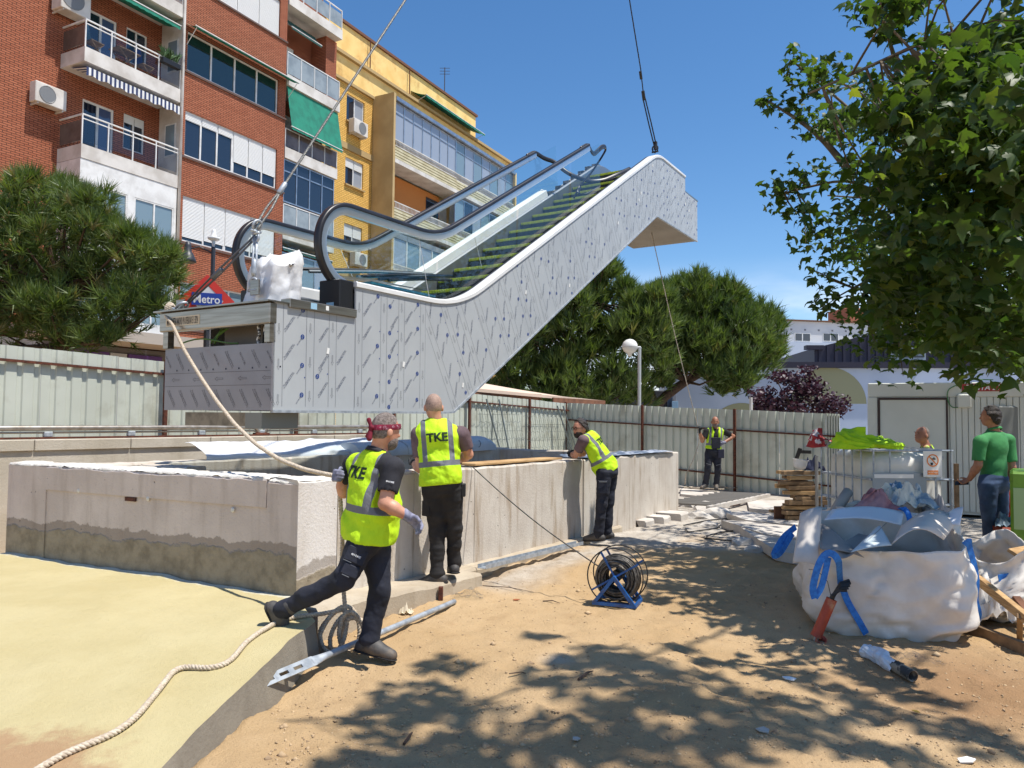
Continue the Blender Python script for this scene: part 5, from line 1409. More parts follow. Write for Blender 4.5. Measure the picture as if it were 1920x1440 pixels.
def balcony(root, a0, a1, slab0, slab1, off0, off1, rail_h, npan, panel_mat, sides=True, rails=2, fascia=WHITEW, under=WHITEW, pz=(0.12, 0.8)):
 mb = MB(FF); mb.box((a0, off0, slab0), (a1, off1, slab1)); b = mb.build('balcony', fascia, root)
 mb = MB(FF); zt_ = slab1 + rail_h
 w = (a1 - a0) / npan; ps = [a0 + 0.03 + (a1 - a0 - 0.06) * i / npan for i in range(npan + 1)]
 mb.box((a0 + 0.02, off1 - 0.06, zt_ - 0.04), (a1 - 0.02, off1 - 0.015, zt_));
 for p in ps: mb.box((p - 0.018, off1 - 0.055, slab1), (p + 0.018, off1 - 0.02, zt_ - 0.04))
 if rails > 1: mb.box((a0 + 0.03, off1 - 0.05, slab1 + rail_h * pz[1] + 0.02), (a1 - 0.03, off1 - 0.025, slab1 + rail_h * pz[1] + 0.05))
 if sides:
  mb.box((a0 + 0.02, off0, zt_ - 0.04), (a0 + 0.06, off1 - 0.06, zt_))
 mb.build('railing', WHITEP, b)
 for i in range(npan):
  MB(FF).box((ps[i] + 0.03, off1 - 0.045, slab1 + rail_h * pz[0]), (ps[i + 1] - 0.03, off1 - 0.033, slab1 + rail_h * pz[1])).build('glass_panel', panel_mat, b)
 if sides: MB(FF).box((a0 + 0.03, off0 + 0.05, slab1 + rail_h * pz[0]), (a0 + 0.042, off1 - 0.08, slab1 + rail_h * pz[1])).build('glass_panel', SMOKED, b)
 return b
BG = clear_glass('balcony_glass', (0.82, 0.84, 0.86))
rb = thing('brick_apartment_block', FF((-2, -3, 0)), 'red brick apartment block with white balconies, shutters and green awnings', 'building')
# recessed wall left of the bay
holes = []
for z in (3.92, 6.92, 9.92, 12.92, 15.92, 18.92): holes += [(-2.80, -1.70, z, z + 1.88), (-1.36, -0.56, z + 0.72, z + 1.92)]
mb = MB(); wall_holes(mb, -16, 0, 4.2, 26, -1.2, [h for h in holes if h[2] > 4.2]); fbuild(mb, 'brick_wall', BRICK, rb)
for z in (9.92, 12.92, 15.92):
 window(rb, -2.80, -1.70, z, z + 1.88, -1.2, 2, [WGLASS, glass_mat('blue_blind', srgb(70, 84, 116))], None, 0.10, 0.075, name='balcony_door')
 window(rb, -1.36, -0.56, z + 0.72, z + 1.92, -1.2, 2, WGLASS, [0.25, 0.25] if z < 11 else None, 0.10)
# bay side (painted white) and bay front
mb = MB(FF); mb.box((0.0, -1.198, 4.2), (0.05, -0.002, 26)); mb.build('bay_side', WHITEW, rb)
for z in (9.92, 12.92):
 mb = MB(FF); mb.box((-0.03, -0.85, z + 0.75), (-0.002, -0.30, z + 1.9)); s = mb.build('side_window', WHITEP, rb); MB(FF).box((-0.036, -0.80, z + 0.80), (-0.031, -0.35, z + 1.85)).build('pane', WGLASS2, s)
mb = MB(); mb.tube([FF((-0.06, 0.03, 4.3)), FF((-0.06, 0.03, 26))], 0.05, 8); mb.build('rain_pipe', WHITEW, rb, smooth=True)
rows = [(16.87, 18.35), (13.70, 15.10), (10.68, 12.28), (7.68, 9.28), (4.68, 6.28), (19.8, 21.3)]
mb = MB(); wall_holes(mb, 0, 4.84, 4.2, 26, 0.0, [(0.12, 4.45, z0, z1) for z0, z1 in rows], 0.14); fbuild(mb, 'brick_wall', BRICK, rb)
for z0, z1 in rows:
 MB(FF).box((-0.02, -0.02, z0 - 0.10), (4.86, 0.05, z0 - 0.03)).build('sill_band', M('sill_dark', srgb(96, 74, 66), .8), rb)
window(rb, 0.12, 4.45, 16.87, 18.35, 0.0, 4, WGLASS, [1, 1, 1, 1], 0.12)
window(rb, 0.12, 4.45, 13.70, 15.10, 0.0, 4, glass_mat('dark_green_glass', srgb(26, 46, 44)), None, 0.12, 0.06)
window(rb, 0.12, 2.28, 10.68, 12.28, 0.0, 3, WGLASS, [0.2, 0.2, 0.2], 0.12, 0.06); window(rb, 2.28, 4.45, 10.68, 12.28, 0.0, 3, WGLASS, [0.72, 0.72, 0.72], 0.12, 0.06)
window(rb, 0.12, 2.0, 7.68, 9.28, 0.0, 2, WGLASS, [0.9, 0.88], 0.12, 0.06); window(rb, 2.0, 4.45, 7.68, 9.28, 0.0, 2, WGLASS, [0.86, 0.86], 0.12, 0.06)
window(rb, 0.12, 4.45, 4.68, 6.28, 0.0, 4, WGLASS2, None, 0.12)
def awning(root, a0, a1, z_top, z_out, off0, proj, mat, val=0.18, arms=True):
 mb = MB(FF); n = 14
 fn = lambda u_, v_: (a0 + (a1 - a0) * u_, off0 + proj * v_, z_top + (z_out - z_top) * v_ - 0.05 * math.sin(math.pi * v_))
 mb.grid(fn, n, 5)
 vv = [];
 for i in range(n * 3 + 1):
  u_ = i / (n * 3); x = a0 + (a1 - a0) * u_; vv += [(x, off0 + proj, z_out), (x, off0 + proj + 0.005, z_out - val * (0.8 + 0.2 * abs(math.sin(u_ * 40))))]
 mb.add(vv, [(2 * i, 2 * i + 2, 2 * i + 3, 2 * i + 1) for i in range(n * 3)])
 o = mb.build('awning', mat, root)
 mb = MB(); mb.tube([FF((a0 - .03, off0 + proj, z_out)), FF((a1 + .03, off0 + proj, z_out))], 0.022, 6)
 if arms:
  for x in (a0 + 0.05, a1 - 0.05): mb.tube([FF((x, off0, z_top - 0.75)), FF((x, off0 + proj, z_out))], 0.014, 5)
 ar = mb.build('awning_bar', WHITEP, o)
 return o
awning(rb, 0.02, 5.0, 15.32, 15.10, 0.02, 0.52, GREEN_AWN, 0.05)
# left balconies
balcony(rb, -3.55, -0.08, 12.45, 12.90, -1.2, 0.0, 0.88, 4, BG, True, 2, WHITEW)
balcony(rb, -3.55, -0.08, 9.45, 9.88, -1.2, 0.0, 0.95, 4, BG, True, 2, WHITEW)
balcony(rb, -3.55, -0.08, 15.45, 15.90, -1.2, 0.0, 0.9, 4, BG, True, 2, WHITEW)
# striped awning under the upper balcony
mb = MB(FF); n = 44
for i in range(n):
 x0, x1 = -3.5 + 3.35 * i / n, -3.5 + 3.35 * (i + 1) / n
 mb.add([(x0, -0.75, 12.40), (x1, -0.75, 12.40), (x1, 0.04, 12.28), (x0, 0.04, 12.28), (x1, 0.045, 12.02 + 0.03 * math.sin(i)), (x0, 0.045, 12.02 + 0.03 * math.sin(i - 1))], [(0, 1, 2, 3), (3, 2, 4, 5)], None, i % 2)
mb.build('striped_awning', [M('awning_navy', srgb(38, 52, 92), .8), WHITEP], rb)
awning(rb, -3.3, -0.15, 15.38, 15.15, -0.9, 0.85, GREEN_AWN, 0.15, False)
# white enclosed gallery under the lower balcony
mb = MB(); wall_holes(mb, -3.55, -0.12, 4.3, 9.44, -0.02, [(-3.45, -1.95, 7.10, 8.72), (-1.70, -0.22, 7.10, 8.72), (-3.45, -1.95, 4.6, 6.30), (-1.70, -0.22, 4.6, 6.30)], 0.06); mb.poly([(-3.55, -0.02, 4.3), (-3.55, -0.02, 9.44), (-3.55, -1.2, 9.44), (-3.55, -1.2, 4.3)], FF); mb.build('gallery_panel', WHITEP, rb)
for z0, z1 in ((7.10, 8.72), (4.6, 6.30)):
 window(rb, -3.45, -1.95, z0, z1, -0.02, 2, WGLASS2, None, 0.06, 0.05); window(rb, -1.70, -0.22, z0, z1, -0.02, 2, WGLASS2, None, 0.06, 0.05)
mb = MB(FF); mb.box((-3.555, -0.75, 7.5), (-3.551, -0.15, 8.9)); mb.build('side_pane', SMOKED, rb)
# right hand balcony stack
mb = MB(); wall_holes(mb, 4.84, 8.25, 4.2, 26, -1.2, [(5.5, 6.5, z, z + 1.9) for z in (9.45, 12.6, 15.6)] , 0.1); mb.poly([(8.25, -1.2, 4.2), (8.25, -1.2, 26), (8.25, -4, 26), (8.25, -4, 4.2)], FF); fbuild(mb, 'brick_wall', BRICK, rb)
for z in (9.45, 12.6, 15.6): window(rb, 5.5, 6.5, z, z + 1.9, -1.2, 1, SMOKED, [0.95], 0.1)
mb = MB(FF); mb.box((7.55, -1.19, 15.6), (8.24, -0.35, 18.42)); fbuild(mb, 'brick_pier', BRICK, rb)
balcony(rb, 4.88, 8.15, 18.43, 18.85, -1.2, 0.05, 0.9, 4, FROST, True, 1, WHITEW)
balcony(rb, 4.88, 8.1, 15.12, 15.55, -1.2, 0.02, 0.95, 4, FROST, False, 1, WHITEW, pz=(0.06, 0.95))
balcony(rb, 4.88, 8.05, 12.10, 12.55, -1.2, 0.0, 0.78, 4, SMOKED, False, 1, WHITEW, pz=(0.06, 0.95))
balcony(rb, 4.88, 7.95, 8.80, 9.25, -1.2, -0.02, 1.0, 4, FROST, False, 1, WHITEW, pz=(0.06, 0.95))
awning(rb, 5.3, 7.1, 18.2, 17.75, -0.6, 0.4, GREEN_AWN2, 0.1, False)
awning(rb, 4.95, 8.05, 15.08, 13.35, -0.05, 0.32, GREEN_AWN, 0.12, False)
window(rb, 4.9, 7.95, 10.32, 12.08, -0.05, 4, WGLASS, None, 0.08, 0.05, ALU, trans=11.6)
awning(rb, 4.95, 7.9, 8.7, 8.45, -0.6, 0.55, GREEN_AWN2, 0.12, False)
window(rb, 4.9, 7.9, 5.9, 8.3, -0.1, 3, [WGLASS3, WGLASS2, WGLASS3], None, 0.08, 0.06, ALU)
MB(FF).box((4.88, -1.2, 4.9), (7.95, -0.02, 5.9)).build('parapet', FROST, rb)
# ground floor shops: grey canopy, purple panels
MB(FF).box((-5, -0.8, 3.9), (8.2, 0.9, 4.25)).build('shop_canopy', M('canopy', srgb(168, 160, 150), .8), rb)
MB(FF).box((-16, -1.6, -0.2), (8.2, -1.25, 3.9)).build('shop_wall', M('shop_grey', srgb(110, 108, 112), .7), rb)
for k, (a0, a1) in enumerate(((-4.6, -3.1), (-3.0, -1.6), (-0.9, 0.4), (1.2, 3.2), (3.6, 5.6))):
 MB(FF).box((a0, -1.245, 0.4), (a1, -1.18, 3.7)).build('shop_panel', PURPLE if k < 4 else WGLASS, rb)
MB(FF).box((-1.55, -1.245, 0.4), (-0.95, -1.19, 3.7)).build('shop_pillar', M('pale_pillar', srgb(176, 182, 194), .6), rb)
MB(FF).box((-16, -14, 0), (8.2, -1.62, 25.9)).build('building_core', M('core', srgb(120, 70, 50), .9), rb)
# ------------------------------------------------------------------ yellow block
yb = thing('yellow_apartment_block', FF((17, -4, 0)), 'yellow apartment block with glazed galleries behind the escalator handrails', 'building')
ywin = [(9.28, 10.58, z, z + 1.25) for z in (6.35, 9.30, 12.38, 15.35)]
mb = MB(); wall_holes(mb, 8.27, 11.24, 0, 17.15, -0.6, ywin, 0.15); fbuild(mb, 'brick_wall', YBRICK, yb)
for k, (a0, a1, z0, z1) in enumerate(ywin): window(yb, a0, a1, z0, z1, -0.6, 2, [WGLASS, WGLASS3], [0.35, 0.35] if k == 2 else ([0.45, 0.45] if k == 1 else None), 0.13, 0.05)
for z in (5.2, 8.2, 11.2, 14.1): MB(FF).box((8.27, -0.62, z - 0.14), (11.23, -0.52, z + 0.14)).build('string_course', M('course', srgb(176, 150, 104), .85), yb)
for (a0, a1, z0, z1) in ywin: MB(FF).box((a0 - .05, -0.6, z0 - 0.09), (a1 + .05, -0.5, z0 - 0.02)).build('window_sill', M('course', srgb(176, 150, 104)), yb)
mb = MB(FF); mb.box((8.27, -6, 17.16), (26, -0.58, 18.18)); mb.box((8.0, -6, 0), (26, -0.88, 17.14)); mb.build('upper_wall', YPLAST, yb)
MB(FF).box((8.2, -6, 18.19), (26.2, -0.42, 18.34)).build('cornice', M('course', srgb(176, 150, 104)), yb)
MB(FF).box((8.2, -6, 17.0), (11.2, -0.48, 17.13)).build('cornice', M('course', srgb(176, 150, 104)), yb)
MB(FF).box((8.2, -7, 18.35), (21.6, -0.95, 20.0)).build('penthouse', YPLAST, yb)
MB(FF).box((8.2, -7, 20.01), (21.7, -0.85, 20.14)).build('roof_edge', M('roof_edge_brown', srgb(112, 74, 52), .8), yb)
awning(yb, 14.8, 21.0, 18.95, 18.55, -0.95, 1.0, GREEN_AWN, 0.12)
mb = MB();
for a in (11.2, 14.5): mb.tube([FF((a, -0.8, 18.3)), FF((a, -0.82, 20.0))], 0.03, 5)
mb.build('rain_pipe', RUST, yb)
# gallery box
BX0, BX1 = 11.2, 24.0
MB(FF).box((BX0, -0.58, 3.0), (BX0 + 0.16, 0.66, 17.15)).build('gallery_side', TAN, yb)
MB(FF).box((BX1 - 0.16, -0.58, 3.0), (BX1, 0.66, 17.0)).build('gallery_side', YPLAST, yb)
MB(FF).box((BX0 + .17, -0.58, 16.85), (BX1 - .17, 0.70, 17.02)).build('gallery_roof', ALU, yb)
lv = [(16.84, 'glass'), (13.9, 'open'), (10.9, 'mix'), (7.9, 'mix')]
def slats(a0, a1, z0, z1, off):
 mb = MB(FF); z = z0
 while z < z1 - 0.03: mb.box((a0, off - 0.06, z), (a1, off, z + 0.10)); z += 0.14
 mb.box((a0, off - 0.10, z0), (a1, off - 0.061, z1)); mb.build('slatted_spandrel', CREAMW, yb)
def balus(a0, a1, z0, z1, off):
 mb = MB(FF); mb.box((a0, off - 0.04, z1 - 0.05), (a1, off, z1)); mb.box((a0, off - 0.04, z0), (a1, off, z0 + 0.04))
 for a in np.arange(a0 + 0.05, a1, 0.11): mb.box((a, off - 0.03, z0 + 0.04), (a + 0.03, off - 0.01, z1 - 0.05))
 mb.build('balustrade', WHITEW, yb)
for i, zt_ in enumerate((16.84, 13.84, 10.84, 7.84)):
 zf = zt_ - 2.98
 MB(FF).box((BX0 + .17, -0.58, zf - 0.02), (BX1 - .17, 0.62, zf + 0.18)).build('gallery_floor', WHITEW, yb)
 slats(BX0 + .17, BX0 + 5.8, zf + 0.19, zf + 0.78, 0.62); slats(BX0 + 5.81, BX1 - .17, zf + 0.19, zf + 0.70, 0.58)
 balus(BX0 + .17, BX0 + 5.8, zf + 0.79, zf + 1.12, 0.60); balus(BX0 + 5.81, BX1 - .17, zf + 0.71, zf + 1.12, 0.57)
 if i == 0:
  window(yb, BX0 + .2, BX0 + 5.8, zf + 1.0, zt_ - 0.02, 0.56, 7, WGLASS3, None, 0.06, 0.05, ALU, trans=zt_ - 0.55); window(yb, BX0 + 5.85, BX1 - .2, zf + 1.0, zt_ - 0.02, 0.52, 7, [WGLASS2, WGLASS3], None, 0.06, 0.06, ALU, trans=zt_ - 0.6)
 else:
  if i == 1:
   MB(FF).box((BX0 + .17, -0.57, zf + .19), (BX0 + 5.8, -0.50, zt_ - 0.1)).build('loggia_wall', M('loggia_orange', srgb(196, 122, 58), .85), yb)
   MB(FF).box((BX0 + 4.5, -0.495, zf + .6), (BX0 + 5.7, -0.47, zt_ - .4)).build('loggia_window', WGLASS, yb)
  else: window(yb, BX0 + .5, BX0 + 5.0, zf + 0.9, zt_ - 0.25, 0.4 if i == 2 else 0.3, 4, [WGLASS3, WGLASS2], [0.15] * 4, 0.06, 0.07)
  if i > 1: MB(FF).box((BX0 + 5.0, -0.5, zf + 0.2), (BX0 + 5.8, 0.38, zt_ - 0.2)).build('gallery_pier', TAN, yb)
  window(yb, BX0 + 5.85, BX1 - .2, zf + 1.0, zt_ - 0.12, 0.50, 7, [WGLASS2, WGLASS, WGLASS3], None, 0.06, 0.06, ALU)
MB(FF).box((8.27, -0.9, 0), (26, -0.63, 3.2)).build('ground_floor', M('ground_dark', srgb(96, 88, 80), .8), yb)
mb = MB(); m0 = FF((19.7, -2.0, 20.1)); mb.tube([m0, m0 + V3(0, 0, 2.4)], 0.03, 5)
for k in range(3): mb.tube([m0 + V3(-.3, 0, 2.0 + k * .18), m0 + V3(.3, 0, 2.0 + k * .18)], 0.015, 4)
o = mb.build('roof_aerial', M('aerial', srgb(70, 70, 74), .6)); tag(o, 'thin television aerial standing on the yellow roof', 'aerial')
# ------------------------------------------------------------------ air conditioners hung on the facades
def aircon(a0, z0, off, w, h, d, label, mirror=False):
 r = thing('air_conditioner', FF((a0 + w / 2, off + d / 2, z0)), label, 'air conditioner', 'air conditioners on the facades')
 MB(FF).bbox((a0, off + 0.08, z0), (a0 + w, off + 0.08 + d, z0 + h), 0.02).build('casing', WHITEW, r)
 c = FF((a0 + w * (0.38 if not mirror else 0.6), off + 0.083 + d, z0 + h * 0.5)); fr_ = FR(c, fD, (0, 0, 1), fN)
 mb = MB(fr_); mb.lathe([(0.0, 0.004), (h * 0.38, 0.004), (h * 0.40, 0.012), (h * 0.42, 0.002)], 18); mb.build('fan_grille', M('fan_grey', srgb(120, 122, 124), .5), r)
 mb = MB(FF);
 for x in (a0 + 0.08, a0 + w - 0.12): mb.box((x, off, z0 - 0.05), (x + 0.04, off + d + 0.05, z0 - 0.005))
 mb.build('bracket', WHITEW, r)
aircon(-4.50, 11.0, -1.2, 0.95, 0.62, 0.32, 'air conditioner on the blank red brick wall beside the lower balcony')
aircon(-3.95, 14.1, -1.2, 0.95, 0.9, 0.5, 'air conditioner high on the brick wall above the upper balcony end')
aircon(9.35, 14.75, -0.6, 1.0, 0.66, 0.34, 'air conditioner under the top window of the yellow wall', True)
aircon(9.6, 8.65, -0.6, 0.9, 0.6, 0.34, 'air conditioner under a lower yellow wall window seen through the handrail loop', True)
# folding chairs, table and planter on the balcony
bt = thing('balcony_table', FF((-1.9, -0.5, 12.9)), 'small wooden folding table on the upper white balcony', 'table')
MB(FF).bbox((-2.3, -0.75, 13.5), (-1.5, -0.2, 13.54), 0.01).build('table_top', WOODO, bt)
for k in (0, 1): mb = MB(); mb.tube([FF((-2.2, -0.7 + .4 * k, 12.9)), FF((-1.6, -0.7 + .4 * k, 13.5))], 0.02, 5); mb.build('leg', WOODO, bt); mb = MB(); mb.tube([FF((-1.6, -0.68 + .4 * k, 12.9)), FF((-2.2, -0.68 + .4 * k, 13.5))], 0.02, 5); mb.build('leg', WOODO, bt)
for (x, lab, cm) in ((-2.95, 'folding chair with a pale blue towel on the upper balcony', M('towel_blue', srgb(120, 180, 214), .8)), (-1.15, 'folding chair with a blue cushion beside the balcony planter', M('cushion_blue', srgb(40, 70, 150), .8))):
 c = thing('folding_chair', FF((x, -0.5, 12.9)), lab, 'chair', 'chairs on the upper balcony')
 MB(FF).bbox((x - .22, -.7, 13.33), (x + .22, -.28, 13.37), .01).build('seat', WOODO, c); MB(FF).add([(x - .24, -.7, 13.37), (x - .24, -.28, 13.37), (x - .34, -.28, 13.8), (x - .34, -.7, 13.8)], [(0, 1, 2, 3)]).build('backrest', cm, c)
 for yy in (-.68, -.30): mb = MB(); mb.tube([FF((x - .2, yy, 12.9)), FF((x + .2, yy, 13.33))], .015, 4); mb.build('leg', WOODO, c); mb = MB(); mb.tube([FF((x + .2, yy, 12.9)), FF((x - .2, yy, 13.33))], .015, 4); mb.build('leg', WOODO, c)
pl_ = thing('planter', FF((-.55, 0.08, 13.55)), 'black trough planter with a green plant hung on the upper balcony rail', 'planter')
MB(FF).bbox((-.95, -0.01, 13.5), (-.25, .17, 13.68), .01).build('trough', BLACKP, pl_)
mb = MB()
for k in range(60):
 b0 = FF((-.9 + .6 * random.random(), .08, 13.68)); e = b0 + V3(random.uniform(-.25, .25), random.uniform(-.2, .2), random.uniform(.15, .5)); s_ = nrm(np.cross(e - b0, FW)) * .03; m_ = (b0 + e) / 2 + V3(0, 0, .05)
 mb.add([b0, m_ - s_, e, m_ + s_], [(0, 1, 2, 3)])
mb.build('plant', M('pot_plant', (.05, .11, .03), .6), pl_)
# ------------------------------------------------------------------ street lamps and the station sign
def black_lamp():
 b0 = P(640 - 0, 560, 17.5)
 c = P(352, 478, 16.5); r = thing('street_lamp', c * V3(1, 1, 0) + V3(.5, 0, .5), 'black bell shaped street lamp on a bracket beside the brick bay', 'street lamp')
 fr_ = FR(c, (1, 0, 0), (0, 1, 0), (0, 0, 1))
 mb = MB(fr_); mb.lathe([(0.0, 0.30), (0.05, 0.29), (0.07, 0.2), (0.08, 0.08), (0.12, 0.02), (0.17, -0.10), (0.18, -0.16), (0.15, -0.17), (0.0, -0.14)], 18); mb.build('lamp_head', M('lamp_black', srgb(52, 54, 60), .45), r, smooth=True)
 pole = c + V3(0.52, 0.1, 0)
 mb = MB(); mb.tube([c + V3(.06, 0, .14), c + V3(.24, .05, .2), pole + V3(0, 0, .05)], .016, 6); mb.build('bracket', M('lamp_black', srgb(52, 54, 60)), r)
 mb = MB(); mb.tube([V3(*pole[:2], .4), pole + V3(0, 0, .2)], .045, 8); mb.build('pole', M('lamp_black', srgb(52, 54, 60)), r)
 mb = MB(FR(pole + V3(0, 0, .2))); mb.lathe([(.02, 0), (.03, .05), (.04, .12), (.03, .13), (.12, .17), (.13, .21), (.06, .24), (.05, .34), (.03, .40), (0, .42)], 14); mb.build('upper_lantern', M('lamp_white', srgb(214, 214, 212), .5), r, smooth=True)
black_lamp()
gl = P(1181, 650, 26.0); r = thing('street_lamp', V3(gl[0], gl[1], 0), 'pale grey post with a white globe lamp in front of the pine trees', 'street lamp')
mb = MB(FR(gl)); mb.lathe([(0.0, -.34), (.06, -.33), (.08, -.24), (.20, -.17), (.27, -.05), (.275, 0.0)], 20); mb.build('lamp_bowl', M('lamp_grey', srgb(196, 196, 190), .5), r, smooth=True)
mb = MB(FR(gl)); mb.lathe([(.268, 0.005), (.26, .08), (.21, .17), (.12, .24), (0, .27)], 20); mb.build('lamp_dome', M('lamp_dome', srgb(226, 224, 216), .4), r, smooth=True)
mb = MB(); mb.tube([gl + V3(.24, 0, -.03), gl + V3(.36, 0, -.03), gl + V3(.36, 0, -.05)], .05, 8); mb.tube([gl + V3(.33, 0, -.03), V3(gl[0] + .33, gl[1], 0)], .06, 8); mb.build('post', M('lamp_post', srgb(176, 178, 176), .5, .2), r)
sp_ = P(1408, 745, 24); o = MB().cyl(sp_, V3(sp_[0], sp_[1], 0), .05, 6).build('thin_post', WHITEW); tag(o, 'thin white post beyond the hoarding beside the plum tree', 'post')
sc_ = P(388, 564, 14.5); r = thing('metro_sign', V3(sc_[0], sc_[1], .5), 'red diamond station sign with a blue band behind the escalator beam', 'sign')
sx_ = nrm([0.93, 0.36, 0]); sy_ = V3(sx_[1], -sx_[0], 0); sf = FR(sc_, sx_, (0, 0, 1), sy_)
def diamond(h, b=1.0): return [(h * b, 0), (0, h), (-h * b, 0), (0, -h)]
mb = MB(sf); mb.prism(diamond(.50), -.10, .06); mb.build('sign_box', WHITEP, r)
mb = MB(sf); out, inn = diamond(.50), diamond(.30); pts = [(x, y, .064) for x, y in out] + [(x, y, .064) for x, y in inn] + [(x, y, .058) for x, y in out]
mb.add(pts, [(i, (i + 1) % 4, 4 + (i + 1) % 4, 4 + i) for i in range(4)]); mb.build('red_diamond', REDSIGN, r)
mb = MB(sf); mb.box((-.27, -.10, .066), (.27, .14, .078)); bo = mb.build('blue_band', BLUESIGN, r)
v, f = text_tris('Metro', 3, 0.015); mb = MB(sf); k = .47 / np.ptp(v[:, 0]); mb.add([(a[0] * k, a[1] * k * 1.15 + .02, .081) for a in v], f); mb.build('lettering', WHITEINK, bo)
mb = MB(); mb.tube([sc_ + V3(0, .02, -.5), V3(sc_[0], sc_[1] + .02, .4)], .05, 8); mb.build('post', M('lamp_black', srgb(52, 54, 60)), r)
# ------------------------------------------------------------------ brown kiosk, dark shed behind the pines
k0, k1 = P(880, 735, 20.6), P(1090, 752, 26.5); kd = nrm((k1 - k0) * V3(1, 1, 0)); kn = V3(-kd[1], kd[0], 0); Lk = float(np.linalg.norm((k1 - k0)[:2])); kf = FR(k0 * V3(1, 1, 0), kd, kn, (0, 0, 1))
r = thing('kiosk', kf((Lk / 2, 1, 0)), 'brown wooden kiosk with a pale flat awning roof beyond the hoarding corner', 'kiosk')
MB(kf).box((-.6, .6, 0), (Lk * .62, 2.6, 2.55)).build('kiosk_wall', WOODR, r)
mb = MB(kf); mb.add([(-1.0, -.5, 2.45), (Lk, -.9, 2.30), (Lk, 1.2, 2.50), (-1.0, 2.0, 3.05), (-1.0, -.5, 2.36), (Lk, -.9, 2.22), (Lk, 1.2, 2.42), (-1.0, 2.0, 2.97)], [(0, 1, 2, 3), (7, 6, 5, 4), (0, 4, 5, 1), (1, 5, 6, 2), (2, 6, 7, 3), (3, 7, 4, 0)]); mb.build('canopy', M('canopy_cream', srgb(214, 190, 170), .8), r)
mb = MB(kf); mb.box((-.9, -.52, 2.22), (Lk * .45, -.48, 2.40)); mb.box((Lk * .45 + .01, -.92, 2.15), (Lk, -.88, 2.3)); mb.build('canopy_edge', WOODR, r)
v, f = text_tris('I  4UKI', 2, .01); mb = MB(kf); mb.add([(1.4 + a[0] * .24, .59, 2.2 + a[1] * .24) for a in v], f); mb.build('lettering', WHITEINK, r)
db = P(1130, 740, 42) * V3(1, 1, 0); o = MB(FR(db)).bbox((-5, 0, 0), (3.6, 5, 3.3), .05).build('dark_shed', M('shed_dark', srgb(54, 56, 62), .8)); tag(o, 'low dark shed half hidden behind the pine trunks', 'shed')
# ------------------------------------------------------------------ mural hall with its dark ribbed roof, white block behind
h0 = P(1340, 690, 40); hx = V3(1, -0.10, 0); hx = nrm(hx); hf = FR(h0 * V3(1, 1, 0), hx, V3(hx[1] * -1, hx[0], 0), (0, 0, 1))
hall = thing('mural_hall', hf((10, 4, 0)), 'low hall with a pale blue mural wall and dark ribbed roof', 'hall')
MB(hf).box((-2, 0, -0.2), (24, 10, 4.45)).build('mural_wall', M('mural_blue', srgb(176, 188, 208), .8, 0, srgb(164, 178, 200), .6), hall)
mb = MB(hf); mb.add([(5.8 + 1.9 * math.cos(a), -.012, 2.6 + 1.9 * math.sin(a)) for a in np.linspace(0, math.pi, 20)], [list(range(20))]); mb.build('mural_shape', M('mural_olive', srgb(146, 146, 116), .8), hall); mb = MB(hf); mb.add([(1.4 + 1.8 * math.cos(a), -.012, 0.8 + 1.8 * math.sin(a)) for a in np.linspace(0, math.pi, 20)], [list(range(20))]); mb.build('mural_shape', M('mural_olive', srgb(146, 146, 116), .8), hall)
mb = MB(hf); mb.add([(11.2 + 1.5 * math.cos(a), -.012, 2.6 + 2.0 * math.sin(a)) for a in np.linspace(0, math.pi, 16)], [list(range(16))]); mb.build('mural_shape', M('mural_white', srgb(196, 208, 228), .8), hall); mb = MB(hf); mb.add([(3.0 + 1.4 * math.cos(a), -.012, 0.6 + 1.7 * math.sin(a)) for a in np.linspace(0, math.pi, 16)], [list(range(16))]); mb.build('mural_shape', M('mural_white', srgb(196, 208, 228), .8), hall); mb = MB(hf); mb.add([(14.2, -.012, 4.3), (16.4, -.012, 4.3), (15.3, -.012, 2.9)], [(0, 1, 2)]); mb.build('mural_shape', M('mural_white', srgb(196, 208, 228), .8), hall)
MB(hf).box((-2.2, -.25, 4.46), (24.2, .1, 4.75)).build('dark_gutter', M('dark_metal_roof', srgb(44, 42, 58), .6, .2), hall)
mb = MB(hf)
poly = [(5.4, 4.76), (5.4, 5.6), (9.3, 6.6), (16, 7.2), (24, 7.2), (24, 4.76)]
mb.add([(x, 1.0, z) for x, z in poly] + [(x, 10, z) for x, z in poly], [list(range(6)), list(range(6, 12))[::-1]] + [(i, i + 6, (i + 1) % 6 + 6, (i + 1) % 6) for i in range(6)]); recalc(mb.build('dark_gable', M('dark_metal_roof', srgb(44, 42, 58)), hall))
mb = MB(hf)
for x in np.arange(5.6, 23.8, .42): mb.box((x, .94, 4.77), (x + .10, .998, float(np.interp(x, [5.4, 9.3, 16, 24], [5.6, 6.6, 7.2, 7.2])) - .05))
mb.build('roof_ribs', M('dark_metal_roof', srgb(44, 42, 58)), hall)['kind'] = 'stuff'
MB(hf).box((4.9, .7, 5.5), (5.8, 1.2, 5.72)).build('eave', M('dark_metal_roof', srgb(44, 42, 58)), hall)
mb = MB(hf); mb.box((9.2, .80, 4.95), (11.0, .93, 5.65)); wv = mb.build('vent_window', M('vent_grey', srgb(150, 160, 166), .5), hall)
for k in range(3): MB(hf).box((9.3, .77, 5.08 + k * .18), (10.9, .795, 5.16 + k * .18)).build('louvre', M('louvre_dark', srgb(60, 64, 70), .5), wv)
mb = MB(); b_ = hf((17.0, .6, 4.7)); mb.tube([b_, b_ + V3(0, 0, .7), b_ + V3(.15, 0, 1.0), b_ + V3(.5, 0, 1.1), b_ + V3(1.6, 0, 1.1)], .22, 10); mb.build('vent_duct', GALV, hall, smooth=True)
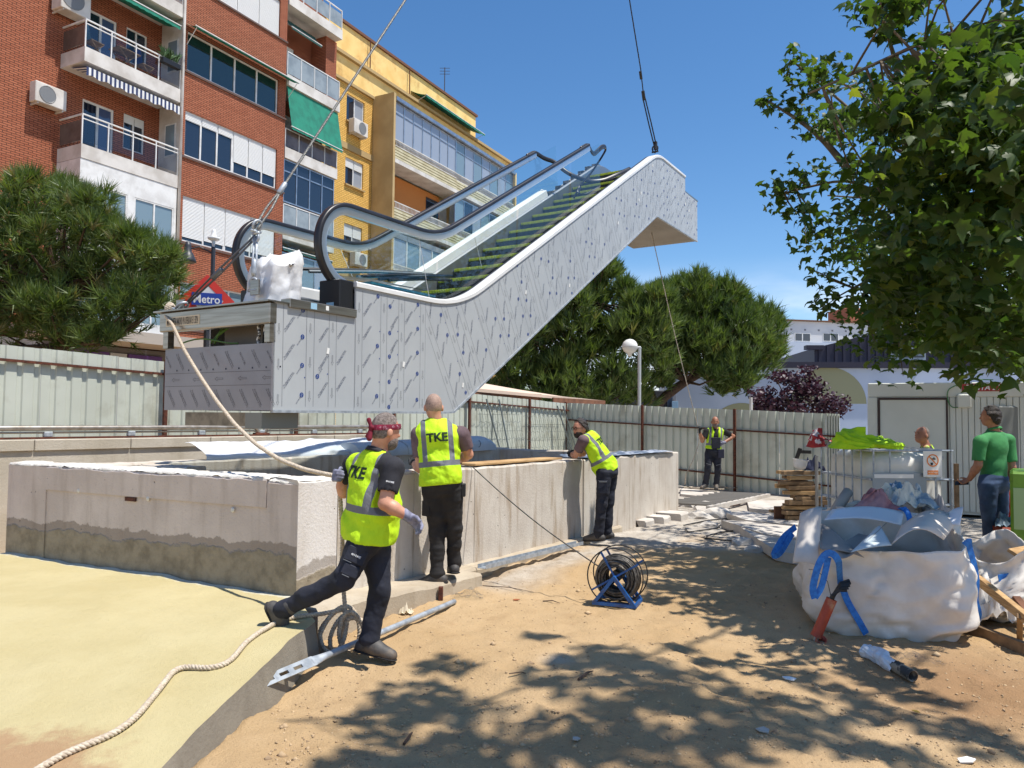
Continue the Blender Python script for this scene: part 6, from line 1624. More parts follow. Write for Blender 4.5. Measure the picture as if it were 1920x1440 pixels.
mb = MB(hf); mb.cyl(hf((8.4, -.06, 0)), hf((8.4, -.06, 4.4)), .06, 6); mb.build('down_pipe', M('mural_pipe', srgb(150, 166, 192), .7), hall)
w0 = P(1462, 600, 85) * V3(1, 1, 0); wx = nrm([1, .18, 0]); wf = FR(w0, wx, V3(-wx[1], wx[0], 0), (0, 0, 1))
wbk = thing('white_block', wf((8, 5, 0)), 'pale grey block with three small top floor windows beyond the hall', 'building')
MB(wf).box((0, 0, 0), (24, 12, 13.0)).build('wall', M('block_white', srgb(206, 206, 208), .8, 0, srgb(190, 192, 198), .3), wbk)
MB(wf).box((-.2, -.25, 8.2), (24, -.01, 10.6)).build('grey_band', M('block_band', srgb(176, 186, 202), .8), wbk)
MB(wf).box((-.3, -.3, 13.01), (24.3, 12, 13.15)).build('roof_edge', M('roof_edge_brown', srgb(112, 74, 52)), wbk)
for (x, z) in ((1.9, 10.7), (5.4, 10.8), (9.2, 10.9), (4.6, 6.6)):
 f_ = MB(wf).box((x - .1, -.03, z), (x + 1.9, .0 - .002, z + 1.0)).build('window', WHITEP, wbk); MB(wf).box((x, -.045, z + .1), (x + .8, -.031, z + .9)).build('pane', WGLASS, f_); MB(wf).box((x + .95, -.045, z + .1), (x + 1.8, -.031, z + .9)).build('pane', WGLASS, f_)
for x in np.arange(1.3, 22, 1.7): MB(wf).box((x, -.02, 11.95), (x + .22, -.003, 12.15)).build('vent_hole', M('vent_dark', srgb(120, 120, 126), .8), wbk)
o = MB(wf).bbox((12.4, 6, 12), (16.5, 10, 15.8), .1).build('brick_stair_head', M('stair_brick', srgb(176, 112, 84), .9)); tag(o, 'brown brick stair head rising behind the pale grey block roof', 'stair tower')
# ================================================================== trees
def poly_sample(poly, n, rng, margin=0.0):
 poly = np.array(poly, float); lo, hi = poly.min(0), poly.max(0); out = []
 while len(out) < n:
  c = lo + rng.random((n * 3, 2)) * (hi - lo); k = in_poly(c[:, 0], c[:, 1], [tuple(p) for p in poly]); out += c[k].tolist()
 return np.array(out[:n])
def rand_dirs(n, rng):
 v = rng.normal(size=(n, 3)); return v / np.linalg.norm(v, axis=1)[:, None]
def needle_mesh(centres, radii, per, k, nl, nw, rng, up=0.55, spread=0.55):
 """needle tufts on the shells of clumps: returns verts, faces, rnd"""
 n = len(centres) * per
 c = np.repeat(centres, per, 0); r = np.repeat(radii, per)
 d = rand_dirs(n, rng); d[:, 2] = np.where(rng.random(n) < 0.7, np.abs(d[:, 2]), d[:, 2])
 p = c + d * (r * (0.35 + 0.65 * rng.random(n) ** 0.5))[:, None]
 ax = d + np.array([0, 0, up]) + 0.35 * rand_dirs(n, rng); ax /= np.linalg.norm(ax, axis=1)[:, None]
 rn = np.clip(rng.normal(0.42, 0.24, n) + np.repeat(rng.normal(0, 0.20, len(centres)), per), 0, 0.74)
 dead = rng.random(n) < 0.05; rn[dead] = 0.95
 pp = np.repeat(p, k, 0); aa = np.repeat(ax, k, 0)
 nd = aa + spread * rng.normal(size=(n * k, 3)); nd /= np.linalg.norm(nd, axis=1)[:, None]
 ln = nl * (0.7 + 0.6 * rng.random(n * k))
 sd_ = np.cross(nd, rand_dirs(n * k, rng)); sd_ /= np.linalg.norm(sd_, axis=1)[:, None] + 1e-9
 off = (rng.random(n * k) * nl * 0.5)[:, None] * aa
 b0 = pp + off - sd_ * nw / 2; b1 = pp + off + sd_ * nw / 2; tp = pp + off + nd * ln[:, None]
 verts = np.stack([b0, b1, tp], 1).reshape(-1, 3); faces = np.arange(len(verts)).reshape(-1, 3)
 return verts, faces, np.repeat(rn, k * 3)
def pine(name, label, base, trunk, poly, Y0, Y1, nclump, rad, per, k, nl, nw, mat, seed, group=None, tr=0.16, up=.55, spread=.55):
 rng = np.random.default_rng(seed); root = thing(name, (base[0], base[1], base[2]), label, 'tree', group)
 xy = poly_sample(poly, nclump, rng); Ys = Y0 + (Y1 - Y0) * rng.random(nclump)
 c = np.array([P(x, y, yy) for (x, y), yy in zip(xy, Ys)])
 ra = rad * (0.65 + 0.7 * rng.random(nclump)); pa_ = np.array(poly, float); ne = nclump // 3; ei = rng.integers(0, len(pa_), ne); et = rng.random(ne)[:, None]; ep_ = pa_[ei] * (1 - et) + pa_[(ei + 1) % len(pa_)] * et; ep_ += (ep_ - pa_.mean(0)) * (-.02 + .07 * rng.random(ne))[:, None]
 c = np.concatenate([c, [P(x, min(y, 770), Y0 + (Y1 - Y0) * rng.random()) for x, y in ep_]]); ra = np.concatenate([ra, rad * (.25 + .35 * rng.random(ne))]); nclump += ne
 v, f, rn = needle_mesh(c, ra, per, k, nl, nw, rng, up, spread)
 array_mesh('crown', v, f, mat, root, attr={'rnd': rn})
 mb = MB(); tp = np.array(trunk); mb.tube(smooth_path(trunk, 0.4, 1), np.linspace(tr, tr * 0.45, len(smooth_path(trunk, 0.4, 1))), 9); mb.build('trunk', BARK, root, smooth=True)
 mb = MB()
 for i in range(0, nclump, 2):
  q = tp[1:][np.argmin(np.linalg.norm(tp[1:] - c[i], axis=1))]; m_ = (q + c[i]) / 2 + V3(0, 0, -0.1 * np.linalg.norm(q - c[i])); mb.tube([q, m_, c[i]], [tr * 0.3, tr * 0.18, tr * 0.06], 5, False)
 mb.build('branches', BARK, root, smooth=True)['kind'] = 'stuff'
 return root
b0 = P(95, 800, 12.6) * V3(1, 1, 0)
pine('pine_tree', 'bushy near pine with long needle tufts behind the left hoarding', b0, [b0, b0 + V3(0.1, 0, 1.6), b0 + V3(.2, 0, 2.8), b0 + V3(.1, 0, 3.8)],
  [(-120, 370), (0, 362), (40, 352), (100, 345), (135, 375), (185, 390), (205, 440), (250, 465), (305, 480), (318, 505), (312, 555), (270, 595), (235, 625), (150, 650), (-120, 660)], 11.5, 13.6, 135, 0.32, 21, 17, 0.23, 0.019, PINE_L, 3, up=.9, spread=.50)
b1 = P(1080, 800, 31) * V3(1, 1, 0)
pine('pine_tree', 'tall pointed pine rising right behind the escalator soffit', b1, [b1, b1 + V3(0, 0, 2.2), b1 + V3(.4, 0, 4.5), b1 + V3(.6, 0, 6.5)],
  [(850, 790), (915, 660), (975, 610), (1030, 570), (1075, 550), (1110, 512), (1130, 505), (1165, 540), (1185, 575), (1240, 560), (1255, 610), (1240, 690), (1245, 730), (1150, 770)], 28.5, 33, 165, 0.62, 27, 11, 0.44, 0.056, PINE_F, 5, 'pines beyond the hoarding', up=1.3, spread=.34)
b2 = P(1222, 790, 33) * V3(1, 1, 0)
pine('pine_tree', 'wide umbrella pine with a leaning trunk beside the globe lamp', b2, [b2, P(1232, 755, 33), P(1285, 715, 33), P(1325, 695, 33.2), P(1350, 640, 33.3), P(1345, 590, 33.4)],
  [(1195, 590), (1215, 565), (1260, 548), (1305, 540), (1360, 556), (1412, 585), (1448, 612), (1455, 655), (1440, 690), (1390, 730), (1345, 735), (1330, 700), (1270, 690), (1210, 680)], 31, 36, 165, 0.60, 28, 11, 0.44, 0.056, PINE_F, 8, 'pines beyond the hoarding', tr=0.26, up=1.3, spread=.34)
def leaf_cards(c, rad, n, size, rng, squash=(1, 1, 0.8), shape='plain', droop=0.35):
 """c: cluster centres, returns fan-shaped leaves"""
 N = int(len(c) * n); cc = np.repeat(c, n, 0); rr = np.repeat(rad, n)
 p = cc + rand_dirs(N, rng) * (rr * rng.random(N) ** 0.45)[:, None] * np.array(squash)
 nz = rand_dirs(N, rng) * 0.75 + np.array([0, 0, 0.75]); nz /= np.linalg.norm(nz, axis=1)[:, None]
 ax = np.cross(nz, rand_dirs(N, rng)); ax /= np.linalg.norm(ax, axis=1)[:, None] + 1e-9
 ay = np.cross(nz, ax); sz = size * (0.6 + 0.7 * rng.random(N))
 if shape == 'lobed':
  A = np.radians([-90, -48, -22, 4, 28, 54, 90, 126, 152, 176, 202, 228]); R = np.array([0.34, 0.62, 0.46, 0.92, 0.50, 0.62, 1.12, 0.62, 0.50, 0.92, 0.46, 0.62]) * 0.5
  prof = np.stack([R * np.cos(A), R * np.sin(A), -droop * R * R * 2.2], -1)
 else:
  A = np.radians([-90, -20, 40, 90, 140, 200]); R = np.array([0.5, 0.32, 0.34, 0.55, 0.34, 0.32]); prof = np.stack([R * np.cos(A), R * np.sin(A), -droop * R * R], -1)
 m_ = len(prof) + 1; q = np.vstack([[0, 0, 0.03], prof])
 v = p[:, None] + sz[:, None, None] * (q[None, :, 0:1] * ax[:, None] + q[None, :, 1:2] * ay[:, None] + q[None, :, 2:3] * nz[:, None])
 k = len(prof); t_ = np.array([(0, 1 + i, 1 + (i + 1) % k) for i in range(k)])
 f = (np.arange(N) * m_)[:, None, None] + t_[None]
 rn = np.clip(rng.beta(2, 3, N), 0, 1)
 return v.reshape(-1, 3), f.reshape(-1, 3), np.repeat(rn, m_)
rng = np.random.default_rng(12)
bp = P(1505, 800, 28) * V3(1, 1, 0); pr = thing('plum_tree', bp, 'dark purple leaved plum tree beyond the right hoarding', 'tree')
xy = poly_sample([(1420, 775), (1415, 735), (1450, 705), (1490, 695), (1515, 690), (1540, 712), (1556, 735), (1580, 738), (1595, 775)], 70, rng); c = np.array([P(x, y, 27 + 2 * rng.random()) for x, y in xy])
v, f, rn = leaf_cards(c, np.full(len(c), 0.34), 60, 0.15, rng); array_mesh('crown', v, f, PLUM_L, pr, attr={'rnd': rn})
mb = MB(); mb.tube([bp, bp + V3(0, 0, 1.6)], [.12, .08], 7);
for q in c[::4]: mb.tube([bp + V3(0, 0, 1.3), q], [.05, .015], 5, False)
mb.build('trunk', BARK, pr, smooth=True)
# ---- the big plane tree that shades the right side
rng = np.random.default_rng(21)
tb0 = V3(8.6, 8.2, 0); pt = thing('plane_tree', tb0, 'large plane tree with lobed leaves overhanging the site from the right', 'tree')
main = [(1990, 20), (1890, 60), (1820, 85), (1750, 135), (1690, 185), (1640, 190), (1620, 225), (1600, 250), (1615, 290), (1600, 330), (1560, 365), (1540, 390), (1580, 430), (1595, 500), (1600, 530), (1640, 545), (1670, 575), (1665, 605), (1700, 625), (1750, 645), (1800, 655), (1860, 655), (1900, 660), (1990, 665)]
xy = poly_sample(main, 155, rng)
cl_ = [P(x, y, np.interp(x, [1450, 1900], [10.2, 6.6]) + rng.normal() * 0.9) for x, y in xy]; cr = [0.33 + 0.25 * rng.random() for _ in cl_]; cn = [52] * len(cl_)
# outer sprays that make the broken outline
for (x, y, yy, r_) in ((1490, 112, 9.6, .12), (1478, 135, 9.6, .08), (1530, 150, 9.6, .16), (1560, 140, 9.5, .18), (1500, 160, 9.7, .12), (1445, 192, 9.8, .09), (1485, 200, 9.8, .10), (1432, 188, 9.8, .05), (1500, 230, 9.6, .16), (1535, 235, 9.5, .18), (1640, 25, 8.5, .18), (1660, 45, 8.5, .15), (1645, 5, 8.5, .2), (1675, 65, 8.4, .10), (1700, 8, 8.3, .14), (1730, -5, 8.2, .16), (1460, 352, 9.6, .14), (1480, 340, 9.6, .16), (1505, 330, 9.5, .18), (1475, 380, 9.6, .16), (1490, 395, 9.5, .12), (1510, 440, 9.4, .14), (1545, 470, 9.3, .2), (1525, 430, 9.4, .16), (1548, 525, 9.2, .16), (1555, 560, 9.2, .14), (1545, 575, 9.2, .1), (1590, 580, 9.1, .14), (1612, 615, 9.0, .2), (1640, 640, 8.9, .22), (1690, 680, 8.7, .2), (1905, 700, 6.2, .16)):
 cl_.append(P(x, y, yy)); cr.append(r_ * 2.0); cn.append(int(7 + 120 * r_))
vis = len(cl_)
# crown out of the picture to the right and behind, which throws the shade on the container side
for _ in range(150):
 x = rng.uniform(6.5, 13); y = rng.uniform(3.5, 15); z = rng.uniform(3.6, 8.5)
 px_ = 960 + 1420 * x / y
 if px_ < 1960 or (x < 7.4 and y < 7.4): continue
 cl_.append(V3(x, y, z)); cr.append(0.55); cn.append(45)
# high boughs between the visible crown and the far wall
for (px, py, yy) in ((1650, 300, 12), (1700, 250, 12.5), (1620, 420, 12.5), (1680, 400, 12), (1750, 350, 12), (1800, 450, 12), (1700, 520, 12.5), (1760, 560, 12), (1640, 500, 13)): cl_.append(P(px, py, yy)); cr.append(.7); cn.append(80)
for _ in range(120):
 y = rng.uniform(10.5, 16); x = rng.uniform(.58 * y + .6, 13); z = rng.uniform(3.4, 8.5); cl_.append(V3(x, y, z)); cr.append(.75); cn.append(40)
# boughs overhead, above the picture, whose dapples lie on the sand
shade = [(700, 1345, .26), (770, 1300, .30), (835, 1250, .20), (860, 1330, .28), (930, 1390, .34), (760, 1410, .34), (850, 1425, .3), (1010, 1285, .22), (1060, 1250, .14), (1130, 1235, .26), (1190, 1260, .30), (1130, 1300, .32), (1230, 1320, .34), (1150, 1360, .30), (1290, 1280, .26), (1320, 1350, .32), (1060, 1390, .36), (1180, 1430, .36), (1300, 1420, .34), (1390, 1310, .24), (1420, 1385, .28), (1480, 1260, .18), (1560, 1290, .24), (1500, 1340, .26), (1640, 1260, .20), (1650, 1340, .24), (1730, 1300, .24), (1560, 1400, .26), (1800, 1360, .26), (1870, 1400, .22), (1700, 1420, .2), (1010, 1200, .12), (1270, 1215, .14), (1340, 1240, .16), (690, 1430, .3), (980, 1440, .3),
   (1180, 1075, .3), (1240, 1060, .34), (1290, 1085, .34), (1340, 1065, .34), (1390, 1090, .36), (1260, 1110, .28), (1320, 1120, .3), (1400, 1130, .3), (1430, 1075, .34), (1350, 1035, .3), (1290, 1035, .34), (1230, 1030, .3), (1420, 1040, .3), (1180, 1030, .24), (1210, 1130, .2), (1290, 1000, .4), (1340, 985, .4), (1390, 1000, .4), (1440, 990, .4), (1250, 990, .4)]
for (px, py, r_) in shade:
 gp = G(px, py); z = rng.uniform(7.5, 10.0) if py > 1180 else rng.uniform(5.0, 6.5)
 cl_.append(gp + SUN_H * (z / math.tan(SUN_EL)) + V3(0, 0, z)); cr.append(r_ * 1.0); cn.append(int(150 * r_) + 6)
vv, ffs, rr_ = [], [], []; nv = 0
for c, r_, n_ in zip(cl_, cr, cn):
 v, f, rn = leaf_cards(np.array([c]), np.array([r_]), n_, 0.15 if c[1] > 8.8 else 0.185, rng, (1, 1, .8), 'lobed'); vv.append(v); ffs.append(f + nv); rr_.append(np.clip(rn + rng.normal() * .08, 0, 1)); nv += len(v)
array_mesh('crown', np.concatenate(vv), np.concatenate(ffs), PLANE_L, pt, attr={'rnd': np.concatenate(rr_)})
mb = MB(); tr_ = smooth_path([tb0 + V3(0, 0, -.2), tb0 + V3(-.05, 0, 1.5), tb0 + V3(-.2, 0, 3.4), tb0 + V3(-.3, .1, 5.0), tb0 + V3(-.3, .2, 7.0)], .3, 2); mb.tube(tr_, np.linspace(.26, .10, len(tr_)), 12); mb.build('trunk', M('plane_bark', srgb(168, 156, 132), .85, 0, srgb(124, 112, 92), 5, bump=.2, bs=20), pt, smooth=True)
limbs = [[tb0 + V3(-.2, 0, 3.2), V3(6.6, 8.6, 4.6), P(1700, 300, 9), P(1560, 175, 9.6), P(1490, 118, 9.6)], [tb0 + V3(-.2, 0, 3.0), V3(6.8, 8.6, 4.0), P(1720, 420, 9), P(1600, 330, 9.4), P(1470, 362, 9.6)], [tb0 + V3(-.2, 0, 3.4), V3(6.8, 7.0, 6.2), V3(5.4, 5.6, 8.2), V3(3.9, 3.6, 9.0), V3(2.2, 3.0, 9.0)],
   [tb0 + V3(-.2, 0, 3.8), V3(6.0, 8.0, 5.6), V3(4.4, 7.4, 5.6), V3(3.0, 7.6, 5.0)], [tb0 + V3(-.2, 0, 3.0), V3(7.0, 9.4, 3.6), P(1700, 560, 9.2), P(1600, 540, 9.2)], [tb0 + V3(-.2, 0, 3.0), V3(7.4, 10.4, 4.6), V3(6.4, 12, 5.2), V3(5.2, 12.4, 5.4)], [tb0 + V3(-.25, 0, 4.0), V3(7.6, 6.4, 6.6), V3(6.4, 4.4, 8.8), V3(5.0, 2.6, 9.4)], [P(1600, 330, 9.4), P(1545, 260, 9.6), P(1500, 225, 9.7), P(1440, 190, 9.8)], [P(1700, 300, 9), P(1690, 150, 8.7), P(1650, 20, 8.5)], [tb0 + V3(-.2, 0, 3.4), V3(9.6, 7, 5), V3(10.4, 6, 6.5)], [tb0 + V3(-.2, 0, 3.4), V3(8.6, 10.5, 5), V3(9, 13, 6.5)]]
LP = []
for lb_ in limbs:
 sp_ = smooth_path(lb_, .15, 4); r0 = .055; mb = MB(); mb.tube(sp_, np.linspace(r0, .012, len(sp_)), 7); mb.build('limb', M('limb_bark', srgb(120, 108, 88), .9, 0, srgb(84, 74, 60), 8), pt, smooth=True); LP.append(sp_)
LPa = np.concatenate(LP); mb = MB()
for c in cl_:
 q = LPa[np.argmin(np.linalg.norm(LPa - c, axis=1))]; m_ = (q + c) / 2 + rng.normal(size=3) * .06; dd_ = np.linalg.norm(q - c)
 if dd_ < 1.5: mb.tube([q, m_, c, c + (c - m_) * .35], [.014, .010, .006, .003], 4, False)
mb.build('twigs', M('twig', srgb(104, 90, 70), .9), pt)['kind'] = 'stuff'
# ================================================================== things on the site
def gz(x, y): return float(ground_z(np.array([x]), np.array([y]))[0])
def GG(px, py, up=0.0):
 q = G(px, py)
 for _ in range(4): q = G(px, py, gz(q[0], q[1]) + up)
 return q
# ---- galvanised tube with a flattened slotted end, and a channel along the wall
pa, pb = G(482, 1284, 0.11), GG(852, 1128, 0.03)
pd_ = nrm(pb - pa); ps_ = nrm(np.cross(pd_, V3(0, 0, 1))); pq_ = np.cross(ps_, pd_); pf = FR(pa, pd_, nrm(ps_ * .75 - pq_ * .66), nrm(pq_ * .75 + ps_ * .66)); Lp = float(np.linalg.norm(pb - pa))
pr_ = thing('galvanised_post', (pa + pb) / 2 * V3(1, 1, 0), 'galvanised tube with a flattened slotted end lying along the footing', 'metal post')
mb = MB(pf); fl = 0.52
us = [(-0.045, -0.012), (0.045, -0.012), (0.045, 0.012), (-0.045, 0.012)]
# slotted plate as strips round three slots
for (x0, x1) in ((0, 0.06), (0.14, 0.19), (0.27, 0.32), (0.40, fl)): mb.box((x0, -0.034, -0.004), (x1, 0.034, 0.004))
for (x0, x1) in ((0.06, 0.14), (0.19, 0.27), (0.32, 0.40)):
 mb.box((x0, -0.034, -0.004), (x1, -0.011, 0.004)); mb.box((x0, 0.011, -0.004), (x1, 0.034, 0.004))
mb.box((0, -0.037, -0.018), (fl, -0.0335, 0.0)); mb.build('slotted_plate', GALV, pr_)
n = 14; prof = []
for i in range(26):
 f = i / 25; x = fl - 0.02 + 0.16 * min(1, f * 2.5) + max(0, f - 0.4) / 0.6 * (Lp - fl - 0.14)
 k = min(1, max(0, f * 2.5)); k = k * k * (3 - 2 * k); ry, rz = 0.034 * (1 - k) + 0.022 * k, 0.006 * (1 - k) + 0.022 * k
 prof.append([(x, ry * math.cos(a), rz * math.sin(a)) for a in np.linspace(0, 2 * math.pi, n, endpoint=False)])
mb = MB(pf); mb.add([p for r in prof for p in r], [(i * n + j, i * n + (j + 1) % n, (i + 1) * n + (j + 1) % n, (i + 1) * n + j) for i in range(25) for j in range(n)] + [list(range(25 * n, 26 * n))]); recalc(mb.build('tube', GALV, pr_, smooth=True))
ca, cb = WL(px_t(858), .30, .17), WL(px_t(1050), .28, .10); cdv = nrm(cb - ca); cs = nrm(np.cross(cdv, V3(0, 0, 1))); cf = FR(ca, cdv, cs, np.cross(cs, cdv)); Lc = float(np.linalg.norm(cb - ca))
mb = MB(cf); mb.box((0, -.05, -.02), (Lc, .05, -.016)); mb.box((0, -.05, -.0155), (Lc, -.046, .02)); mb.box((0, .046, -.0155), (Lc, .05, .02)); o = mb.build('steel_channel', GALV); tag(o, 'galvanised channel strip lying at the foot of the sunlit wall', 'metal strip')
# ---- cable reel
rc = P(1158, 1078, 6.72); rx = nrm([0.36, 0.93, 0]); ry_ = V3(rx[1], -rx[0], 0); rf = FR(rc, ry_, (0, 0, 1), rx); zg = gz(rc[0], rc[1]) - rc[2]
rl = thing('cable_reel', rc + V3(0, 0, zg), 'small blue steel reel of dark wire cable standing on the sand', 'cable reel')
for w in (-0.10, 0.10):
 mb = MB(); mb.tube([rf((0.245 * math.cos(a), 0.245 * math.sin(a), w)) for a in np.linspace(0, 2 * math.pi, 40, endpoint=False)], 0.006, 6, closed=True); mb.build('rim', WROPED, rl, smooth=True)
 for a in (0.55, 0.55 + math.pi / 2):
  mb = MB(); mb.tube([rf((0.24 * math.cos(a), 0.24 * math.sin(a), w)), rf((-0.24 * math.cos(a), -0.24 * math.sin(a), w))], 0.011, 4); mb.build('spoke', BLUEM, rl)
mb = MB()
for k in range(64):
 r_ = 0.10 + 0.095 * random.random(); w = random.uniform(-0.085, 0.085); e = random.uniform(-.02, .02)
 pts = [rf((r_ * math.cos(a) * (1 + e), r_ * math.sin(a) - 0.02, w + 0.02 * math.sin(a + k))) for a in np.linspace(0, 2 * math.pi, 30, endpoint=False)]
 mb.tube(pts, 0.0075, 5, closed=True)
mb.build('cable_coil', M('dark_cable', srgb(66, 62, 58), .5, .3, srgb(110, 104, 96), 30), rl, smooth=True)['kind'] = 'stuff'
mb = MB(rf); mb.lathe([(0.0, -.1), (.05, -.1), (.05, .1), (0, .1)], 12); mb.build('hub', BLACKP, rl)
for w in (-0.135, 0.135):
 for sx_ in (-1, 1):
  mb = MB(); mb.tube([rf((0, 0.0, w)), rf((sx_ * 0.17, zg + 0.03, w))], 0.021, 4); mb.build('frame_leg', BLUEM, rl)
 mb = MB(); mb.tube([rf((-.19, zg + .02, w)), rf((.19, zg + .02, w))], 0.020, 4); mb.build('base_bar', BLUEM, rl)
for x in (-.18, .18): mb = MB(); mb.tube([rf((x, zg + .02, -.135)), rf((x, zg + .02, .135))], 0.018, 4); mb.build('base_bar', BLUEM, rl)
mb = MB(); mb.tube([rf((0, 0, -.15)), rf((0, 0, .15))], 0.016, 8); mb.build('axle', BLUEM, rl)
tq = px_t(884); q0 = WL(tq, 0.0, zt_at(tq) + 0.012)
pth = [WL(tq, -0.3, zt_at(tq) + .01), q0]; qe = rf((-0.17, 0.06, 0.0)); pth += [q0 * (1 - f) + qe * f + V3(0, 0, -0.05 * math.sin(math.pi * f)) for f in np.linspace(.05, 1, 14)]
mb = MB(); mb.tube(pth, 0.0065, 5); mb.build('cable_run', M('dark_cable', srgb(66, 62, 58)), rl, smooth=True)
# ---- crumpled film helper
def crumple(name, c, sx_, sy_, h, mat, label, cat, seed, n=16, rot=0.0, top=True, group=None):
 def fn(u_, v_):
  x, y = (u_ - .5) * 2, (v_ - .5) * 2; r_ = math.hypot(x, y)
  k = max(0, 1 - r_ * r_ * .75)
  z = h * k * (0.55 + .6 * float(fbm(x * 2.2 + seed, y * 2.2, 0, 4, seed))) + .25 * h * abs(float(fbm(x * 5, y * 5, 0, 2, seed + 1)))
  X_ = x * sx_ * (1 + .25 * float(fbm(x * 2, y * 2, 5, 2, seed + 3))); Y_ = y * sy_ * (1 + .25 * float(fbm(x * 2, y * 2, 9, 2, seed + 4)))
  return (X_ * math.cos(rot) - Y_ * math.sin(rot), X_ * math.sin(rot) + Y_ * math.cos(rot), z + .003)
 mb = MB(FR(c)); mb.grid(fn, n, n); o = mb.build(name, mat); return tag(o, label, cat, group)
crumple('plastic_scrap', GG(878, 1120), .13, .08, .07, PLASTIC, 'clear crumpled plastic scrap lying between tube and channel', 'plastic scrap', 3)
crumple('paper_scrap', GG(762, 1152), .05, .035, .10, M('cream_paper', srgb(226, 214, 188), .8), 'torn cream paper scrap by the footing right of the rope coil', 'paper scrap', 9, 8)
# ---- conduit sticking out of the sand
c0 = GG(1527, 1200); ct = P(1560, 1122, c0[1] - .02); ax_ = nrm(ct - c0)
cn = thing('orange_conduit', c0, 'broken orange conduit pipe leaning out of the sand with black cable ends', 'conduit')
n = 14; fr_ = axis_frame(c0, ct); Lc = float(np.linalg.norm(ct - c0)); prof = []
for i in range(9):
 f = i / 8; wob = .004 * math.sin(i * 5)
 prof.append((0.040 + .004 * (f < .1) + wob * 0, f * Lc * .9 + .03))
mb = MB(fr_); mb.lathe(prof, n); mb.lathe([(r - .005, z) for r, z in prof], n); mb.build('pipe', ORANGEP, cn, smooth=True)
mb = MB(FR(c0 + V3(.03, -.04, 0), (1, 0, 0), (0, .8, .6), (0, -.6, .8))); mb.lathe([(.036, -.05), (.040, .03), (.034, .03), (.030, -.05)], 12); mb.build('broken_stub', ORANGEP, cn, smooth=True)
for k in range(5):
 s_ = V3(random.uniform(-.02, .02), random.uniform(-.02, .02), 0); e = ct + ax_ * .03
 mb = MB(); mb.tube([ct - ax_ * .12 + s_, e + s_, e + s_ + V3(.05, -.01, .04 + .012 * k), e + s_ * 1.6 + V3(.11, -.02, .045 + .016 * k)], .012, 6); mb.build('cable_end', BLACKP, cn)
mb = MB(); mb.tube([ct - V3(.0, 0, .02), ct + V3(-.02, .03, .12), ct + V3(-.09, .05, .2), ct + V3(-.16, .04, .21)], .003, 4); mb.build('thin_wire', BLACKP, cn)
mb = MB(); mb.tube([c0 + V3(-.01, 0, -.06), c0 + ax_ * .12], .018, 6); mb.build('core_tube', M('core_grey', srgb(190, 184, 172), .6), cn)
# ---- wrapped tube by the bag
t0, t1 = GG(1648, 1232, .045), GG(1712, 1268, .045); wt = thing('wrapped_tube', t0, 'short grimy tube half wrapped in torn clear plastic before the big bag', 'tube')
fr_ = axis_frame(t0, t1); Lt = float(np.linalg.norm(t1 - t0)); mb = MB(fr_); mb.lathe([(.038, 0), (.040, Lt * .3), (.040, Lt), (.034, Lt), (.034, 0)], 14); mb.build('tube', M('grimy_tube', srgb(150, 136, 116), .7, 0, srgb(64, 58, 52), 14, vlo=.45, vhi=.55), wt, smooth=True)
def film_pt(u_, v_):
 a = v_ * 5.0; r_ = .05 + .02 * float(fbm(u_ * 4, v_ * 4, 0, 3, 4)); return (r_ * math.cos(a), r_ * math.sin(a) + .0, -.12 + u_ * Lt * .9)
mb = MB(fr_); mb.grid(film_pt, 10, 14); mb.build('wrapping', PLASTICW, wt)
mb = MB(); c = GG(1720, 1245); mb.fr = FR(c)
mb.grid(lambda u_, v_: ((u_ - .5) * .34, (v_ - .5) * .16 + .04 * math.sin(u_ * 5), .02 + .05 * (1 - abs(u_ - .4)) * abs(float(fbm(u_ * 5, v_ * 4, 0, 3, 8)))), 14, 8); mb.build('torn_film', PLASTIC, wt)
crumple('blue_film_scrap', GG(1640, 1228), .07, .045, .06, M('pale_blue_film', srgb(150, 190, 214), .35, 0, srgb(210, 222, 230), 9), 'crumpled pale blue film scrap at the left end of the wrapped tube', 'plastic scrap', 14, 9)
# ---- small litter
def shard(px, py, s, mat, label, cat, seed, th=.006, group=None):
 r_ = random.Random(seed); c = GG(px, py); k = r_.randint(5, 7); poly = [(s * (.6 + .5 * r_.random()) * math.cos(a), s * .7 * (.6 + .5 * r_.random()) * math.sin(a)) for a in [2 * math.pi * i / k for i in range(k)]]
 t_ = r_.uniform(-.2, .2); mb = MB(FR(c + V3(0, 0, .012), (1, 0, t_), (0, 1, .1), (-t_, -.1, 1))); mb.prism(poly, 0, th); o = mb.build('fragment', mat); return tag(o, label, cat, group)
shard(1480, 1276, .05, PAPER, 'white angular tile fragment on the sand below the conduit', 'fragment', 1)
shard(1432, 1374, .045, M('grey_tile', srgb(176, 170, 160), .8), 'pale grey tile fragment in the dappled shade near the bottom edge', 'fragment', 2)
shard(1813, 1431, .05, PAPER, 'white fragment at the bottom right corner of the sand', 'fragment', 3)
shard(1080, 1390, .03, M('grey_tile', srgb(176, 170, 160)), 'small pale fragment lying in front of the sand ridge', 'fragment', 4)
shard(1718, 1338, .026, M('dry_leaf', srgb(206, 160, 66), .8), 'yellow dry leaf on the sand right of the dappled shade', 'leaf', 5, .002)
shard(968, 1127, .035, M('brown_leaf', srgb(150, 84, 44), .8), 'curled brown leaf on the bright sand left of the reel', 'leaf', 6, .003)
def stick(p, q, r_, label):
 a, b_ = GG(*p, .008), GG(*q, .01); m_ = (a + b_) / 2 + V3(.01, .01, .012); mb = MB(); mb.tube([a, m_, b_], [r_, r_ * .9, r_ * .4], 5); o = mb.build('stick', BARK); tag(o, label, 'stick')
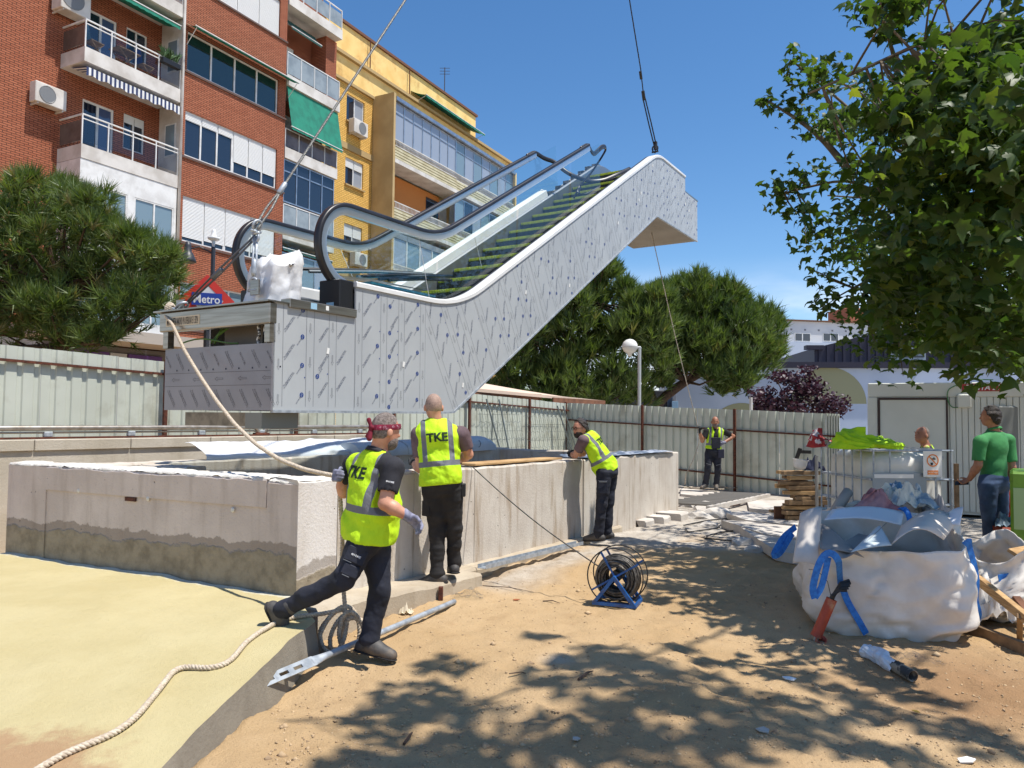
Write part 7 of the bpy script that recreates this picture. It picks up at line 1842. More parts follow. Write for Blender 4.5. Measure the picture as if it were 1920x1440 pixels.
stick((1018, 1127), (1050, 1131), .005, 'thin dark twig on the bright sand left of the reel'); stick((1085, 1274), (1112, 1258), .009, 'dark bark strip beside the grey ash patch'); stick((955, 1263), (995, 1266), .004, 'thin twig left of the ash patch'); stick((757, 1395), (773, 1373), .008, 'charred stick in the shade near the bottom edge'); stick((905, 1098), (1000, 1110), .004, 'long thin wire lying on the sand before the reel')
mb = MB(); rs = np.random.default_rng(4); n = 0                 # loose pebbles and crumbs
vs_, fs_ = [], []
oc = np.array([(1, 0, 0), (-1, 0, 0), (0, 1, 0), (0, -1, 0), (0, 0, 1), (0, 0, -1)], float); of = np.array([(0, 2, 4), (2, 1, 4), (1, 3, 4), (3, 0, 4), (2, 0, 5), (1, 2, 5), (3, 1, 5), (0, 3, 5)])
px_ = rs.uniform(500, 1950, 7500); py_ = 1010 + 440 * rs.random(7500) ** 0.8
Q = np.array([G(a, b_) for a, b_ in zip(px_, py_)]); keep = ~in_poly(Q[:, 0], Q[:, 1], [p[:2] for p in SLAB] + [(-14, 2.0), (-14, 9.0)]) & ((Q - C0) @ nW > .25); Q = Q[keep]
Q[:, 2] = ground_z(Q[:, 0], Q[:, 1]); S = .004 + .010 * rs.random(len(Q)) ** 4; big = rs.random(len(Q)) < .03; S[big] *= 2.4
jit = rs.uniform(.6, 1.3, (len(Q), 6, 1)); v = Q[:, None] + oc[None] * S[:, None, None] * jit * np.array([1, 1, .7]); f = (np.arange(len(Q)) * 6)[:, None, None] + of[None]
o = array_mesh('gravel', v.reshape(-1, 3), f.reshape(-1, 3), M('pebbles', srgb(196, 168, 130), .9, 0, srgb(140, 116, 90), 9), origin=(0, 0, 0)); tag(o, 'loose pebbles and crumbs scattered over the sand', 'gravel', kind='stuff')
# ---- rubble, bars and pavement remains by the far hoarding
pv = thing('broken_pavement', G(1420, 985), 'broken edge of old pale pavement slabs in front of the wood pile', 'pavement')
def slab_piece(pts, z, th=.12):
 mb = MB(); poly = [G(x, y, z)[:2] for x, y in pts]; mb.prism([tuple(p) for p in poly], z - th, z); recalc(mb.build('pavement_slab', RUBBLE, pv))
slab_piece([(1362, 962), (1395, 958), (1450, 966), (1500, 968), (1500, 985), (1400, 975)], .10); slab_piece([(1352, 975), (1398, 977), (1500, 988), (1500, 1010), (1430, 1000), (1385, 985)], .11); slab_piece([(1388, 988), (1430, 1003), (1500, 1014), (1500, 1040), (1455, 1032), (1420, 1010)], .12); slab_piece([(1400, 938), (1470, 938), (1470, 958), (1405, 953)], .06)
slab_piece([(1276, 915), (1420, 930), (1400, 940), (1276, 926)], .05, .1)
gr = thing('grating_bars', G(1360, 935, .1), 'row of steel bars laid across a pale beam before the right hoarding', 'grating')
g0, g1 = G(1340, 950, .1), G(1435, 930, .1); bd_ = nrm(g1 - g0)
for k in range(10):
 a = g0 + (g1 - g0) * k / 9; mb = MB(); mb.tube([a + V3(0, 0, .03), a + V3(-.85, .35, .03)], .028, 6); mb.build('bar', M('bar_grey', srgb(120, 116, 110), .6, .3), gr)
mb = MB(); mb.tube([g0 - bd_ * .3, g1 + bd_ * .2], .05, 4); mb.build('beam', RUBBLE, gr)
for k, (px, py, s) in enumerate(((1300, 940, .16), (1322, 955, .22), (1345, 968, .26), (1310, 972, .2), (1285, 950, .14), (1395, 1020, .14), (1415, 1032, .1), (1330, 985, .12))):
 c = G(px, py); rs_ = random.Random(k); mb = MB(); bm_ = bmesh.new(); bmesh.ops.create_icosphere(bm_, subdivisions=2, radius=s)
 vv = np.array([x.co[:] for x in bm_.verts]); ff = [[x.index for x in p.verts] for p in bm_.faces]; bm_.free(); vv = vv * (1 + .35 * fbm(vv[:, 0] / s + k, vv[:, 1] / s, vv[:, 2] / s, 2, k)[:, None]) * np.array([1.3, 1, .55]) + c
 mb.raw(vv, ff); o = mb.build('rubble_lump', RUBBLE); tag(o, 'pale lump of broken concrete among the rubble by the right hoarding', 'rubble', 'rubble lumps by the hoarding')
for k, pts in enumerate(([(1282, 985), (1330, 975), (1365, 972), (1345, 990), (1290, 998), (1285, 990)], [(1325, 1005), (1350, 998), (1400, 992), (1440, 1000), (1432, 1012), (1400, 1018)], [(1340, 935), (1345, 955), (1360, 965), (1390, 960)], [(1370, 948), (1385, 945), (1400, 935), (1405, 928)], [(1300, 1006), (1350, 1012), (1420, 1018), (1445, 1000)])):
 mb = MB(); mb.tube(smooth_path([GG(x, y, .02) for x, y in pts], .05, 3), .010 if k != 3 else .025, 5); o = mb.build('loose_cable', BLACKP if k != 3 else M('brown_cable', srgb(110, 74, 56), .7), smooth=True)
 tag(o, ['black cable loop lying nearest the stepped footing', 'black cable curling over the broken slab edge', 'short black cable end in the rubble behind', 'thick brown cable humped over the rubble', 'long black cable lying in front of the broken slab'][k], 'cable', 'loose cables on the rubble')
# ---- wood pile, helmet, boards
wp_root = []; rs_ = random.Random(3); base = G(1503, 985, 0)
wx_ = nrm([1, .10, 0]); wy_ = V3(-wx_[1], wx_[0], 0)
zc = .03; k = 0
for lay in range(11):
 for j in range(2):
  Lb = rs_.uniform(.40, .72); wd = rs_.uniform(.08, .14); th = rs_.uniform(.035, .075); a = rs_.uniform(-.18, .18)
  o_ = base + wx_ * rs_.uniform(-.14, .10) + wy_ * (j * .22 - .1 + rs_.uniform(-.03, .03))
  f_ = FR(V3(o_[0], o_[1], zc), nrm(wx_ * math.cos(a) + wy_ * math.sin(a)), nrm(wy_ * math.cos(a) - wx_ * math.sin(a)), (0, 0, 1))
  if rs_.random() < .12: Lb *= 1.5
  ob = MB(f_).bbox((-Lb / 2, -wd / 2, 0), (Lb / 2, wd / 2, th), .004).build('board_offcut', WOODO if k % 3 else WOOD); tag(ob, 'short board in the untidy wood pile under the white helmet', 'board', 'boards in the wood pile'); k += 1
 zc += .078
hc = V3(base[0] - .06, base[1] - .12, zc + .10); hm = thing('safety_helmet', hc - V3(0, 0, .08), 'white safety helmet lying upside down on the wood pile', 'helmet')
mb = MB(FR(hc, nrm([1, 0, -.15]), (0, 1, 0), nrm([.15, 0, 1]))); mb.lathe([(0, -.10), (.05, -.095), (.09, -.06), (.105, 0), (.108, .05), (.125, .06), (.12, .064), (.10, .05), (.095, 0), (.08, -.05), (0, -.08)], 18); mb.build('shell', WHITEP, hm, smooth=True)
mb = MB(FR(hc)); mb.lathe([(.04, .0), (.085, .045), (.09, .06), (.06, .055)], 14); mb.build('harness', BLACKP, hm, smooth=True)
q = G(1462, 985); o = MB(FR(q, (1, .1, 0), (-.1, 1, 0), (0, 0, 1))).bbox((-.08, 0, 0), (.08, .04, .30), .004).build('brown_board', WOODR); tag(o, 'dark brown board standing upright at the left of the wood pile', 'board')
q = G(1532, 990); o = MB().cyl(V3(q[0], q[1], 0), V3(q[0], q[1], 1.12), .025, 8).build('grey_pole', M('pole_grey', srgb(150, 146, 140), .6)); tag(o, 'upright grey pole at the corner of the caged tank', 'pole')
x_, z_ = fx2(1508, 848); mb = MB(f2); mb.add([(x_ - .16, .14, z_ - .20), (x_ - .10, .14, z_ - .23), (x_ + .02, .14, z_ + .08), (x_ - .05, .14, z_ + .10), (x_ - .16, .19, z_ - .20), (x_ - .10, .19, z_ - .23), (x_ + .02, .19, z_ + .08), (x_ - .05, .19, z_ + .10)], [(0, 1, 2, 3), (7, 6, 5, 4), (0, 4, 5, 1), (1, 5, 6, 2), (2, 6, 7, 3), (3, 7, 4, 0)]); mb.box((x_ - .02, .14, z_ - .02), (x_ + .22, .19, z_ + .05)); o = mb.build('cartridge_gun', BLACKP); tag(o, 'black cartridge gun hanging on the right hoarding above the wood pile', 'tool')
crumple('dark_cloth', P(1529, 885, 15.0), .16, .10, .34, M('navy_cloth', srgb(40, 46, 72), .9), 'dark blue jacket hung behind the grey pole', 'jacket', 31, 10)
# ---- site cabin
cb0 = P(1628, 800, 14.0) * V3(1, 1, 0); cx_ = nrm([.905, -.425, 0]); cfm = FR(cb0, cx_, V3(-cx_[1], cx_[0], 0), (0, 0, 1)); zt_c = 1.65 + (792 - 719) / 1420 * 14
cab = thing('site_cabin', cfm((2.2, 1.1, 0)), 'pale site cabin with a closed door in the tree shade', 'cabin')
MB(cfm).box((0.02, .02, .05), (4.6, 2.3, zt_c - .26)).build('cabin_body', CONTW, cab)
MB(cfm).bbox((0, -.02, zt_c - .26), (4.62, 2.32, zt_c), .015).build('roof_frame', CONTW, cab)
MB(cfm).bbox((-.01, -.03, .0), (.16, .12, zt_c - .262), .01).build('corner_post', CONTW, cab)
x = .17; k = 0
while x < 4.55:
 w = .095
 if not (.19 < x + w / 2 < 1.26): MB(cfm).bbox((x, -.012, .1), (x + w - .008, .018, zt_c - .262), .006).build('wall_rib', CONTW, cab)
 else: MB(cfm).bbox((x, -.012, 2.10), (x + w - .008, .018, zt_c - .262), .006).build('wall_rib', CONTW, cab)
 x += w
dr = MB(cfm).box((.20, -.03, .1), (1.25, -.005, 2.06)); dro = dr.build('door', CONTW, cab)
mb = MB(cfm); mb.box((.17, -.045, 2.062), (1.28, -.008, 2.10)); mb.box((.165, -.045, .1), (.198, -.008, 2.06)); mb.box((1.252, -.045, .1), (1.28, -.008, 2.06)); mb.build('door_frame', M('door_seal', srgb(58, 40, 36), .6), dro)
MB(cfm).bbox((1.12, -.07, 1.0), (1.2, -.031, 1.06), .005).build('handle', GALV, dro)
MB(cfm).bbox((1.42, -.09, 1.92), (1.64, -.013, 2.16), .02).build('junction_box', CONTW, cab)
mb = MB(); mb.tube(smooth_path([cfm((1.44, -.06, 1.93)), cfm((1.34, -.06, 1.90)), cfm((1.27, -.06, 2.05)), cfm((1.27, -.06, 2.25)), cfm((1.40, -.06, zt_c - .06)), cfm((1.62, -.03, zt_c + .05)), cfm((2.0, .2, zt_c + .05))], .05, 3), .010, 6); mb.build('green_cable', M('green_cable', srgb(70, 120, 70), .6), cab)
sg = MB(cfm).box((1.50, -.036, zt_c - .16), (2.12, -.0215, zt_c - .03)).build('sign_plate', M('sign_red', srgb(150, 40, 38), .5), cab)
v, f = text_tris('RENTA 21', 2, .015, .25); mb = MB(cfm); k = .52 / np.ptp(v[:, 0]); mb.add([(1.81 + a[0] * k, -.039, zt_c - .092 + a[1] * k * 1.1) for a in v], f); mb.build('lettering', WHITEINK, sg)
o = MB(FR(P(1793, 880, 12.6) * V3(1, 1, 0))).bbox((-.03, -.03, 0), (.03, .03, .98), .004).build('wooden_stake', WOODO); tag(o, 'upright brown wooden stake in front of the cabin wall', 'stake')
# ---- caged liquid tank
ia = P(1634, 900, 8.9) * V3(1, 1, 0); ixx = nrm([1, .08, 0]); iyy = V3(-ixx[1], ixx[0], 0); ifr = FR(ia + V3(0, 0, .20), ixx, iyy, (0, 0, 1))
ibc = thing('caged_tank', ifr((.5, .6, -.2)), 'white plastic liquid tank in a grey tube cage with a prohibition notice', 'tank')
mb = MB(ifr)
def tank_pt(u_, v_):
 a = u_ * 2 * math.pi; ca, sa = math.cos(a), math.sin(a); k = (abs(ca) ** 7 + abs(sa) ** 7) ** (-1 / 7)
 zf = v_; sc = 1.0
 if v_ > .88: sc = math.sqrt(max(0, 1 - ((v_ - .88) / .12) ** 2)) * .25 + .75
 return (.5 + .46 * k * ca * sc, .6 + .56 * k * sa * sc, .16 + zf * .94)
mb.grid(tank_pt, 48, 12); mb.poly([tank_pt(i / 48, 1.0) for i in range(48)]); mb.build('tank', IBCW, ibc, smooth=True)
for z in (.20, .48, .78, 1.12):
 mb = MB(); mb.tube([ifr(p) for p in ((0, 0, z), (1, 0, z), (1, 1.2, z), (0, 1.2, z))], .016, 6, closed=True); mb.build('cage_ring', GALV, ibc)
for (x, y) in [(.0, .2), (0, .4), (0, .6), (0, .8), (0, 1.0), (0, 1.18), (.02, 0), (.22, 0), (.78, 0), (.98, 0), (1, .4), (1, .8)]:
 mb = MB(); mb.tube([ifr((x - .012 * (x == 0), y - .012 * (y == 0), .12)), ifr((x - .012 * (x == 0), y - .012 * (y == 0), 1.13))], .010, 6); mb.build('cage_bar', GALV, ibc)
MB(ifr).bbox((-.03, -.03, 0), (1.03, 1.23, .12), .01).build('pallet', WOODO, ibc)
MB(ifr).box((0, -.2 + .2, -.2), (1.0, 1.2, -.003)).build('plinth', RUBBLE, ibc)
MB(ifr).box((0.0, -.024, .42), (.66, -.018, .86)).build('label_plate', PLATE, ibc)
MB(ifr).box((0.02, -.028, .80), (.5, -.0245, .845)).build('label_strip', PAPER, ibc)
pp = MB(ifr).box((.08, -.0285, .44), (.40, -.0245, .62)).build('paper_label', PAPER, ibc)
v, f = text_tris('Transportado por', 1); mb = MB(ifr); mb.add([(.24 + a[0] * .018, -.030, .60 + a[1] * .018) for a in v], f); mb.build('lettering', INK, pp)
mb = MB(ifr);
for k in range(4): a0, a1 = k * math.pi / 2, (k + 1) * math.pi / 2; p0_, p1_ = V3(.14 + .03 * math.cos(a0), .52 + .04 * math.sin(a0)), V3(.14 + .03 * math.cos(a1), .52 + .04 * math.sin(a1)); mb.add([(p0_[0], -.030, p0_[1]), (p1_[0], -.030, p1_[1]), (.14 + (p1_[0] - .14) * .8, -.030, .52 + (p1_[1] - .52) * .8), (.14 + (p0_[0] - .14) * .8, -.030, .52 + (p0_[1] - .52) * .8)], [(0, 1, 2, 3)])
mb.build('hazard_diamond', INK, pp)
nt_ = MB(ifr).box((.60, -.060, .82), (.83, -.055, 1.12)).build('notice', PAPER, ibc)
mb = MB(ifr); mb.add([(.715 + r_ * math.cos(a), -.063, 1.01 + r_ * math.sin(a)) for r_ in (.060, .074) for a in np.linspace(0, 2 * math.pi, 24, endpoint=False)], [(i, (i + 1) % 24, 24 + (i + 1) % 24, 24 + i) for i in range(24)]); mb.add([(.665, -.063, 1.052), (.675, -.063, 1.062), (.767, -.063, .968), (.757, -.063, .958)], [(0, 1, 2, 3)]); mb.box((.65, -.0635, .845), (.78, -.0605, .895)); mb.build('prohibition_sign', ORANGEK, nt_)
mb = MB(ifr); mb.add([(.69, -.0625, .955), (.715, -.0625, .955), (.72, -.0625, .985), (.685, -.0625, .985)], [(0, 1, 2, 3)]); mb.add([(.70, -.0625, 1.02), (.75, -.0625, 1.02), (.75, -.0625, 1.035), (.70, -.0625, 1.035)], [(0, 1, 2, 3)]); mb.add([(.725, -.0625, 1.035), (.735, -.0625, 1.035), (.735, -.0625, 1.05), (.725, -.0625, 1.05)], [(0, 1, 2, 3)]); mb.build('tap_symbol', BLACKP, nt_)
v, f = text_tris('NO POTABLE', 1, .01); mb = MB(ifr); k = .11 / np.ptp(v[:, 0]); mb.add([(.715 + a[0] * k, -.065, .87 + a[1] * k * 1.5) for a in v], f); mb.build('lettering', PAPER, nt_)
# folded vest and bag on the tank
def cloth_pile(name, c, sx_, sy_, h, mat, label, cat, seed, fr_):
 def fn(u_, v_):
  a = u_ * 2 * math.pi; ph = v_ * math.pi / 2; k = (abs(math.cos(a)) ** 3 + abs(math.sin(a)) ** 3) ** (-1 / 3)
  r_ = math.cos(ph) ** .45 * k * (1 + .22 * float(fbm(math.cos(a) * 2 + 3, math.sin(a) * 2, v_ * 3, 3, seed)))
  return (c[0] + sx_ * r_ * math.cos(a), c[1] + sy_ * r_ * math.sin(a), c[2] + h * math.sin(ph) * (1 + .3 * float(fbm(math.cos(a), math.sin(a), v_, 2, seed + 2))) * (.8 + .35 * math.cos(a - 2.5)) + .012 * math.sin(v_ * 26 + 3 * a))
 mb = MB(fr_); mb.grid(fn, 52, 22); o = mb.build(name, mat, smooth=True); return tag(o, label, cat)
cloth_pile('folded_vest', (.12, .32, 1.135), .36, .28, .20, HIVIS, 'bundle of folded fluorescent yellow jackets on the caged tank', 'jacket', 4, ifr)
cloth_pile('red_bag', (-.28 + .12, .85, 1.13), .17, .14, .15, M('red_white_bag', srgb(176, 40, 40), .6, 0, srgb(214, 200, 196), 9, vlo=.5, vhi=.54), 'small red and white sack beside the fluorescent jackets', 'sack', 8, ifr)
# ---- big bags
def big_bag(name, c, hw, hgt, label, seed, rot, rim_fn, mat=BAGW, bulge=.06, hd=None):
 hd = hd or hw; root = thing(name, c, label, 'bulk bag'); ca_, sa_ = math.cos(rot), math.sin(rot); fr_ = FR(c, (ca_, sa_, 0), (-sa_, ca_, 0), (0, 0, 1))
 def pt(u_, v_):
  a = u_ * 2 * math.pi; cx, sx_ = math.cos(a), math.sin(a); k = (abs(cx) ** 7 + abs(sx_) ** 7) ** (-1 / 7)
  b_ = 1 + bulge * math.sin(math.pi * min(1, v_ * 1.15)) ** .8 - .16 * max(0, .25 - v_) / .25
  fold = .030 * float(fbm(cx * 2.2 + seed, sx_ * 2.2, v_ * 2.6, 4, seed)) + .018 * float(fbm(cx * 6 + v_ * 4, sx_ * 6, v_ * 3, 2, seed + 5)) + .02 * float(fbm((cx + sx_) * 3 - v_ * 7, v_ * 5 + cx * 2, 0, 2, seed + 9)) * (1 - v_ * .5) + .050 * (1 - abs(float(fbm(cx * 1.6 + v_ * 1.4 + seed, sx_ * 1.6 - v_ * 1.2, v_ * 1.1, 2, seed + 20)))) ** 4 - .035 * (1 - abs(float(fbm(cx * 2.6 - v_ * 2, sx_ * 2.6 + v_, v_ * 2, 2, seed + 30)))) ** 6
  z = v_ * rim_fn(a) + .02 * v_ * float(fbm(cx * 3, sx_ * 3, 0, 2, seed + 2))
  return (hw * k * cx * b_ + fold * cx, hd * k * sx_ * b_ + fold * sx_, z)
 mb = MB(fr_); mb.grid(pt, 110, 34); mb.poly([pt(i / 110, 0) for i in range(110)][::-1]); ob = mb.build('fabric', mat, root, smooth=True)
 mod = ob.modifiers.new('thick', 'SOLIDIFY'); mod.thickness = .006; mod.offset = -1
 return root, fr_, pt
bc = V3(*P(1648, 1090, 6.42)[:2], 0); bc[2] = gz(bc[0], bc[1]) - .02
bag, bfr, bpt = big_bag('bulk_bag', bc, .56, .8, 'bulging white woven bulk bag with blue straps full of sheet metal offcuts', 3, -.30, lambda a: .80 + .10 * math.sin(a) + .03 * math.cos(a))
def strap(pts, wd, parent, name='strap', m=BLUEST, across=None):
 p = smooth_path(pts, .03, 3); mb = MB(); tg_ = np.gradient(p, axis=0); v = []
 for i in range(len(p)):
  s_ = across if across is not None else nrm(np.cross(tg_[i], FW)); s_ = nrm(s_ - nrm(tg_[i]) * (s_ @ nrm(tg_[i]))); n_ = nrm(np.cross(tg_[i], s_)) * .003
  v += [p[i] - s_ * wd / 2 - n_, p[i] + s_ * wd / 2 - n_, p[i] + s_ * wd / 2 + n_, p[i] - s_ * wd / 2 + n_]
 f = []
 for i in range(len(p) - 1):
  for j in range(4): f.append((i * 4 + j, i * 4 + (j + 1) % 4, (i + 1) * 4 + (j + 1) % 4, (i + 1) * 4 + j))
 mb.add(v, f); return recalc(mb.build(name, m, parent, smooth=False))
def bagp(u_, v_, out=.012):
 p = np.array(bpt(u_, v_)); q = p.copy(); d = nrm([p[0], p[1], 0]); return bfr(p + d * out)
fl_ = .645; frt = .80
strap([P(1528, 1122, 5.50), P(1522, 1108, 5.5), P(1533, 1062, 5.48), P(1546, 1036, 5.5), P(1562, 1034, 5.5), P(1573, 1052, 5.48), bagp(.665, .66, .03), bagp(.675, .45, .02), bagp(.69, .25, .02), bagp(.70, .08, .015)], .05, bag)
strap([P(1528, 1120, 5.51), P(1540, 1105, 5.52), P(1549, 1065, 5.52), P(1553, 1045, 5.53)], .045, bag)
strap([bagp(.90, 1.0, .0), bagp(.905, 1.06, .02), bagp(.915, 1.0, .03), bagp(.92, .8, .02), bagp(.922, .6, .02), bagp(.915, .42, .02), bagp(.92, .30, .02), bagp(.925, .15, .02)], .045, bag)
strap([P(1492, 988, 6.6), P(1470, 1005, 6.5), P(1452, 1035, 6.42), P(1447, 1046, 6.4), P(1462, 1040, 6.42), P(1478, 1012, 6.5), P(1486, 1000, 6.55)], .05, bag)
strap([P(1688, 956, 6.85), P(1695, 951, 6.8), P(1703, 960, 6.75), P(1707, 980, 6.7)], .05, bag)
MB(FR(bagp(.60, .80, .02), nrm(bagp(.64, .8) - bagp(.60, .8)), (0, 0, 1), nrm(np.cross(bagp(.64, .8) - bagp(.60, .8), V3(0, 0, 1))))).add([(0, -.15, 0), (.11, -.17, .01), (.12, .03, .004), (0.0, .04, 0)], [(0, 1, 2, 3)]).build('paper_tag', M('tag_paper', srgb(214, 206, 194), .7, 0, srgb(170, 160, 150), 60, sc3=(.2, .2, 3)), bag)
mb = MB(bfr); mb.grid(lambda u_, v_: ((u_ - .5) * .92, (v_ - .5) * .92, .52 + .06 * float(fbm(u_ * 4, v_ * 4, 0, 3, 5))), 14, 14); o = mb.build('bag_contents', M('white_offcuts', srgb(226, 222, 214), .6, 0, srgb(204, 200, 194), 3), smooth=True); tag(o, 'jumbled pale sheet scraps filling the big bulk bag', 'scrap')
def offcut(pts, bend, label, m=OFFCUT):
 """curved thin sheet through four corner points"""
 a, b_, c, d = [np.array(p, float) for p in pts]; nrm_ = nrm(np.cross(b_ - a, d - a))
 fn = lambda u_, v_: (a * (1 - u_) * (1 - v_) + b_ * u_ * (1 - v_) + c * u_ * v_ + d * (1 - u_) * v_ + nrm_ * bend * math.sin(math.pi * u_)).tolist()
 mb = MB(); mb.grid(fn, 12, 5); o = mb.build('metal_offcut', m, smooth=True); mo = o.modifiers.new('thick', 'SOLIDIFY'); mo.thickness = .004; tag(o, label, 'metal sheet', 'sheet metal offcuts in the bulk bag')
offcut((P(1486, 1055, 5.9), P(1535, 1062, 5.85), P(1541, 952, 6.1), P(1500, 962, 6.2)), .03, 'tall pale sheet offcut standing at the left end of the bag')
offcut((P(1540, 1030, 5.85), P(1620, 1045, 5.8), P(1580, 1010, 6.0), P(1535, 980, 6.2)), .02, 'dark triangular sheet offcut low behind the left front rim', M('offcut_dark', srgb(140, 136, 132), .6))
offcut((P(1556, 1032, 5.8), P(1600, 1038, 5.75), P(1662, 980, 6.0), P(1610, 1000, 6.1)), -.05, 'dark curled sheet offcut rising in the middle of the bag', M('offcut_dark', srgb(112, 114, 118)))
offcut((P(1595, 1035, 5.75), P(1672, 1022, 5.75), P(1650, 985, 6.0), P(1632, 1000, 6.0)), .01, 'small flat pale blue offcut leaning on the front rim', M('offcut_blue', srgb(190, 202, 206), .6))
offcut((P(1672, 1020, 5.75), P(1770, 1012, 5.8), P(1800, 972, 6.3), P(1690, 985, 6.3)), .10, 'large bent sheet offcut arching over the right of the bag')
offcut((P(1755, 990, 6.2), P(1800, 985, 6.1), P(1806, 950, 6.2), P(1770, 968, 6.4)), .02, 'small white offcut sticking up at the back right corner', M('offcut_white', srgb(224, 226, 230), .4))
offcut((P(1545, 975, 6.5), P(1690, 985, 6.5), P(1695, 960, 6.8), P(1560, 955, 6.8)), .04, 'wide pale offcut lying along the back rim of the bag', M('offcut_white', srgb(224, 226, 230)))
bc2 = V3(*P(1655, 1000, 7.55)[:2], 0)
bag2, b2fr, b2pt = big_bag('bulk_bag', bc2, .52, .8, 'second white bulk bag hidden behind the bag of offcuts under pink insulation', 13, .1, lambda a: .80 + .05 * math.sin(a * 2))
ins = thing('insulation_slab', P(1625, 960, 7.3), 'ragged pink insulation slab leaning up out of the rear bag', 'insulation')
def ins_pt(u_, v_):
 A_, B_, C_, D_ = P(1566, 975, 7.15), P(1694, 962, 7.2), P(1650, 917, 7.5), P(1640, 919, 7.5)
 p = A_ * (1 - u_) * (1 - v_) + B_ * u_ * (1 - v_) + C_ * u_ * v_ + D_ * (1 - u_) * v_
 return (p + V3(0, -.02, .015) * float(fbm(u_ * 5, v_ * 5, 0, 3, 5))).tolist()
mb = MB(); mb.grid(ins_pt, 16, 10); o = mb.build('slab', PINK, ins, smooth=True); mo = o.modifiers.new('thick', 'SOLIDIFY'); mo.thickness = .05
r0, r1 = P(1560, 968, 7.4), P(1590, 922, 7.6); fr_ = axis_frame(r0, r1); Lr = float(np.linalg.norm(r1 - r0)); mb = MB(fr_); mb.lathe([(.02, 0), (.05, 0), (.055, Lr * .5), (.05, Lr), (.02, Lr)], 12); o = mb.build('foam_roll', M('foam_grey', srgb(168, 158, 146), .8), smooth=True); tag(o, 'grey foam roll leaning beside the pink insulation', 'roll')
crumple('plastic_heap', P(1690, 952, 7.6), .30, .25, .26, M('heap_plastic', srgb(206, 204, 190), .35, 0, srgb(128, 150, 166), 5, vlo=.5, vhi=.6), 'heap of crumpled clear and white plastic behind the pink insulation', 'plastic heap', 22, 22)
crumple('blue_film_heap', P(1685, 930, 7.8), .16, .12, .14, M('heap_blue', srgb(90, 130, 160), .3, 0, srgb(206, 214, 222), 11, vlo=.45, vhi=.55), 'blue and clear film crumpled on top of the plastic heap', 'plastic heap', 26, 16)
crumple('grey_sack', P(1755, 965, 7.7), .14, .10, .15, M('sack_grey', srgb(150, 146, 146), .6), 'small grey sack at the right of the plastic heap', 'sack', 29, 10)
# ---- white sacks and timber at the right edge
bc3 = V3(*P(1872, 1120, 6.7)[:2], 0)
bag3, b3fr, b3pt = big_bag('bulk_bag', bc3, .34, .6, 'slumped white bulk bag with one blue strap at the right edge', 17, .3, lambda a: .58 + .1 * math.sin(a * 3), bulge=.22)
strap([P(1872, 1085, 6.3), P(1890, 1082, 6.3), P(1912, 1078, 6.3), P(1935, 1076, 6.3)], .06, bag3, across=V3(0, 0, 1))
crumple('white_sack', P(1850, 1165, 6.3), .26, .16, .30, BAGW, 'crumpled white sack at the foot of the slumped bag', 'sack', 41, 20)
def plank(a, b_, wd, th, m, label):
 fr_ = axis_frame(a, b_); L_ = float(np.linalg.norm(np.array(b_) - np.array(a))); o = MB(fr_).bbox((-wd / 2, -th / 2, 0), (wd / 2, th / 2, L_), .003).build('timber_plank', m); tag(o, label, 'plank', 'planks at the right edge')
plank(P(1828, 1082, 6.3), P(1935, 1168, 5.5), .05, .07, WOOD, 'pale timber batten slanting down past the white sacks'); plank(GG(1800, 1172, .05), GG(1960, 1232, .05), .05, .10, WOODO, 'long timber kerb plank lying on the sand at the right edge')
plank(P(1905, 1028, 6.5), P(1965, 1065, 6.3), .30, .03, WOOD, 'pale board lying across the rubble at the far right'); plank(GG(1912, 1200), P(1912, 1155, 5.6), .04, .04, WOODO, 'short upright batten under the slanting timber'); plank(P(1905, 1120, 6.2), P(1945, 1170, 5.9), .06, .03, WOODR, 'brown board end behind the blue strap')
crumple('clear_sheet', P(1850, 1040, 8.6), .32, .26, .10, PLASTIC, 'clear plastic sheet puddled on the ground by the blue jeans', 'plastic sheet', 51, 16)
gm = P(1935, 940, 8.4) * V3(1, 1, 0); GF = FR(gm, nrm([.83, -.55, 0]), nrm([.55, .83, 0]), (0, 0, 1)); gmr = thing('green_machine', gm, 'green painted site machine with a black base at the right edge', 'machine')
MB(GF).bbox((-.2, -.2, .28), (.45, .5, 1.13), .03).build('body', GREENP, gmr); MB(GF).bbox((-.18, -.19, 0), (.44, .49, .277), .02).build('base', BLACKP, gmr)
MB(GF).box((-.19 + .02, -.206, .5), (.0, -.202, .95)).build('label_panel', M('panel_green', srgb(150, 180, 130), .5), gmr)
mb = MB(FR(GF((.02, -.21, .17)), GF.m[0], (0, 0, 1), -GF.m[1])); mb.lathe([(.035, 0), (.05, .012), (.035, .014)], 14); mb.build('emblem_ring', WHITEP, gmr)
rd = P(1892, 930, 9.9) * V3(1, 1, 0); mb = MB(FR(rd)); mb.lathe([(0, .92), (.08, .93), (.14, .9), (.15, .55), (.15, 0), (0, 0)], 14); o = mb.build('red_drum', REDP, smooth=True); tag(o, 'red drum behind the green machine', 'drum')
rp2 = P(1884, 980, 9.2) * V3(1, 1, 0); mb = MB(FR(rp2)); mb.lathe([(0, .0), (.11, 0), (.13, .2), (.15, .42), (.13, .42), (.11, .2), (0, .05)], 14); o = mb.build('terracotta_pot', M('terracotta', srgb(150, 66, 46), .8), smooth=True); tag(o, 'terracotta coloured bucket behind the blue jeans', 'bucket')
crumple('bucket_bag', rp2 + V3(0, 0, .40), .14, .12, .18, M('bag_bluegrey', srgb(140, 160, 176), .5), 'pale blue plastic bag in the terracotta coloured bucket', 'plastic bag', 61, 10)
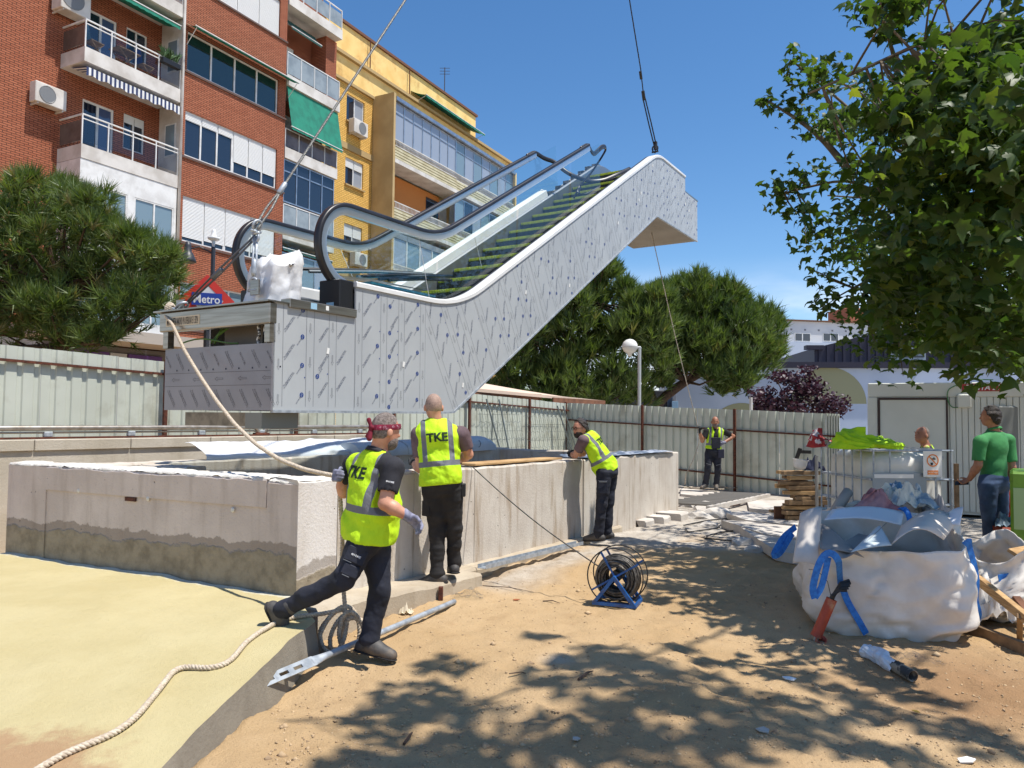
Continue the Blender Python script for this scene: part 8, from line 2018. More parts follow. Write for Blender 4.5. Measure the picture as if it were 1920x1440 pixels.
# ---- blurred passing things by the cabin end of the hoarding
sh = P(1928, 870, 13.0) * V3(1, 1, 0); o = MB(FR(sh)).bbox((-.5, 0, 0), (2, .1, 1.95), .02).build('grey_screen', M('screen_grey', srgb(120, 122, 118), .7)); tag(o, 'grey screen panel closing the gap beyond the green machine', 'screen')
# ================================================================== people
class Field:
 """signed distance field on a grid; prims are blended with a smooth minimum"""
 def __init__(s, lo, hi, h):
  s.h = h; s.lo = np.asarray(lo, float); n = np.ceil((np.asarray(hi) - s.lo) / h).astype(int) + 1
  s.ax = [s.lo[i] + h * np.arange(n[i]) for i in range(3)]; s.f = np.full(n, 0.12, np.float32)
 def win(s, lo, hi, m=0.09):
  a = np.maximum(0, np.floor((np.asarray(lo) - m - s.lo) / s.h).astype(int)); b_ = np.minimum(s.f.shape, np.ceil((np.asarray(hi) + m - s.lo) / s.h).astype(int) + 1)
  sl = tuple(slice(a[i], max(a[i], b_[i])) for i in range(3))
  return sl, np.meshgrid(*[s.ax[i][sl[i]] for i in range(3)], indexing='ij', sparse=True)
 def comb(s, sl, d, k, sub=False):
  f = s.f[sl]
  if f.size == 0: return
  if sub: f[...] = np.maximum(f, -d); return
  if k <= 0: f[...] = np.minimum(f, d); return
  hh = np.clip(0.5 + 0.5 * (f - d) / k, 0, 1); f[...] = f * (1 - hh) + d * hh - k * hh * (1 - hh)
 def cap(s, p0, p1, r0, r1, k=0.02, sub=False, sq=None):
  p0, p1 = np.asarray(p0, float), np.asarray(p1, float); rm = max(r0, r1) * (1.0 if sq is None else max(1, sq[1]))
  sl, (X, Y, Z) = s.win(np.minimum(p0, p1) - rm, np.maximum(p0, p1) + rm)
  d = p1 - p0; L2 = d @ d + 1e-12; t_ = np.clip(((X - p0[0]) * d[0] + (Y - p0[1]) * d[1] + (Z - p0[2]) * d[2]) / L2, 0, 1)
  dx, dy, dz = X - p0[0] - t_ * d[0], Y - p0[1] - t_ * d[1], Z - p0[2] - t_ * d[2]
  if sq is None: q = np.sqrt(dx * dx + dy * dy + dz * dz)
  else:
   a, w = sq; c = dx * a[0] + dy * a[1] + dz * a[2]; q = np.sqrt(np.maximum(0, dx * dx + dy * dy + dz * dz - c * c + (c / w) ** 2))
  s.comb(sl, (q - (r0 + t_ * (r1 - r0))).astype(np.float32), k, sub); return s
 def ell(s, c, R, fr, k=0.02, sub=False):
  c = np.asarray(c, float); rm = max(R); sl, (X, Y, Z) = s.win(c - rm, c + rm); m_ = fr
  q = [((X - c[0]) * m_[i][0] + (Y - c[1]) * m_[i][1] + (Z - c[2]) * m_[i][2]) / R[i] for i in range(3)]
  k0 = np.sqrt(q[0] ** 2 + q[1] ** 2 + q[2] ** 2); k1 = np.sqrt((q[0] / R[0]) ** 2 + (q[1] / R[1]) ** 2 + (q[2] / R[2]) ** 2) + 1e-6
  s.comb(sl, (k0 * (k0 - 1) / k1).astype(np.float32), k, sub); return s
 def half(s, p, n):
  """keep the side the normal points away from"""
  X, Y, Z = np.meshgrid(*s.ax, indexing='ij', sparse=True); s.f = np.maximum(s.f, ((X - p[0]) * n[0] + (Y - p[1]) * n[1] + (Z - p[2]) * n[2]).astype(np.float32)); return s
 def folds(s, amp, sc, seed, axis=(0, 0, 1), stretch=0.4):
  near = np.abs(s.f) < 0.05; ii = np.argwhere(near); p = s.lo + ii * s.h; a = nrm(axis); al = (p @ a)[:, None] * a; q = (p - al) * stretch + al
  s.f[near] += (amp * (fbm(q[:, 0] * sc, q[:, 1] * sc, q[:, 2] * sc, 3, seed))).astype(np.float32); return s
 def mesh(s):
  f = s.f; sg = f < 0; n = f.shape
  cs = [(a, b_, c) for a in (0, 1) for b_ in (0, 1) for c in (0, 1)]
  cnt = sum(sg[a:n[0] - 1 + a, b_:n[1] - 1 + b_, c:n[2] - 1 + c].astype(np.int8) for a, b_, c in cs)
  act = np.argwhere((cnt > 0) & (cnt < 8)); idx = np.full((n[0] - 1, n[1] - 1, n[2] - 1), -1, np.int64); idx[tuple(act.T)] = np.arange(len(act))
  cv = np.stack([f[act[:, 0] + a, act[:, 1] + b_, act[:, 2] + c] for a, b_, c in cs], 1); co = np.array(cs, float)
  acc = np.zeros((len(act), 3)); num = np.zeros(len(act))
  for i in range(8):
   for j in range(i + 1, 8):
    if np.abs(co[i] - co[j]).sum() != 1: continue
    m_ = (cv[:, i] < 0) != (cv[:, j] < 0); t_ = np.where(m_, cv[:, i] / (cv[:, i] - cv[:, j] + 1e-12), 0)
    acc += m_[:, None] * (co[i] + t_[:, None] * (co[j] - co[i])); num += m_
  V = s.lo + (act + acc / np.maximum(1, num)[:, None]) * s.h; F = []
  for ax in range(3):
   o = [a for a in range(3) if a != ax]; A = [slice(None)] * 3; B = [slice(None)] * 3; A[ax] = slice(0, n[ax] - 1); B[ax] = slice(1, n[ax])
   for q in o: A[q] = B[q] = slice(1, n[q] - 1)
   sa, sb = sg[tuple(A)], sg[tuple(B)]; e = np.argwhere(sa != sb)
   if not len(e): continue
   inside = sa[tuple(e.T)]; e = e.copy()
   for q in o: e[:, q] += 1
   def cell(d0, d1): c = e.copy(); c[:, o[0]] += d0; c[:, o[1]] += d1; return idx[tuple(c.T)]
   q = np.stack([cell(-1, -1), cell(0, -1), cell(0, 0), cell(-1, 0)], 1)
   flip = inside if ax != 1 else ~inside
   q[~flip] = q[~flip][:, ::-1]; F.append(q)
  return V, np.concatenate(F)
def part_from(field, name, mat, parent, attr_fn=None):
 v, f = field.mesh()
 return array_mesh(name, v, f, mat, parent, smooth=True, attr=None if attr_fn is None else {'tl': attr_fn(v)})
def hand_prims(F, wr, d, side, grip, r=1.0, k=0.008, sgn=1):
 """palm and five fingers; d = direction of the hand, side = towards the thumb, grip 0 open .. 1 fist"""
 d = nrm(d); side = nrm(side - d * (side @ d)); pn = np.cross(d, side) * sgn
 kn = wr + d * 0.085
 for s_ in (-0.028, -0.009, 0.010, 0.028): F.cap(wr + d * .012 + side * s_ * .6, kn + side * s_, .015 * r, .013 * r, k)
 for s_, L_ in zip((-0.030, -0.010, 0.010, 0.029), (.058, .072, .078, .068)):
  b_ = kn + side * s_; a1 = .25 + grip * 1.1; a2 = a1 + .3 + grip * 1.0; d1 = d * math.cos(a1) + pn * math.sin(a1); d2 = d * math.cos(a2) + pn * math.sin(a2)
  m_ = b_ + d1 * L_ * .52; F.cap(b_, m_, .0105 * r, .0095 * r, k * .4); F.cap(m_, m_ + d2 * L_ * .5, .0095 * r, .008 * r, k * .4)
 b_ = wr + d * .03 + side * .028; d1 = nrm(d * .7 + side * .75 + pn * .35 * (1 + grip)); m_ = b_ + d1 * .038; F.cap(b_, m_, .013 * r, .011 * r, k); F.cap(m_, m_ + nrm(d * .9 + side * (.25 - grip * .5) + pn * .4) * .032, .011 * r, .009 * r, k * .5)
def person(label, Y0, J, face, torso_fwd, o):
 """J: joint -> (px, py, dY); builds one continuous body and its clothes"""
 j = {k: P(v[0], v[1], Y0 + v[2]) for k, v in J.items()}
 h = o.get('h', 0.0085); S = float(np.linalg.norm(j['neck'] - j['pelvis'])); W = o.get('w', 1.0)
 allp = np.array(list(j.values())); lo, hi = allp.min(0) - .2, allp.max(0) + .22
 base = V3(j['pelvis'][0], j['pelvis'][1], max(0.0, min(j['ankL'][2], j['ankR'][2]) - .09))
 root = thing('person', base, label, 'person')
 sp = nrm(j['neck'] - j['pelvis']); xa = nrm(j['shR'] - j['shL']); xa = nrm(xa - sp * (xa @ sp)); fw = np.cross(sp, xa); fw = fw if fw @ np.asarray(torso_fwd) > 0 else -fw
 face = nrm(face); hu = nrm(V3(0, 0, 1) - face * face[2]); hr = np.cross(face, hu); hf_ = (hr, face, hu); hc = j['head']; sk = o.get('skin', SKIN)
 tl = lambda v: np.stack([(v - j['pelvis']) @ xa, (v - j['pelvis']) @ fw, ((v - j['pelvis']) @ sp) / S], -1)
 lp = lambda a, b_, t_: j[a] * (1 - t_) + j[b_] * t_
 ch = lp('pelvis', 'neck', .70); ab = lp('pelvis', 'neck', .30)
 tf = (xa, fw, sp)
 # body ------------------------------------------------------------
 B = Field(lo, hi, h)
 B.ell(hc + hu * .012, (.076, .097, .108), hf_, 0); B.ell(hc + face * .030 - hu * .055, (.056, .062, .062), hf_, .03); B.ell(hc + face * .055 - hu * .078, (.030, .034, .030), hf_, .02)
 B.cap(hc + face * .090 + hu * .006, hc + face * .108 - hu * .022, .009, .014, .012); B.ell(hc + face * .086 + hu * .022, (.045, .014, .010), hf_, .01)
 B.ell(hc + face * .092 - hu * .052, (.024, .010, .008), hf_, .008)
 for s_ in (-1, 1):
  B.ell(hc + hr * s_ * .030 + face * .090 + hu * .004, (.013, .010, .008), hf_, .0, True); B.ell(hc + hr * s_ * .030 + face * .082 + hu * .004, (.012, .010, .010), hf_, .004); B.ell(hc + hr * s_ * .082 - hu * .012 - face * .006, (.012, .022, .032), hf_, .008)
 B.cap(hc - hu * .05 - face * .02, j['neck'] + sp * .01, .056, .064, .02)
 B.ell(ch, (.150 * W, .100 * W, .20), tf, .03); B.ell(ab, (.130 * W, .095 * W, .17), tf, .05); B.ell(j['pelvis'], (.150 * W, .105 * W, .13), tf, .04)
 for s_ in 'LR':
  B.cap(lp('neck', 'sh' + s_, .3), j['sh' + s_], .055, .060, .03); B.cap(j['sh' + s_], j['el' + s_], .055 * W, .042 * W, .02); B.cap(j['el' + s_], lp('el' + s_, 'wr' + s_, .35), .043 * W, .045 * W, .015); B.cap(lp('el' + s_, 'wr' + s_, .35), j['wr' + s_], .044 * W, .030, .015)
  hd, sd_, gp = o['hand' + s_]; hand_prims(B, j['wr' + s_], np.asarray(hd, float), np.asarray(sd_, float), gp, sgn=o.get('sg' + s_, 1))
  B.cap(j['hip' + s_], j['kn' + s_], .080, .055, .03); B.cap(j['kn' + s_], j['ank' + s_], .054, .038, .02); B.cap(j['ank' + s_], j['ank' + s_] + nrm(j['toe' + s_] - j['ank' + s_]) * .05, .036, .026, .02)
 part_from(B, 'body', sk, root)
 # trousers ----------------------------------------------------------
 T = Field(lo, hi, h * 1.1); T.ell(j['pelvis'] + sp * .02, (.172 * W, .132 * W, .135), tf, 0); T.ell(j['pelvis'] - fw * .055 - sp * .04, (.135, .075, .10), tf, .04)
 for s_ in 'LR':
  T.cap(j['hip' + s_] - sp * .02, j['kn' + s_], .104 * W, .074, .035); T.cap(j['kn' + s_], lp('kn' + s_, 'ank' + s_, .93), .073, .064, .02)
  e = lp('kn' + s_, 'ank' + s_, .90); T.cap(e, lp('kn' + s_, 'ank' + s_, .97), .067, .070, .01)
 for s_ in 'LR': T.folds(.0065, 15, 3, nrm(j['ank' + s_] - j['kn' + s_]), .3)
 for s_ in 'LR':
  kd_ = nrm(j['ank' + s_] - j['kn' + s_]);
 part_from(T, 'trousers', o.get('trousers', TROUS), root)
 # boots ---------------------------------------------------------------
 for s_ in 'LR':
  a, t_ = j['ank' + s_], j['toe' + s_]; shin = nrm(j['ank' + s_] - j['kn' + s_]); d = nrm(t_ - a); d = nrm(d - shin * (d @ shin) * .55); dn = nrm(shin - d * (shin @ d)); sd_ = np.cross(d, dn)
  F = Field(np.minimum(a, t_) - .2, np.maximum(a, t_) + .2, h * .8); hl = a - d * .045 + dn * .045; tp = a + d * .175 + dn * .055
  F.cap(a - shin * .08, a + dn * .01, .058, .056, .02); F.cap(hl, a + d * .06 + dn * .035, .046, .048, .02); F.cap(a + d * .05 + dn * .030, tp, .050, .042, .03); F.half(a + dn * .078, dn); bo = part_from(F, 'boot', o.get('boots', BOOT), root)
  G_ = Field(np.minimum(a, t_) - .2, np.maximum(a, t_) + .2, h * .8); G_.cap(hl + dn * .03, tp + dn * .022, .050, .047, 0, sq=(dn, .26)); part_from(G_, 'sole', SOLE, bo)
 # shirt ------------------------------------------------------------------
 H = Field(lo, hi, h * 1.1); H.ell(ch, (.172 * W, .122 * W, .215), tf, 0); H.ell(ab, (.152 * W, .120 * W, .19), tf, .05); H.ell(lp('pelvis', 'neck', .06), (.165 * W, .125 * W, .12), tf, .04)
 slv = o.get('sleeve', .62)
 for s_ in 'LR':
  H.cap(lp('neck', 'sh' + s_, .35) - sp * .01, j['sh' + s_], .062, .072, .03); e = lp('sh' + s_, 'el' + s_, slv); H.cap(j['sh' + s_], e, .072 * W, .066 * W, .02)
 for s_ in 'LR':
  e = lp('sh' + s_, 'el' + s_, slv); dd = nrm(j['el' + s_] - j['sh' + s_]); H.cap(e + dd * .058, e + dd * .11, .075, .075, 0, True)
 H.cap(j['neck'] + sp * .045 + fw * .015, hc, .058, .06, 0, True); H.folds(.004, 9, 5, sp, .6)
 part_from(H, 'shirt', o['shirt'], root)
 if o.get('collar'):
  n0 = j['neck'] + sp * .02; pts = [n0 + (xa * math.cos(a) * .068 + fw * math.sin(a) * .070) + sp * (.018 - .022 * math.sin(a)) for a in np.linspace(math.pi * .62, math.pi * 2.38, 18)]
  mb = MB(); v = []
  for p in pts: v += [p + sp * .010, p - sp * .024 + nrm(p - n0) * .018]
  mb.add(v, [(2 * i, 2 * i + 2, 2 * i + 3, 2 * i + 1) for i in range(len(pts) - 1)]); ob = mb.build('collar', o['shirt'], root, smooth=True); mo = ob.modifiers.new('t', 'SOLIDIFY'); mo.thickness = .006
 # vest ---------------------------------------------------------------------
 if o.get('vest'):
  Vv = Field(lo, hi, h); fl = o.get('flare', 1.0); Vv.ell(ch + sp * .01, (.188 * W, .138 * W, .225), tf, 0); Vv.ell(ab, (.172 * W * fl, .142 * W * fl, .20), tf, .06); Vv.ell(lp('pelvis', 'neck', .02), (.182 * W * fl, .150 * W * fl, .17), tf, .06)
  for s_ in 'LR': Vv.cap(lp('neck', 'sh' + s_, .2), lp('neck', 'sh' + s_, .80), .072, .076, .03)
  Vv.folds(.019 if not o.get('open') else .006, 8, 11, nrm(sp + xa * .5), .3); Vv.folds(.007, 22, 12, xa, .5)
  for s_ in 'LR':
   d = nrm(j['el' + s_] - j['sh' + s_]); out = xa * (1 if s_ == 'R' else -1); p0 = j['sh' + s_] + out * .040 - sp * .0
   Vv.cap(p0 + sp * .06 + out * .02, p0 - sp * .13 + out * .03, .050, .072, 0, True); Vv.cap(j['sh' + s_] + d * .07 + out * .01, j['el' + s_], .074, .09, 0, True)
  Vv.cap(j['neck'] + sp * .05, hc, .072, .07, 0, True); Vv.cap(j['neck'] + fw * .09 + sp * .05, j['neck'] + fw * .16 - sp * .12, .075, .02, 0, True); Vv.half(lp('pelvis', 'neck', o.get('hem', -.06)), nrm(-sp + fw * o.get('hemtilt', 0.0)))
  if o.get('open'):
   Vv.cap(j['neck'] + fw * .20 + sp * .05, j['pelvis'] + fw * .22 - sp * .2, .10, .12, 0, True)
  vo = part_from(Vv, 'vest', VEST, root, tl)
  if o.get('logo'):
   from mathutils.bvhtree import BVHTree
   me = vo.data; og = np.array(vo['_o']); bv = BVHTree.FromPolygons([tuple(v.co) for v in me.vertices], [tuple(p.vertices) for p in me.polygons])
   v, f = text_tris('TKE', 1, .035); bm_ = bmesh.new(); vs__ = [bm_.verts.new((a[0] * o['logo'] / 1.9, a[1] * o['logo'] / 1.9, 0)) for a in v]
   for q in f:
    try: bm_.faces.new([vs__[i] for i in q])
    except ValueError: pass
   bmesh.ops.triangulate(bm_, faces=bm_.faces); bmesh.ops.subdivide_edges(bm_, edges=[e for e in bm_.edges if e.calc_length() > .012], cuts=2, use_grid_fill=True); bm_.verts.index_update()
   lc = lp('pelvis', 'neck', .78) + xa * o.get('logo_dx', 0); mb = MB(); pts = []
   for q in bm_.verts:
    p = lc + xa * q.co[0] + sp * q.co[1] - fw * .5; hit = bv.ray_cast(Vector((p - og).tolist()), Vector(fw.tolist()), 1.0); pts.append((np.array(hit[0]) + og - fw * .005) if hit[0] else lc - fw * .15)
   mb.raw(pts, [[x.index for x in p.verts] for p in bm_.faces]); bm_.free(); mb.build('vest_logo', BLACKINK, vo)
 # gloves, hair, face ----------------------------------------------------------
 for s_ in 'LR':
  if o.get('glove' + s_):
   hd, sd_, gp = o['hand' + s_]; w = j['wr' + s_]; F = Field(w - .26, w + .26, h * .75); hand_prims(F, w, np.asarray(hd, float), np.asarray(sd_, float), gp, 1.28, sgn=o.get('sg' + s_, 1)); F.cap(w - nrm(np.asarray(hd, float)) * .03, w + nrm(np.asarray(hd, float)) * .02, .036, .034, .01); part_from(F, 'glove', o['glove' + s_], root)
 if o.get('hair'):
  m_, th, cut = o['hair']; F = Field(hc - .2, hc + .2, .006); F.ell(hc + hu * .014 - face * .002, (.076 + th, .097 + th, .108 + th), hf_, 0)
  if o.get('nape'): F.cap(hc - face * .055 - hu * .045, hc - face * .045 - hu * .075, .055, .05, .03)
  F.half(hc + face * cut + hu * .06, nrm(face * .85 - hu * o.get('hairslope', .55))); F.half(hc - hu * o.get('hairlow', .05), nrm(-hu + face * .25));
  if th > .008: F.folds(.012, 30, 9)
  part_from(F, 'hair', m_, root)
 for s_ in (-1, 1):
  mb = MB(FR(hc + hr * s_ * .030 + face * .0895 + hu * .005, hr, hu, face)); mb.lathe([(0, .004), (.0045, .003), (.007, 0)], 8); mb.build('eye', M('eye_dark', srgb(46, 36, 32), .3), root)
  mb = MB(FR(hc + hr * s_ * .030 + face * .098 + hu * .026, hr, hu, face)); mb.box((-.017, -.003, -.004), (.017, .004, .003)); mb.build('eyebrow', o.get('brow', HAIRD), root)
 MB(FR(hc + face * .100 - hu * .052, hr, hu, face)).box((-.020, -.0022, -.004), (.020, .0022, .003)).build('mouth', M('lips', srgb(140, 78, 70), .5), root)
 if o.get('beard'):
  F = Field(hc - .2, hc + .2, .006); F.ell(hc + face * .034 - hu * .062, (.064, .068, .066), hf_, 0); F.ell(hc + face * .060 - hu * .088, (.036, .038, .034), hf_, .02); F.half(hc - hu * .040, hu); F.half(hc - face * .01, -face); F.ell(hc + face * .105 - hu * .050, (.024, .02, .010), hf_, 0, True); part_from(F, 'beard', o['beard'], root)
 return root, j, dict(sp=sp, xa=xa, fw=fw, hc=hc, hu=hu, hr=hr, face=face)
fwd = V3(.75, .65, 0)
man1, j1, a1 = person('man in fluorescent vest and burgundy headscarf striding beside the wall, rope in hand', 5.18,
 dict(head=(722, 808, 0), neck=(708, 856, 0), pelvis=(694, 996, 0), shR=(737, 878, -.15), shL=(664, 872, .15), elR=(722, 944, -.22), wrR=(764, 968, -.20), elL=(645, 922, .14), wrL=(640, 893, 0.10),
   hipL=(704, 1004, .06), hipR=(686, 1004, -.08), knL=(712, 1104, .03), ankL=(692, 1202, .02), toeL=(742, 1214, -.03), knR=(648, 1082, -.14), ankR=(527, 1146, -.02), toeR=(541, 1186, 0)),
 (.78, .62, -.12), fwd, dict(shirt=POLO_B, collar=True, vest=True, flare=1.14, hem=-.13, logo=.14, logo_dx=-.035, handR=((.80, 0, -.6), (.3, -.5, .8), .35), handL=((-.25, -.65, .1), (.1, .1, 1), .85), gloveR=GLOVE, gloveL=GLOVE, hair=(HAIRG, .006, .045), beard=HAIRG, brow=HAIRG, hairlow=.07, sgL=-1, w=1.04))
mb = MB(); hc, hu, hr, fc = a1['hc'], a1['hu'], a1['hr'], a1['face']; tilt = nrm(hu + fc * .12); n = 30; v = []
for i in range(n):
 a = 2 * math.pi * i / n; d = hr * math.cos(a) * .084 + fc * math.sin(a) * .106; c = hc + hu * (.026 + .016 * math.sin(a)) + d; v += [c - hu * .018 + nrm(d) * .001, c + nrm(d) * .006, c + hu * .020]
mb.add(v, [(i * 3 + k, ((i + 1) % n) * 3 + k, ((i + 1) % n) * 3 + k + 1, i * 3 + k + 1) for i in range(n) for k in range(2)]); kc = hc + hu * .01 - fc * .112 + hr * .01
ob = mb.build('headscarf', BANDANA, man1, smooth=True)
F = Field(kc - .15, kc + .15, .005); F.cap(kc - hr * .012, kc + hr * .012, .015, .015, .01); F.cap(kc, kc + hu * .05 - fc * .015 - hr * .02, .010, .016, .008); F.cap(kc, kc - hu * .075 - fc * .01 + hr * .01, .011, .019, .008); F.cap(kc, kc - hu * .06 - fc * .012 - hr * .02, .009, .014, .008); part_from(F, 'scarf_knot', M('burgundy_cloth', srgb(112, 16, 40), .85), man1)
def patch(root, p, ax, ay, w, hgt, mat, name, txt=None, tm=None, sc=1.0, th=.014):
 n_ = np.cross(ax, ay); n_ = n_ if n_ @ (CAM_C - p) > 0 else -n_; ax = ax if np.cross(ax, ay) @ n_ > 0 else -ax
 ob = MB(FR(p, ax, ay, n_)).bbox((-w / 2, -hgt / 2, -.02), (w / 2, hgt / 2, th), .006).build(name, mat, root)
 if txt: v, f = text_tris(txt, 1, .02); k = w * sc / np.ptp(v[:, 0]); MB(FR(p + n_ * (th + .003), ax, ay, n_)).add([(a[0] * k, a[1] * k, 0) for a in v], f).build('lettering', tm or WHITEINK, ob)
 return ob
td = nrm(j1['knR'] - j1['hipR']); pc = j1['hipR'] * .42 + j1['knR'] * .58; vd = nrm(CAM_C - pc); nx_ = nrm(np.cross(td, vd)); out_ = nrm(vd - td * (vd @ td)); pp_ = pc + out_ * .078
tx_ = nx_ if nx_[0] > 0 else -nx_
patch(man1, pp_ - td * .03, tx_, -td, .135, .10, TROUS, 'pocket_flap', '4HOME', WHITEINK, .5)
patch(man1, pp_ + td * .07 + tx_ * .01, tx_, -td, .11, .075, TROUS, 'thigh_pocket')
MB(FR(pp_ + td * .022 - tx_ * .02, tx_, -td, out_)).box((-.045, -.002, .012), (.012, .002, .017)).build('reflective_piping', REFL, man1); MB(FR(pp_ + td * .11, tx_, -td, out_)).box((-.03, -.0025, .012), (.02, .0025, .017)).build('reflective_piping', REFL, man1)
sdir = nrm(j1['elR'] - j1['shR']); sc_ = j1['shR'] * .55 + j1['elR'] * .45; vd = nrm(CAM_C - sc_); ou = nrm(vd - sdir * (vd @ sdir)); sx2 = nrm(np.cross(-sdir, ou)); v, f = text_tris('4HOME', 1, .02); k = .055 / np.ptp(v[:, 0]); MB(FR(sc_ + ou * .079, sx2, -sdir, ou)).add([(a[0] * k, a[1] * k, 0) for a in v], f).build('sleeve_logo', WHITEINK, man1)
Y2 = px_o(822, .30)[1]
man2, j2, a2 = person('shaven headed man in fluorescent vest seen from behind, standing on the footing at the wall', Y2,
 dict(head=(813, 763, .03), neck=(819, 799, .02), pelvis=(827, 903, -.02), shR=(865, 815, .02), shL=(786, 815, 0), elL=(789, 878, .02), wrL=(776, 868, .24), elR=(878, 852, .10), wrR=(858, 864, .34),
   hipL=(812, 912, -.02), hipR=(846, 912, 0), knL=(820, 992, .03), ankL=(820, 1078, .0), toeL=(787, 1090, .03), knR=(852, 985, .05), ankR=(851, 1058, .10), toeR=(846, 1068, .26)),
 (-.22, .96, -.12), (-.1, 1, 0), dict(shirt=TEE_M, vest=True, flare=1.02, hem=-.06, logo=.145, trousers=TROUSB, handL=((-.2, .9, -.1), (.9, .2, .1), .3), handR=((-.5, .8, 0), (-.6, -.4, .5), .3), gloveL=GLOVEK, gloveR=GLOVEK, hair=(HAIRS, .003, .055), sgL=-1, w=1.10))
pc = (j2['hipL'] * .5 + j2['knL'] * .5); patch(man2, pc + V3(-.075, -.06, 0), nrm([.75, -.65, 0]), V3(0, 0, 1), .10, .14, TROUSB, 'thigh_pocket')
tr_m = M('radio_black', srgb(30, 30, 32), .5); MB(FR(j2['hipR'] + V3(.11, -.02, -.02))).bbox((-.015, -.03, -.07), (.025, .03, .05), .006).build('belt_pouch', tr_m, man2)
Y3 = px_o(1128, .36)[1]
man3, j3, a3 = person('bespectacled dark haired man in fluorescent vest leaning on the wall with folded arms', Y3,
 dict(head=(1088, 803, -.06), neck=(1103, 821, .0), pelvis=(1137, 880, 0), shL=(1094, 826, -.18), shR=(1110, 820, .16), elL=(1079, 853, -.06), wrL=(1072, 852, .16), elR=(1093, 850, .26), wrR=(1078, 852, .18),
   hipL=(1132, 886, -.09), hipR=(1142, 885, .09), knL=(1128, 944, -.10), ankL=(1122, 1002, -.07), toeL=(1100, 1008, .0), knR=(1141, 944, .09), ankR=(1139, 998, .10), toeR=(1119, 1004, .16)),
 (-.80, -.58, -.10), (-.86, .5, -.3), dict(shirt=TEE_M, vest=True, flare=1.04, hem=-.10, logo=.14, handL=((-.3, .9, .0), (-.5, 0, .8), .5), handR=((-.4, -.9, 0), (.3, 0, .9), .5), gloveL=GLOVEK, gloveR=GLOVEK, hair=(HAIRD, .017, .035), beard=HAIRD, nape=True, h=.009))
mb = MB(); hc, hu, hr, fc = a3['hc'], a3['hu'], a3['hr'], a3['face']
for s_ in (-1, 1): mb.tube([hc + hr * (s_ * .032 + .022 * math.cos(a)) + fc * .106 + hu * (.004 + .017 * math.sin(a)) for a in np.linspace(0, 2 * math.pi, 14, endpoint=False)], .0032, 4, closed=True); mb.tube([hc + hr * s_ * .054 + fc * .104 + hu * .008, hc + hr * s_ * .082 + hu * .008], .003, 4)
mb.tube([hc + hr * .012 + fc * .112 + hu * .008, hc - hr * .012 + fc * .112 + hu * .008], .003, 4); ob = mb.build('glasses', BLACKP, man3); tag(ob, 'black framed glasses')
pc = (j3['hipL'] * .55 + j3['knL'] * .45); patch(man3, pc + V3(-.01, -.09, 0), V3(1, -.1, 0), V3(0, 0, 1), .13, .17, TROUS, 'thigh_pocket'); MB(FR(pc + V3(-.01, -.112, .07))).box((-.05, -.006, -.006), (.05, .0, .006)).build('reflective_piping', REFL, man3)
man4, j4, a4 = person('bald bearded man in open vest and dark overalls holding the cord by the hoarding', 17.2,
 dict(head=(1341, 791, -.03), neck=(1341, 806, 0), pelvis=(1337, 847, 0), shR=(1325, 809, 0), shL=(1357, 809, 0), elR=(1317, 827, -.05), wrR=(1311, 808, -.18), elL=(1375, 818, .10), wrL=(1357, 830, -.05),
   hipR=(1330, 850, 0), hipL=(1344, 850, 0), knR=(1327, 879, -.06), ankR=(1323, 907, .02), toeR=(1314, 911, -.16), knL=(1346, 880, -.03), ankL=(1343, 908, .04), toeL=(1344, 912, -.18)),
 (-.12, -.98, -.05), (0, -1, 0), dict(shirt=TEE_K, vest=True, flare=1.0, hem=.12, open=True, handR=((.0, -.1, 1), (.9, -.2, 0), .9), handL=((-.8, -.4, -.3), (.2, -.2, .9), .4), gloveR=GLOVEK, gloveL=GLOVE, beard=HAIRG, h=.010, trousers=TROUS, sgR=-1, skin=SKIN2))
MB(FR(j4['pelvis'] * .4 + j4['neck'] * .6 + V3(0, -.128, -.10), (1, 0, 0), (0, 0, 1), (0, -1, 0))).bbox((-.10, -.12, -.06), (.10, .13, .014), .008).build('overall_bib', TROUS, man4)
for s_ in (-1, 1): MB(FR(j4['kn' + 'RL'[s_ > 0]] + V3(0, -.085, .11), nrm([1, 0, .3 * s_]), (0, 0, 1), (0, -1, 0))).box((-.06, -.006, -.01), (.06, .006, .006)).build('reflective_piping', REFL, man4)
MB(FR(j4['hipL'] + V3(.06, -.13, .03), (1, 0, 0), (0, 0, 1), (0, -1, 0))).bbox((-.07, -.13, -.02), (.07, .07, .02), .01).build('tool_pouch', M('pouch_navy', srgb(34, 36, 56), .8), man4)
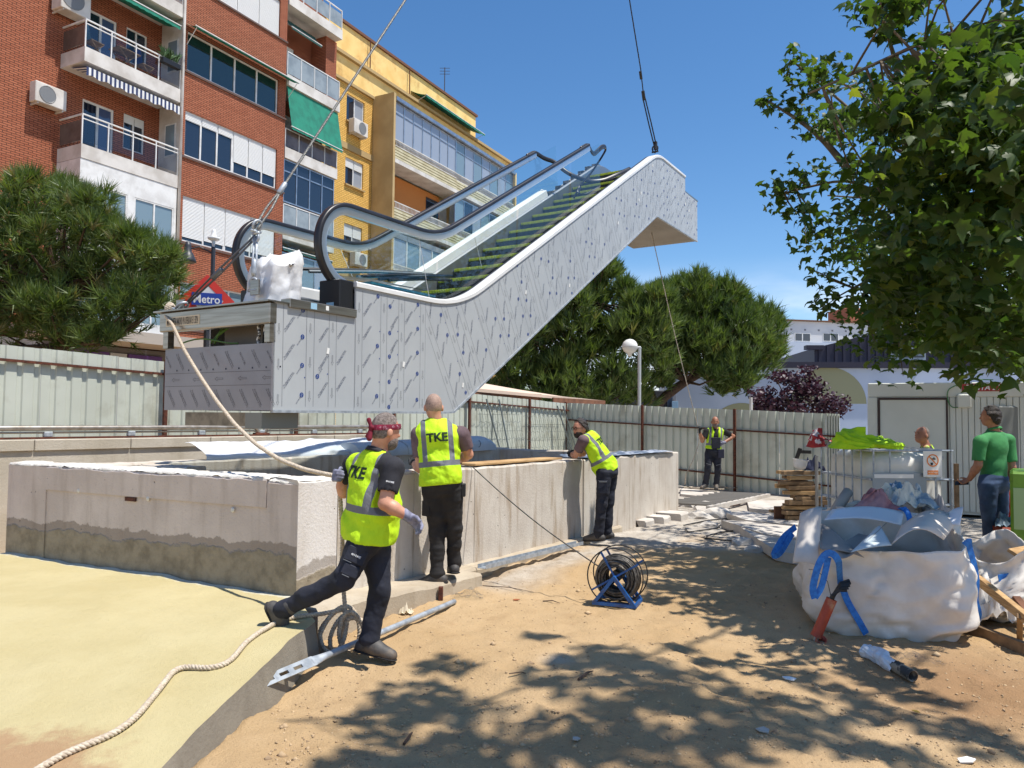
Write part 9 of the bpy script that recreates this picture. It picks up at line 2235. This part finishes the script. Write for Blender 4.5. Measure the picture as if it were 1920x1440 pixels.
man5, j5, a5 = person('older balding man in fluorescent vest half hidden behind the caged tank', 10.75,
 dict(head=(1729, 816, 0), neck=(1737, 840, .02), pelvis=(1740, 907, .05), shL=(1735, 849, -.17), shR=(1740, 848, .19), elL=(1735, 888, -.22), wrL=(1718, 905, -.2), elR=(1742, 888, .24), wrR=(1724, 906, .2),
   hipL=(1738, 912, -.08), hipR=(1742, 911, .14), knL=(1737, 962, -.08), ankL=(1740, 1006, -.06), toeL=(1724, 1010, -.06), knR=(1742, 960, .14), ankR=(1744, 1000, .16), toeR=(1728, 1006, .16)),
 (-.93, -.22, .18), (-1, 0, 0), dict(shirt=M('dark_tee', srgb(44, 44, 50), .9), vest=True, flare=1.0, hem=-.05, handL=((-.9, 0, -.3), (0, 0, 1), .5), handR=((-.9, 0, -.3), (0, 0, 1), .5), hair=(HAIRG, .004, -.005), hairslope=.2, hairlow=.06, h=.011, skin=SKIN2))
man6, j6, a6 = person('man in green polo shirt and blue jeans holding a phone in the shade', 9.3,
 dict(head=(1857, 781, 0), neck=(1864, 810, .0), pelvis=(1863, 903, 0), shL=(1838, 828, -.11), shR=(1890, 826, .11), elL=(1834, 872, -.10), wrL=(1818, 898, .02), elR=(1897, 876, .08), wrR=(1890, 912, .16),
   hipL=(1853, 908, -.06), hipR=(1874, 908, .06), knL=(1853, 968, -.05), ankL=(1856, 1026, 0), toeL=(1842, 1032, .10), knR=(1877, 968, .05), ankR=(1878, 1024, .10), toeR=(1866, 1028, .22)),
 (-.72, .66, -.02), (-.6, .8, 0), dict(shirt=POLO_G, collar=True, trousers=JEANS, boots=M('dark_shoe', srgb(36, 34, 34), .6), sleeve=.75, handL=((-.75, .3, -.5), (.4, .5, .6), .45), handR=((-.2, .3, -.9), (-.8, .3, 0), .35), hair=(HAIRD, .020, .035), nape=True, hairlow=.075, skin=SKIN2, w=1.10, sgL=-1, h=.0095))
pp_ = j6['wrL'] + nrm([-.75, .3, -.5]) * .10; ob = MB(FR(pp_, nrm([-.7, .5, -.1]), nrm([.4, .6, .5]), nrm(np.cross(nrm([-.7, .5, -.1]), nrm([.4, .6, .5]))))).bbox((-.075, -.036, -.004), (.075, .036, .006), .003).build('mobile_phone', BLACKP); tag(ob, 'black mobile phone in the hand of the green polo man', 'phone')
# ------------------------------------------------------------------ tidy helper properties
for ob in bpy.data.objects:
 for k in ('_o', '_part'):
  if k in ob: del ob[k]
